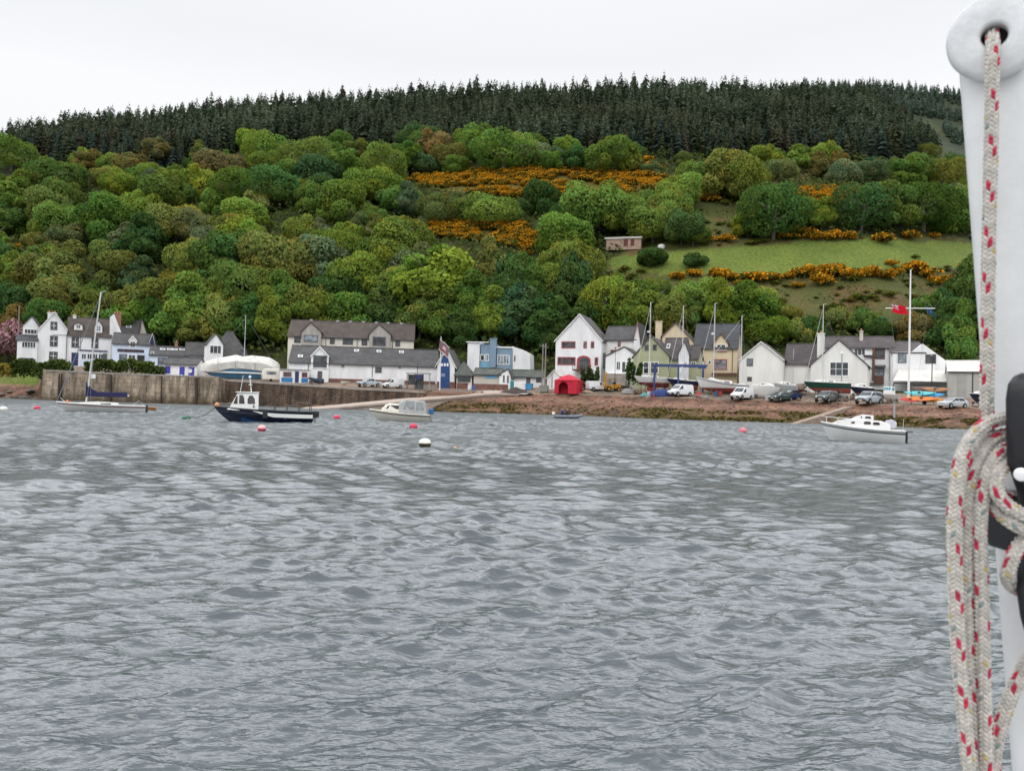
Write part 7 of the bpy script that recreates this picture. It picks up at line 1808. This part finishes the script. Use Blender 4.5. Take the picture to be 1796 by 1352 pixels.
for x in (-1.6, 0, 1.6):
    for sg in (1, -1): MB().box(x - .04, x + .04, sg * 1.3 - .04, sg * 1.3 + .04, .1, 2.3).build('upright', CR, t)
    MB().box(x - .035, x + .035, -1.3, 1.3, .62, .70).box(x - .035, x + .035, -1.3, 1.3, 1.4, 1.48).build('arm', CR, t)
for sg in (1, -1):
    MB().lathe([(.2, -.08), (.32, -.08), (.32, .08), (.2, .08)], 14, (.3, sg * .8, .32), 'Y').build('wheel', TYRE, t)
kayak('red kayak lying on the slipway top near the gravel heap', 872, 691, 151.8, P_('pink red', (.45, .02, .06)), 6, 2.0, 0, .02)
kayak('upturned white dinghy lying on the beach below the gravel heap', 916, 695, 152.2, GEL, -4, 2.4, 0, .03, 'dinghy', 'dinghy', .6)
def bundle(name, label, x, yb, D, w_, d_, h_, m, cat, seed):
    P = spot(x, yb, D); rs = np.random.RandomState(seed); secs = []
    for t_ in np.linspace(0, 1, 11):
        q = math.sin(math.pi * min(max(t_, .04), .96)) ** .35 * rs.uniform(.82, 1.1)
        secs.append([(-w_ / 2 + w_ * t_, math.cos(a) * d_ / 2 * q, max(0, math.sin(a)) ** .6 * h_ * q * rs.uniform(.9, 1.1) if math.sin(a) > 0 else 0) for a in np.linspace(0, 2 * math.pi, 14, endpoint=False)])
    o = MB().loft(secs).build(name, m, None, True); o.location = P; o.rotation_euler = (0, 0, -bearing(x) + rs.uniform(-.2, .2)); return tag(o, label, cat)
bundle('tarpaulin_pile', 'gear under a dark blue tarpaulin below the white and red yacht', 1158, 699, 141.5, 3.4, 1.6, 1.35, TARPB, 'tarpaulin', 4)
bundle('tarpaulin_pile', 'smaller dark blue heap right under the hoist column', 1176, 698.5, 142, 2.0, 1.4, 1.2, COVERN, 'tarpaulin', 5)
bundle('net_bag', 'grey net heap right of the yellow loader', 1105, 696, 148, 3.0, 1.5, 1.0, mat('grey netting', (.3, .28, .28), .95, .3, 4, .8), 'nets', 6)
bundle('net_bag', 'pale teal net bag under the white and red yacht\'s bow', 1130, 697, 143, 1.3, 1.0, .75, mat('teal netting', (.12, .32, .32), .95, .3, 4, .8), 'nets', 7)
bundle('kit_bag', 'red bag lying in the white dinghy below the long white yacht', 1226, 694.5, 139.6, .9, .6, 1.15, RED, 'bag', 8)
bundle('sand_heap', 'low pale heap at the beach top right of the red tent', 1030, 694, 153.4, 2.2, 1.2, .5, mat('pale sand', (.34, .24, .18), .95, .3, 4), 'heap', 9)
P = spot(1146.5, 702, 139.6); o = MB().tube([(0, 0, -.3), (0, 0, .8)], .13, 8).lathe([(.14, .8), (.17, .86), (.05, .95)], 8).build('bollard', RED, None, True); o.location = P; tag(o, 'short red bollard at the beach top before the hoist', 'bollard')
for x, yb, w_, lab in ((965, 693, 2.4, 'long pale plank lying left of the red tent'), (1013, 696, 3.2, 'long pale plank lying in front of the red tent'), (1036, 700, 2.2, 'short pale plank on the beach below the yellow loader')):
    P = spot(x, yb, 152.9); o = MB().box(-w_ / 2, w_ / 2, -.15, .15, 0, .16).build('plank', mat('bleached timber', (.40, .30, .22), .9, .3, 3), None, bevel=.02); o.location = P; o.rotation_euler = (0, 0, -bearing(x) + .05); tag(o, lab, 'plank')
# narrow concrete run down the right-hand beach
a, b = spot(1487, 721, 128.5), at(1388, 744, 119); b.z = -.1
t = thing('beach_ramp', 'narrow pale concrete run crossing the right-hand beach into the water', 'ramp', (0, 0, 0)); a.z += .18
d = Vector((b.y - a.y, a.x - b.x, 0)).normalized() * .7; pts = [a.lerp(b, k / 8) for k in range(9)]
for p_ in pts[1:-1]: p_.z = max(p_.z, gz(p_.x, p_.y) + .15)
MB().loft([[p_ + d, p_ - d, p_ - d - Vector((0, 0, 1.2)), p_ + d - Vector((0, 0, 1.2))] for p_ in pts]).build('slab', mat('run concrete', (.26, .19, .145), .9, .2, 1, .2), t)
MB().loft([[p_ - d * .98 + Vector((0, 0, .1)), p_ - d * .8 + Vector((0, 0, .1)), p_ - d * .8 - Vector((0, 0, .1)), p_ - d * .98 - Vector((0, 0, .1))] for p_ in pts]).build('kerb', CONC, t)
P = at(333, 657, 164.5); t = thing('dish', 'round white dish on a stand before the shed\'s blue doors', 'dish', (P.x, P.y, gz(P.x, P.y)), -bearing(333))
MB().lathe([(.02, .0), (.35, -.08), (.42, -.14), (.41, -.17), (.3, -.12), (.02, -.05)], 14, (0, -.1, 1.25), 'Y').build('bowl', GEL, t, True); MB().tube([(0, 0, 0), (0, 0, 1.25)], .05, 6).build('stand', METAL, t)
t = bundle('sack', 'white sack on the pier edge beside the shed', 318, 664.5, 160.5, .9, .6, .5, TARPW, 'sack', 12)
# ================================================================== the yacht's spar, cleat and coiled halyard, an arm's length away
SPARW = mat('spar white paint', (.54, .55, .555), .38, .10, 9, .04, 60, coat=.15)
PLATEM = mat('cast fairlead plate', (.50, .51, .52), .5, .14, 40, .04, 160, metal=.15)
HOLE_SHADE = mat('painted hole shade', (.012, .008, .012), .9, .1, 20)
CLEATM = mat('black cleat plastic', (.008, .008, .011), .45, .15, 60, .06, 300)
DS = .632
ctr = at(1744, 71, DS - 64 * DS / F * math.cos(bearing(1744)) * math.sin(bearing(1744)))
sp = thing('spar', 'white painted spar with a round plate at its top, at the right edge', 'spar', ctr)
la, lb = at(1683, 140, DS), at(1775, 1352, DS)
BR = bearing(1744)
hw = 64 * DS / F * math.cos(BR)
FY = Vector((math.sin(BR), math.cos(BR), 0))
ax = (lb - la).normalized()
up = -ax
side = Vector((math.cos(BR), -math.sin(BR), 0))                      # to the right, square to the spar
p0 = la + side * hw - up * 0                         # on the axis, level with y = 140
top = p0 + up * (96 * DS / F); bot = p0 - up * ((p0.z + .6) / up.z)
def section(c, k=1.0):
    r = []
    d0, d1, rad = 0.0, .085, .012
    for cx, cy, a0 in ((-hw + rad * 1.7, d0 + rad, 180), (hw - rad, d0 + rad, 270), (hw - rad, d1 - rad, 0), (-hw + rad, d1 - rad, 90)):
        rx = rad * 1.7 if cx < 0 and cy < .04 else rad
        for i in range(6):
            a = R(a0 + 90 * i / 5); r.append(c + side * ((cx + math.cos(a) * rx) * k) + FY * ((cy + math.sin(a) * rad - .042) * k + .042))
    return [q - ctr for q in r]
rings = [section(bot)] + [section(p0 - up * t) for t in (1.0, .5, .2, 0)] + [section(top - up * .012), section(top - up * .004, .93), section(top, .8)]
MB().loft(rings).build('shaft', SPARW, sp, True)
Rp, rh = 73 * DS / F, 20.5 * DS / F
pf = [(rh, .0105), (rh, .002), (rh + .0012, .0004), (rh + .003, 0), (Rp - .0045, 0), (Rp - .0016, .0012), (Rp, .004), (Rp, .0085), (Rp - .001, .0105)]
pl = MB(); n = 72; v = []
for r_, h_ in pf:
    for k in range(n): a = 2 * math.pi * k / n; v.append((r_ * math.cos(a), h_ - .0115, r_ * math.sin(a)))
pl.add(v, [(i * n + k, i * n + (k + 1) % n, (i + 1) * n + (k + 1) % n, (i + 1) * n + k) for i in range(len(pf) - 1) for k in range(n)])
pl = pl.build('fairlead_plate', PLATEM, sp, True); pl.rotation_euler = (0, 0, -BR)
MB().lathe([(rh + .0006, -.0008), (rh + .0006, -.0004)], 40, (0, 0, 0), 'Y').build('hole_shade', HOLE_SHADE, pl)  # solid disc whose black paints the shade inside the plate's hole
cl = []
for x, y, r_, D in ((1797, 654, 5, .565), (1797, 660, 17, .565), (1797, 674, 26, .565), (1797, 700, 29.5, .565), (1798, 760, 30, .566), (1801, 810, 31, .568), (1818, 866, 30, .574), (1830, 905, 36, .58), (1832, 945, 38, .582), (1822, 995, 34, .576), (1816, 1035, 30, .57), (1820, 1085, 27, .567), (1824, 1125, 20, .566), (1826, 1142, 6, .566)):
    c = at(x, y, D) - ctr; q = r_ * D / F
    cl.append([c + Vector((math.cos(a) * q, math.sin(a) * q * .85, 0)) for a in np.linspace(0, 2 * math.pi, 24, endpoint=False)])
ct = MB().loft(cl).build('cleat', CLEATM, sp, True)
c = at(1840, 925, .60) - ctr
MB().box(c.x - .03, c.x + .03, -.03, .012, c.z - .02, c.z + .025).build('cleat_base', CLEATM, ct, bevel=.005)
c = at(1791, 832, .5525) - ctr
MB().lathe([(.0034, -.0012), (.0046, -.0002), (.0046, .0022)], 20, (0, 0, 0), 'Y').build('bolt', mat('bright bolt', (.7, .7, .7), .3, .05, 30, metal=.4), ct, True)
b_ = [o for o in ct.children if o.name.startswith('bolt')][0]; b_.location = c; b_.rotation_euler = (0, 0, -BR)

def catmull(P, step):
    P = [Vector(p) for p in P]; P = [P[0] * 2 - P[1]] + P + [P[-1] * 2 - P[-2]]; out = []
    for a, b, c, d in zip(P, P[1:], P[2:], P[3:]):
        for t in np.linspace(0, 1, 40, endpoint=False):
            out.append(.5 * ((2 * b) + (c - a) * t + (2 * a - 5 * b + 4 * c - d) * t * t + (3 * b - a - 3 * c + d) * t ** 3))
    out.append(P[-2]); A = np.array([tuple(p) for p in out]); s = np.concatenate([[0], np.cumsum(np.linalg.norm(np.diff(A, axis=0), axis=1))])
    q = np.arange(0, s[-1], step)
    return np.stack([np.interp(q, s, A[:, i]) for i in range(3)], 1), q
def braid(path, Rr, seed, twist=1.2, nu=60, step=.00036):
    P, s = catmull([at(*p) for p in path], step)
    T = np.gradient(P, axis=0); T /= np.linalg.norm(T, axis=1)[:, None]
    for _ in range(1): P = P
    Bn = np.cross(T, np.tile([0, 1.0, 0], (len(T), 1))); Bn /= np.linalg.norm(Bn, axis=1)[:, None]; Nn = np.cross(Bn, T)
    u = np.arange(nu) / nu; U, V = np.meshgrid(u, s)
    N_, pitch = 8, .0034
    uu = (U + V * twist + seed * .37) % 1.0
    ci = np.floor(uu * N_).astype(int); a = uu * N_ - ci
    sgn = np.where(ci % 2 == 0, 1, -1)
    vv = V / pitch + (a - .5) * sgn * .75 + (ci % 2) * .5 + seed * 3.3
    cj = np.floor(vv).astype(int); b = vv - cj
    bump = (np.sin(np.pi * a) ** .7) * (np.sin(np.pi * np.clip(b, 0, 1)) ** .75)
    rr = Rr * (.80 + .32 * bump) * (1 + .015 * np.sin(V * 90 + seed))
    ang = 2 * np.pi * U
    Q = P[:, None, :] + (Bn[:, None, :] * np.cos(ang)[..., None] + Nn[:, None, :] * np.sin(ang)[..., None]) * rr[..., None]
    h = ((ci * 73856093 + cj * 19349663 + seed * 83492791) & 0xffff) / 65535.0
    col = np.array([.40, .375, .34]) * (.78 + .34 * h)[..., None]
    per = 10; k = cj % per
    for off in (0, 4):
        red = ((ci == 1 + off) & (k >= 1) & (k <= 2)) | ((ci == 2 + off) & (k >= 3) & (k <= 4))
        col[red] = np.array([.34, .010, .04]) * (.8 + .4 * h[red])[:, None]
        yel = (ci == 3 + off) & (k == 6) & (h > .3); col[yel] = [.36, .28, .10]
        grn = (ci == off) & (k == 8) & (h > .5); col[grn] = [.14, .19, .19]
    n = len(s); ii = np.arange(n - 1)[:, None] * nu + np.arange(nu)[None, :]; jj = np.arange(n - 1)[:, None] * nu + (np.arange(nu)[None, :] + 1) % nu
    q = np.stack([ii, jj, jj + nu, ii + nu], -1).reshape(-1, 4)
    return Q.reshape(-1, 3), q, col.reshape(-1, 3)
PATHS = [
    ([(1741, 40, .635), (1741, 62, .618), (1741.5, 92, .597), (1740, 150, .594), (1738, 250, .594), (1735, 400, .594), (1733, 550, .594), (1731, 690, .594), (1733, 790, .596), (1745, 850, .600), (1790, 890, .602)], .0047, 1),
    ([(1840, 748, .592), (1795, 735, .590), (1763, 734, .587), (1722, 749, .582), (1690, 793, .578), (1679, 850, .576), (1673.5, 920, .576), (1675, 1000, .577), (1679, 1100, .578), (1686, 1200, .579), (1696, 1310, .580), (1703, 1400, .581), (1712, 1462, .584), (1726, 1480, .588), (1738, 1445, .593), (1741, 1370, .597), (1746, 1310, .598), (1762, 1250, .598), (1792, 1178, .597), (1840, 1090, .594)], .0049, 2),
    ([(1842, 780, .594), (1796, 766, .593), (1764, 762, .589), (1734, 776, .586), (1711, 818, .584), (1700, 875, .585), (1695, 930, .586), (1694, 1000, .588), (1696, 1100, .589), (1703, 1250, .590), (1710, 1360, .590), (1716, 1430, .590), (1723, 1450, .590), (1730, 1425, .588), (1730, 1352, .586), (1727, 1250, .585), (1723, 1120, .584), (1720, 1000, .583), (1718, 940, .581), (1722, 880, .579), (1732, 828, .579), (1748, 800, .580), (1768, 788, .584), (1800, 790, .590), (1842, 800, .594)], .0049, 3),
    ([(1830, 800, .588), (1785, 800, .582), (1757, 820, .576), (1747, 848, .572), (1755, 874, .569), (1778, 894, .566), (1805, 906, .562), (1850, 915, .562)], .0049, 4),
    ([(1712, 848, .594), (1732, 868, .588), (1750, 894, .578), (1772, 914, .570), (1800, 928, .564), (1850, 940, .562)], .0049, 5),
    ([(1850, 915, .575), (1800, 944, .570), (1776, 978, .570), (1768, 1008, .574), (1777, 1028, .582), (1805, 1032, .592), (1850, 1010, .594)], .0049, 6)]
Vs, Qs, Ts, off = [], [], [], 0
for path, r_, sd_ in PATHS:
    v, q, t = braid(path, r_, sd_)
    Vs.append(v); Qs.append(q + off); Ts.append(t); off += len(v)
def ropemat():
    m = bpy.data.materials.new('braided rope'); t, N, L = nt(m); b = N['Principled BSDF']
    a = N.new('ShaderNodeAttribute'); a.attribute_name = 'tint'; L.new(a.outputs['Color'], b.inputs['Base Color'])
    b.inputs['Roughness'].default_value = .8; b.inputs['Specular IOR Level'].default_value = .25; b.inputs['Sheen Weight'].default_value = .25
    tc = N.new('ShaderNodeTexCoord'); nz = N.new('ShaderNodeTexNoise'); nz.inputs['Scale'].default_value = 1800; L.new(tc.outputs['Object'], nz.inputs['Vector'])
    bp = N.new('ShaderNodeBump'); bp.inputs['Strength'].default_value = .3; bp.inputs['Distance'].default_value = .0004; L.new(nz.outputs['Fac'], bp.inputs['Height']); L.new(bp.outputs['Normal'], b.inputs['Normal'])
    return m
rope = np_mesh('rope', np.concatenate(Vs), np.concatenate(Qs), ropemat(), np.concatenate(Ts).astype(np.float32), smooth=True)
tag(rope, 'white braided rope with red flecks hanging in a coil from the black cleat', 'rope')
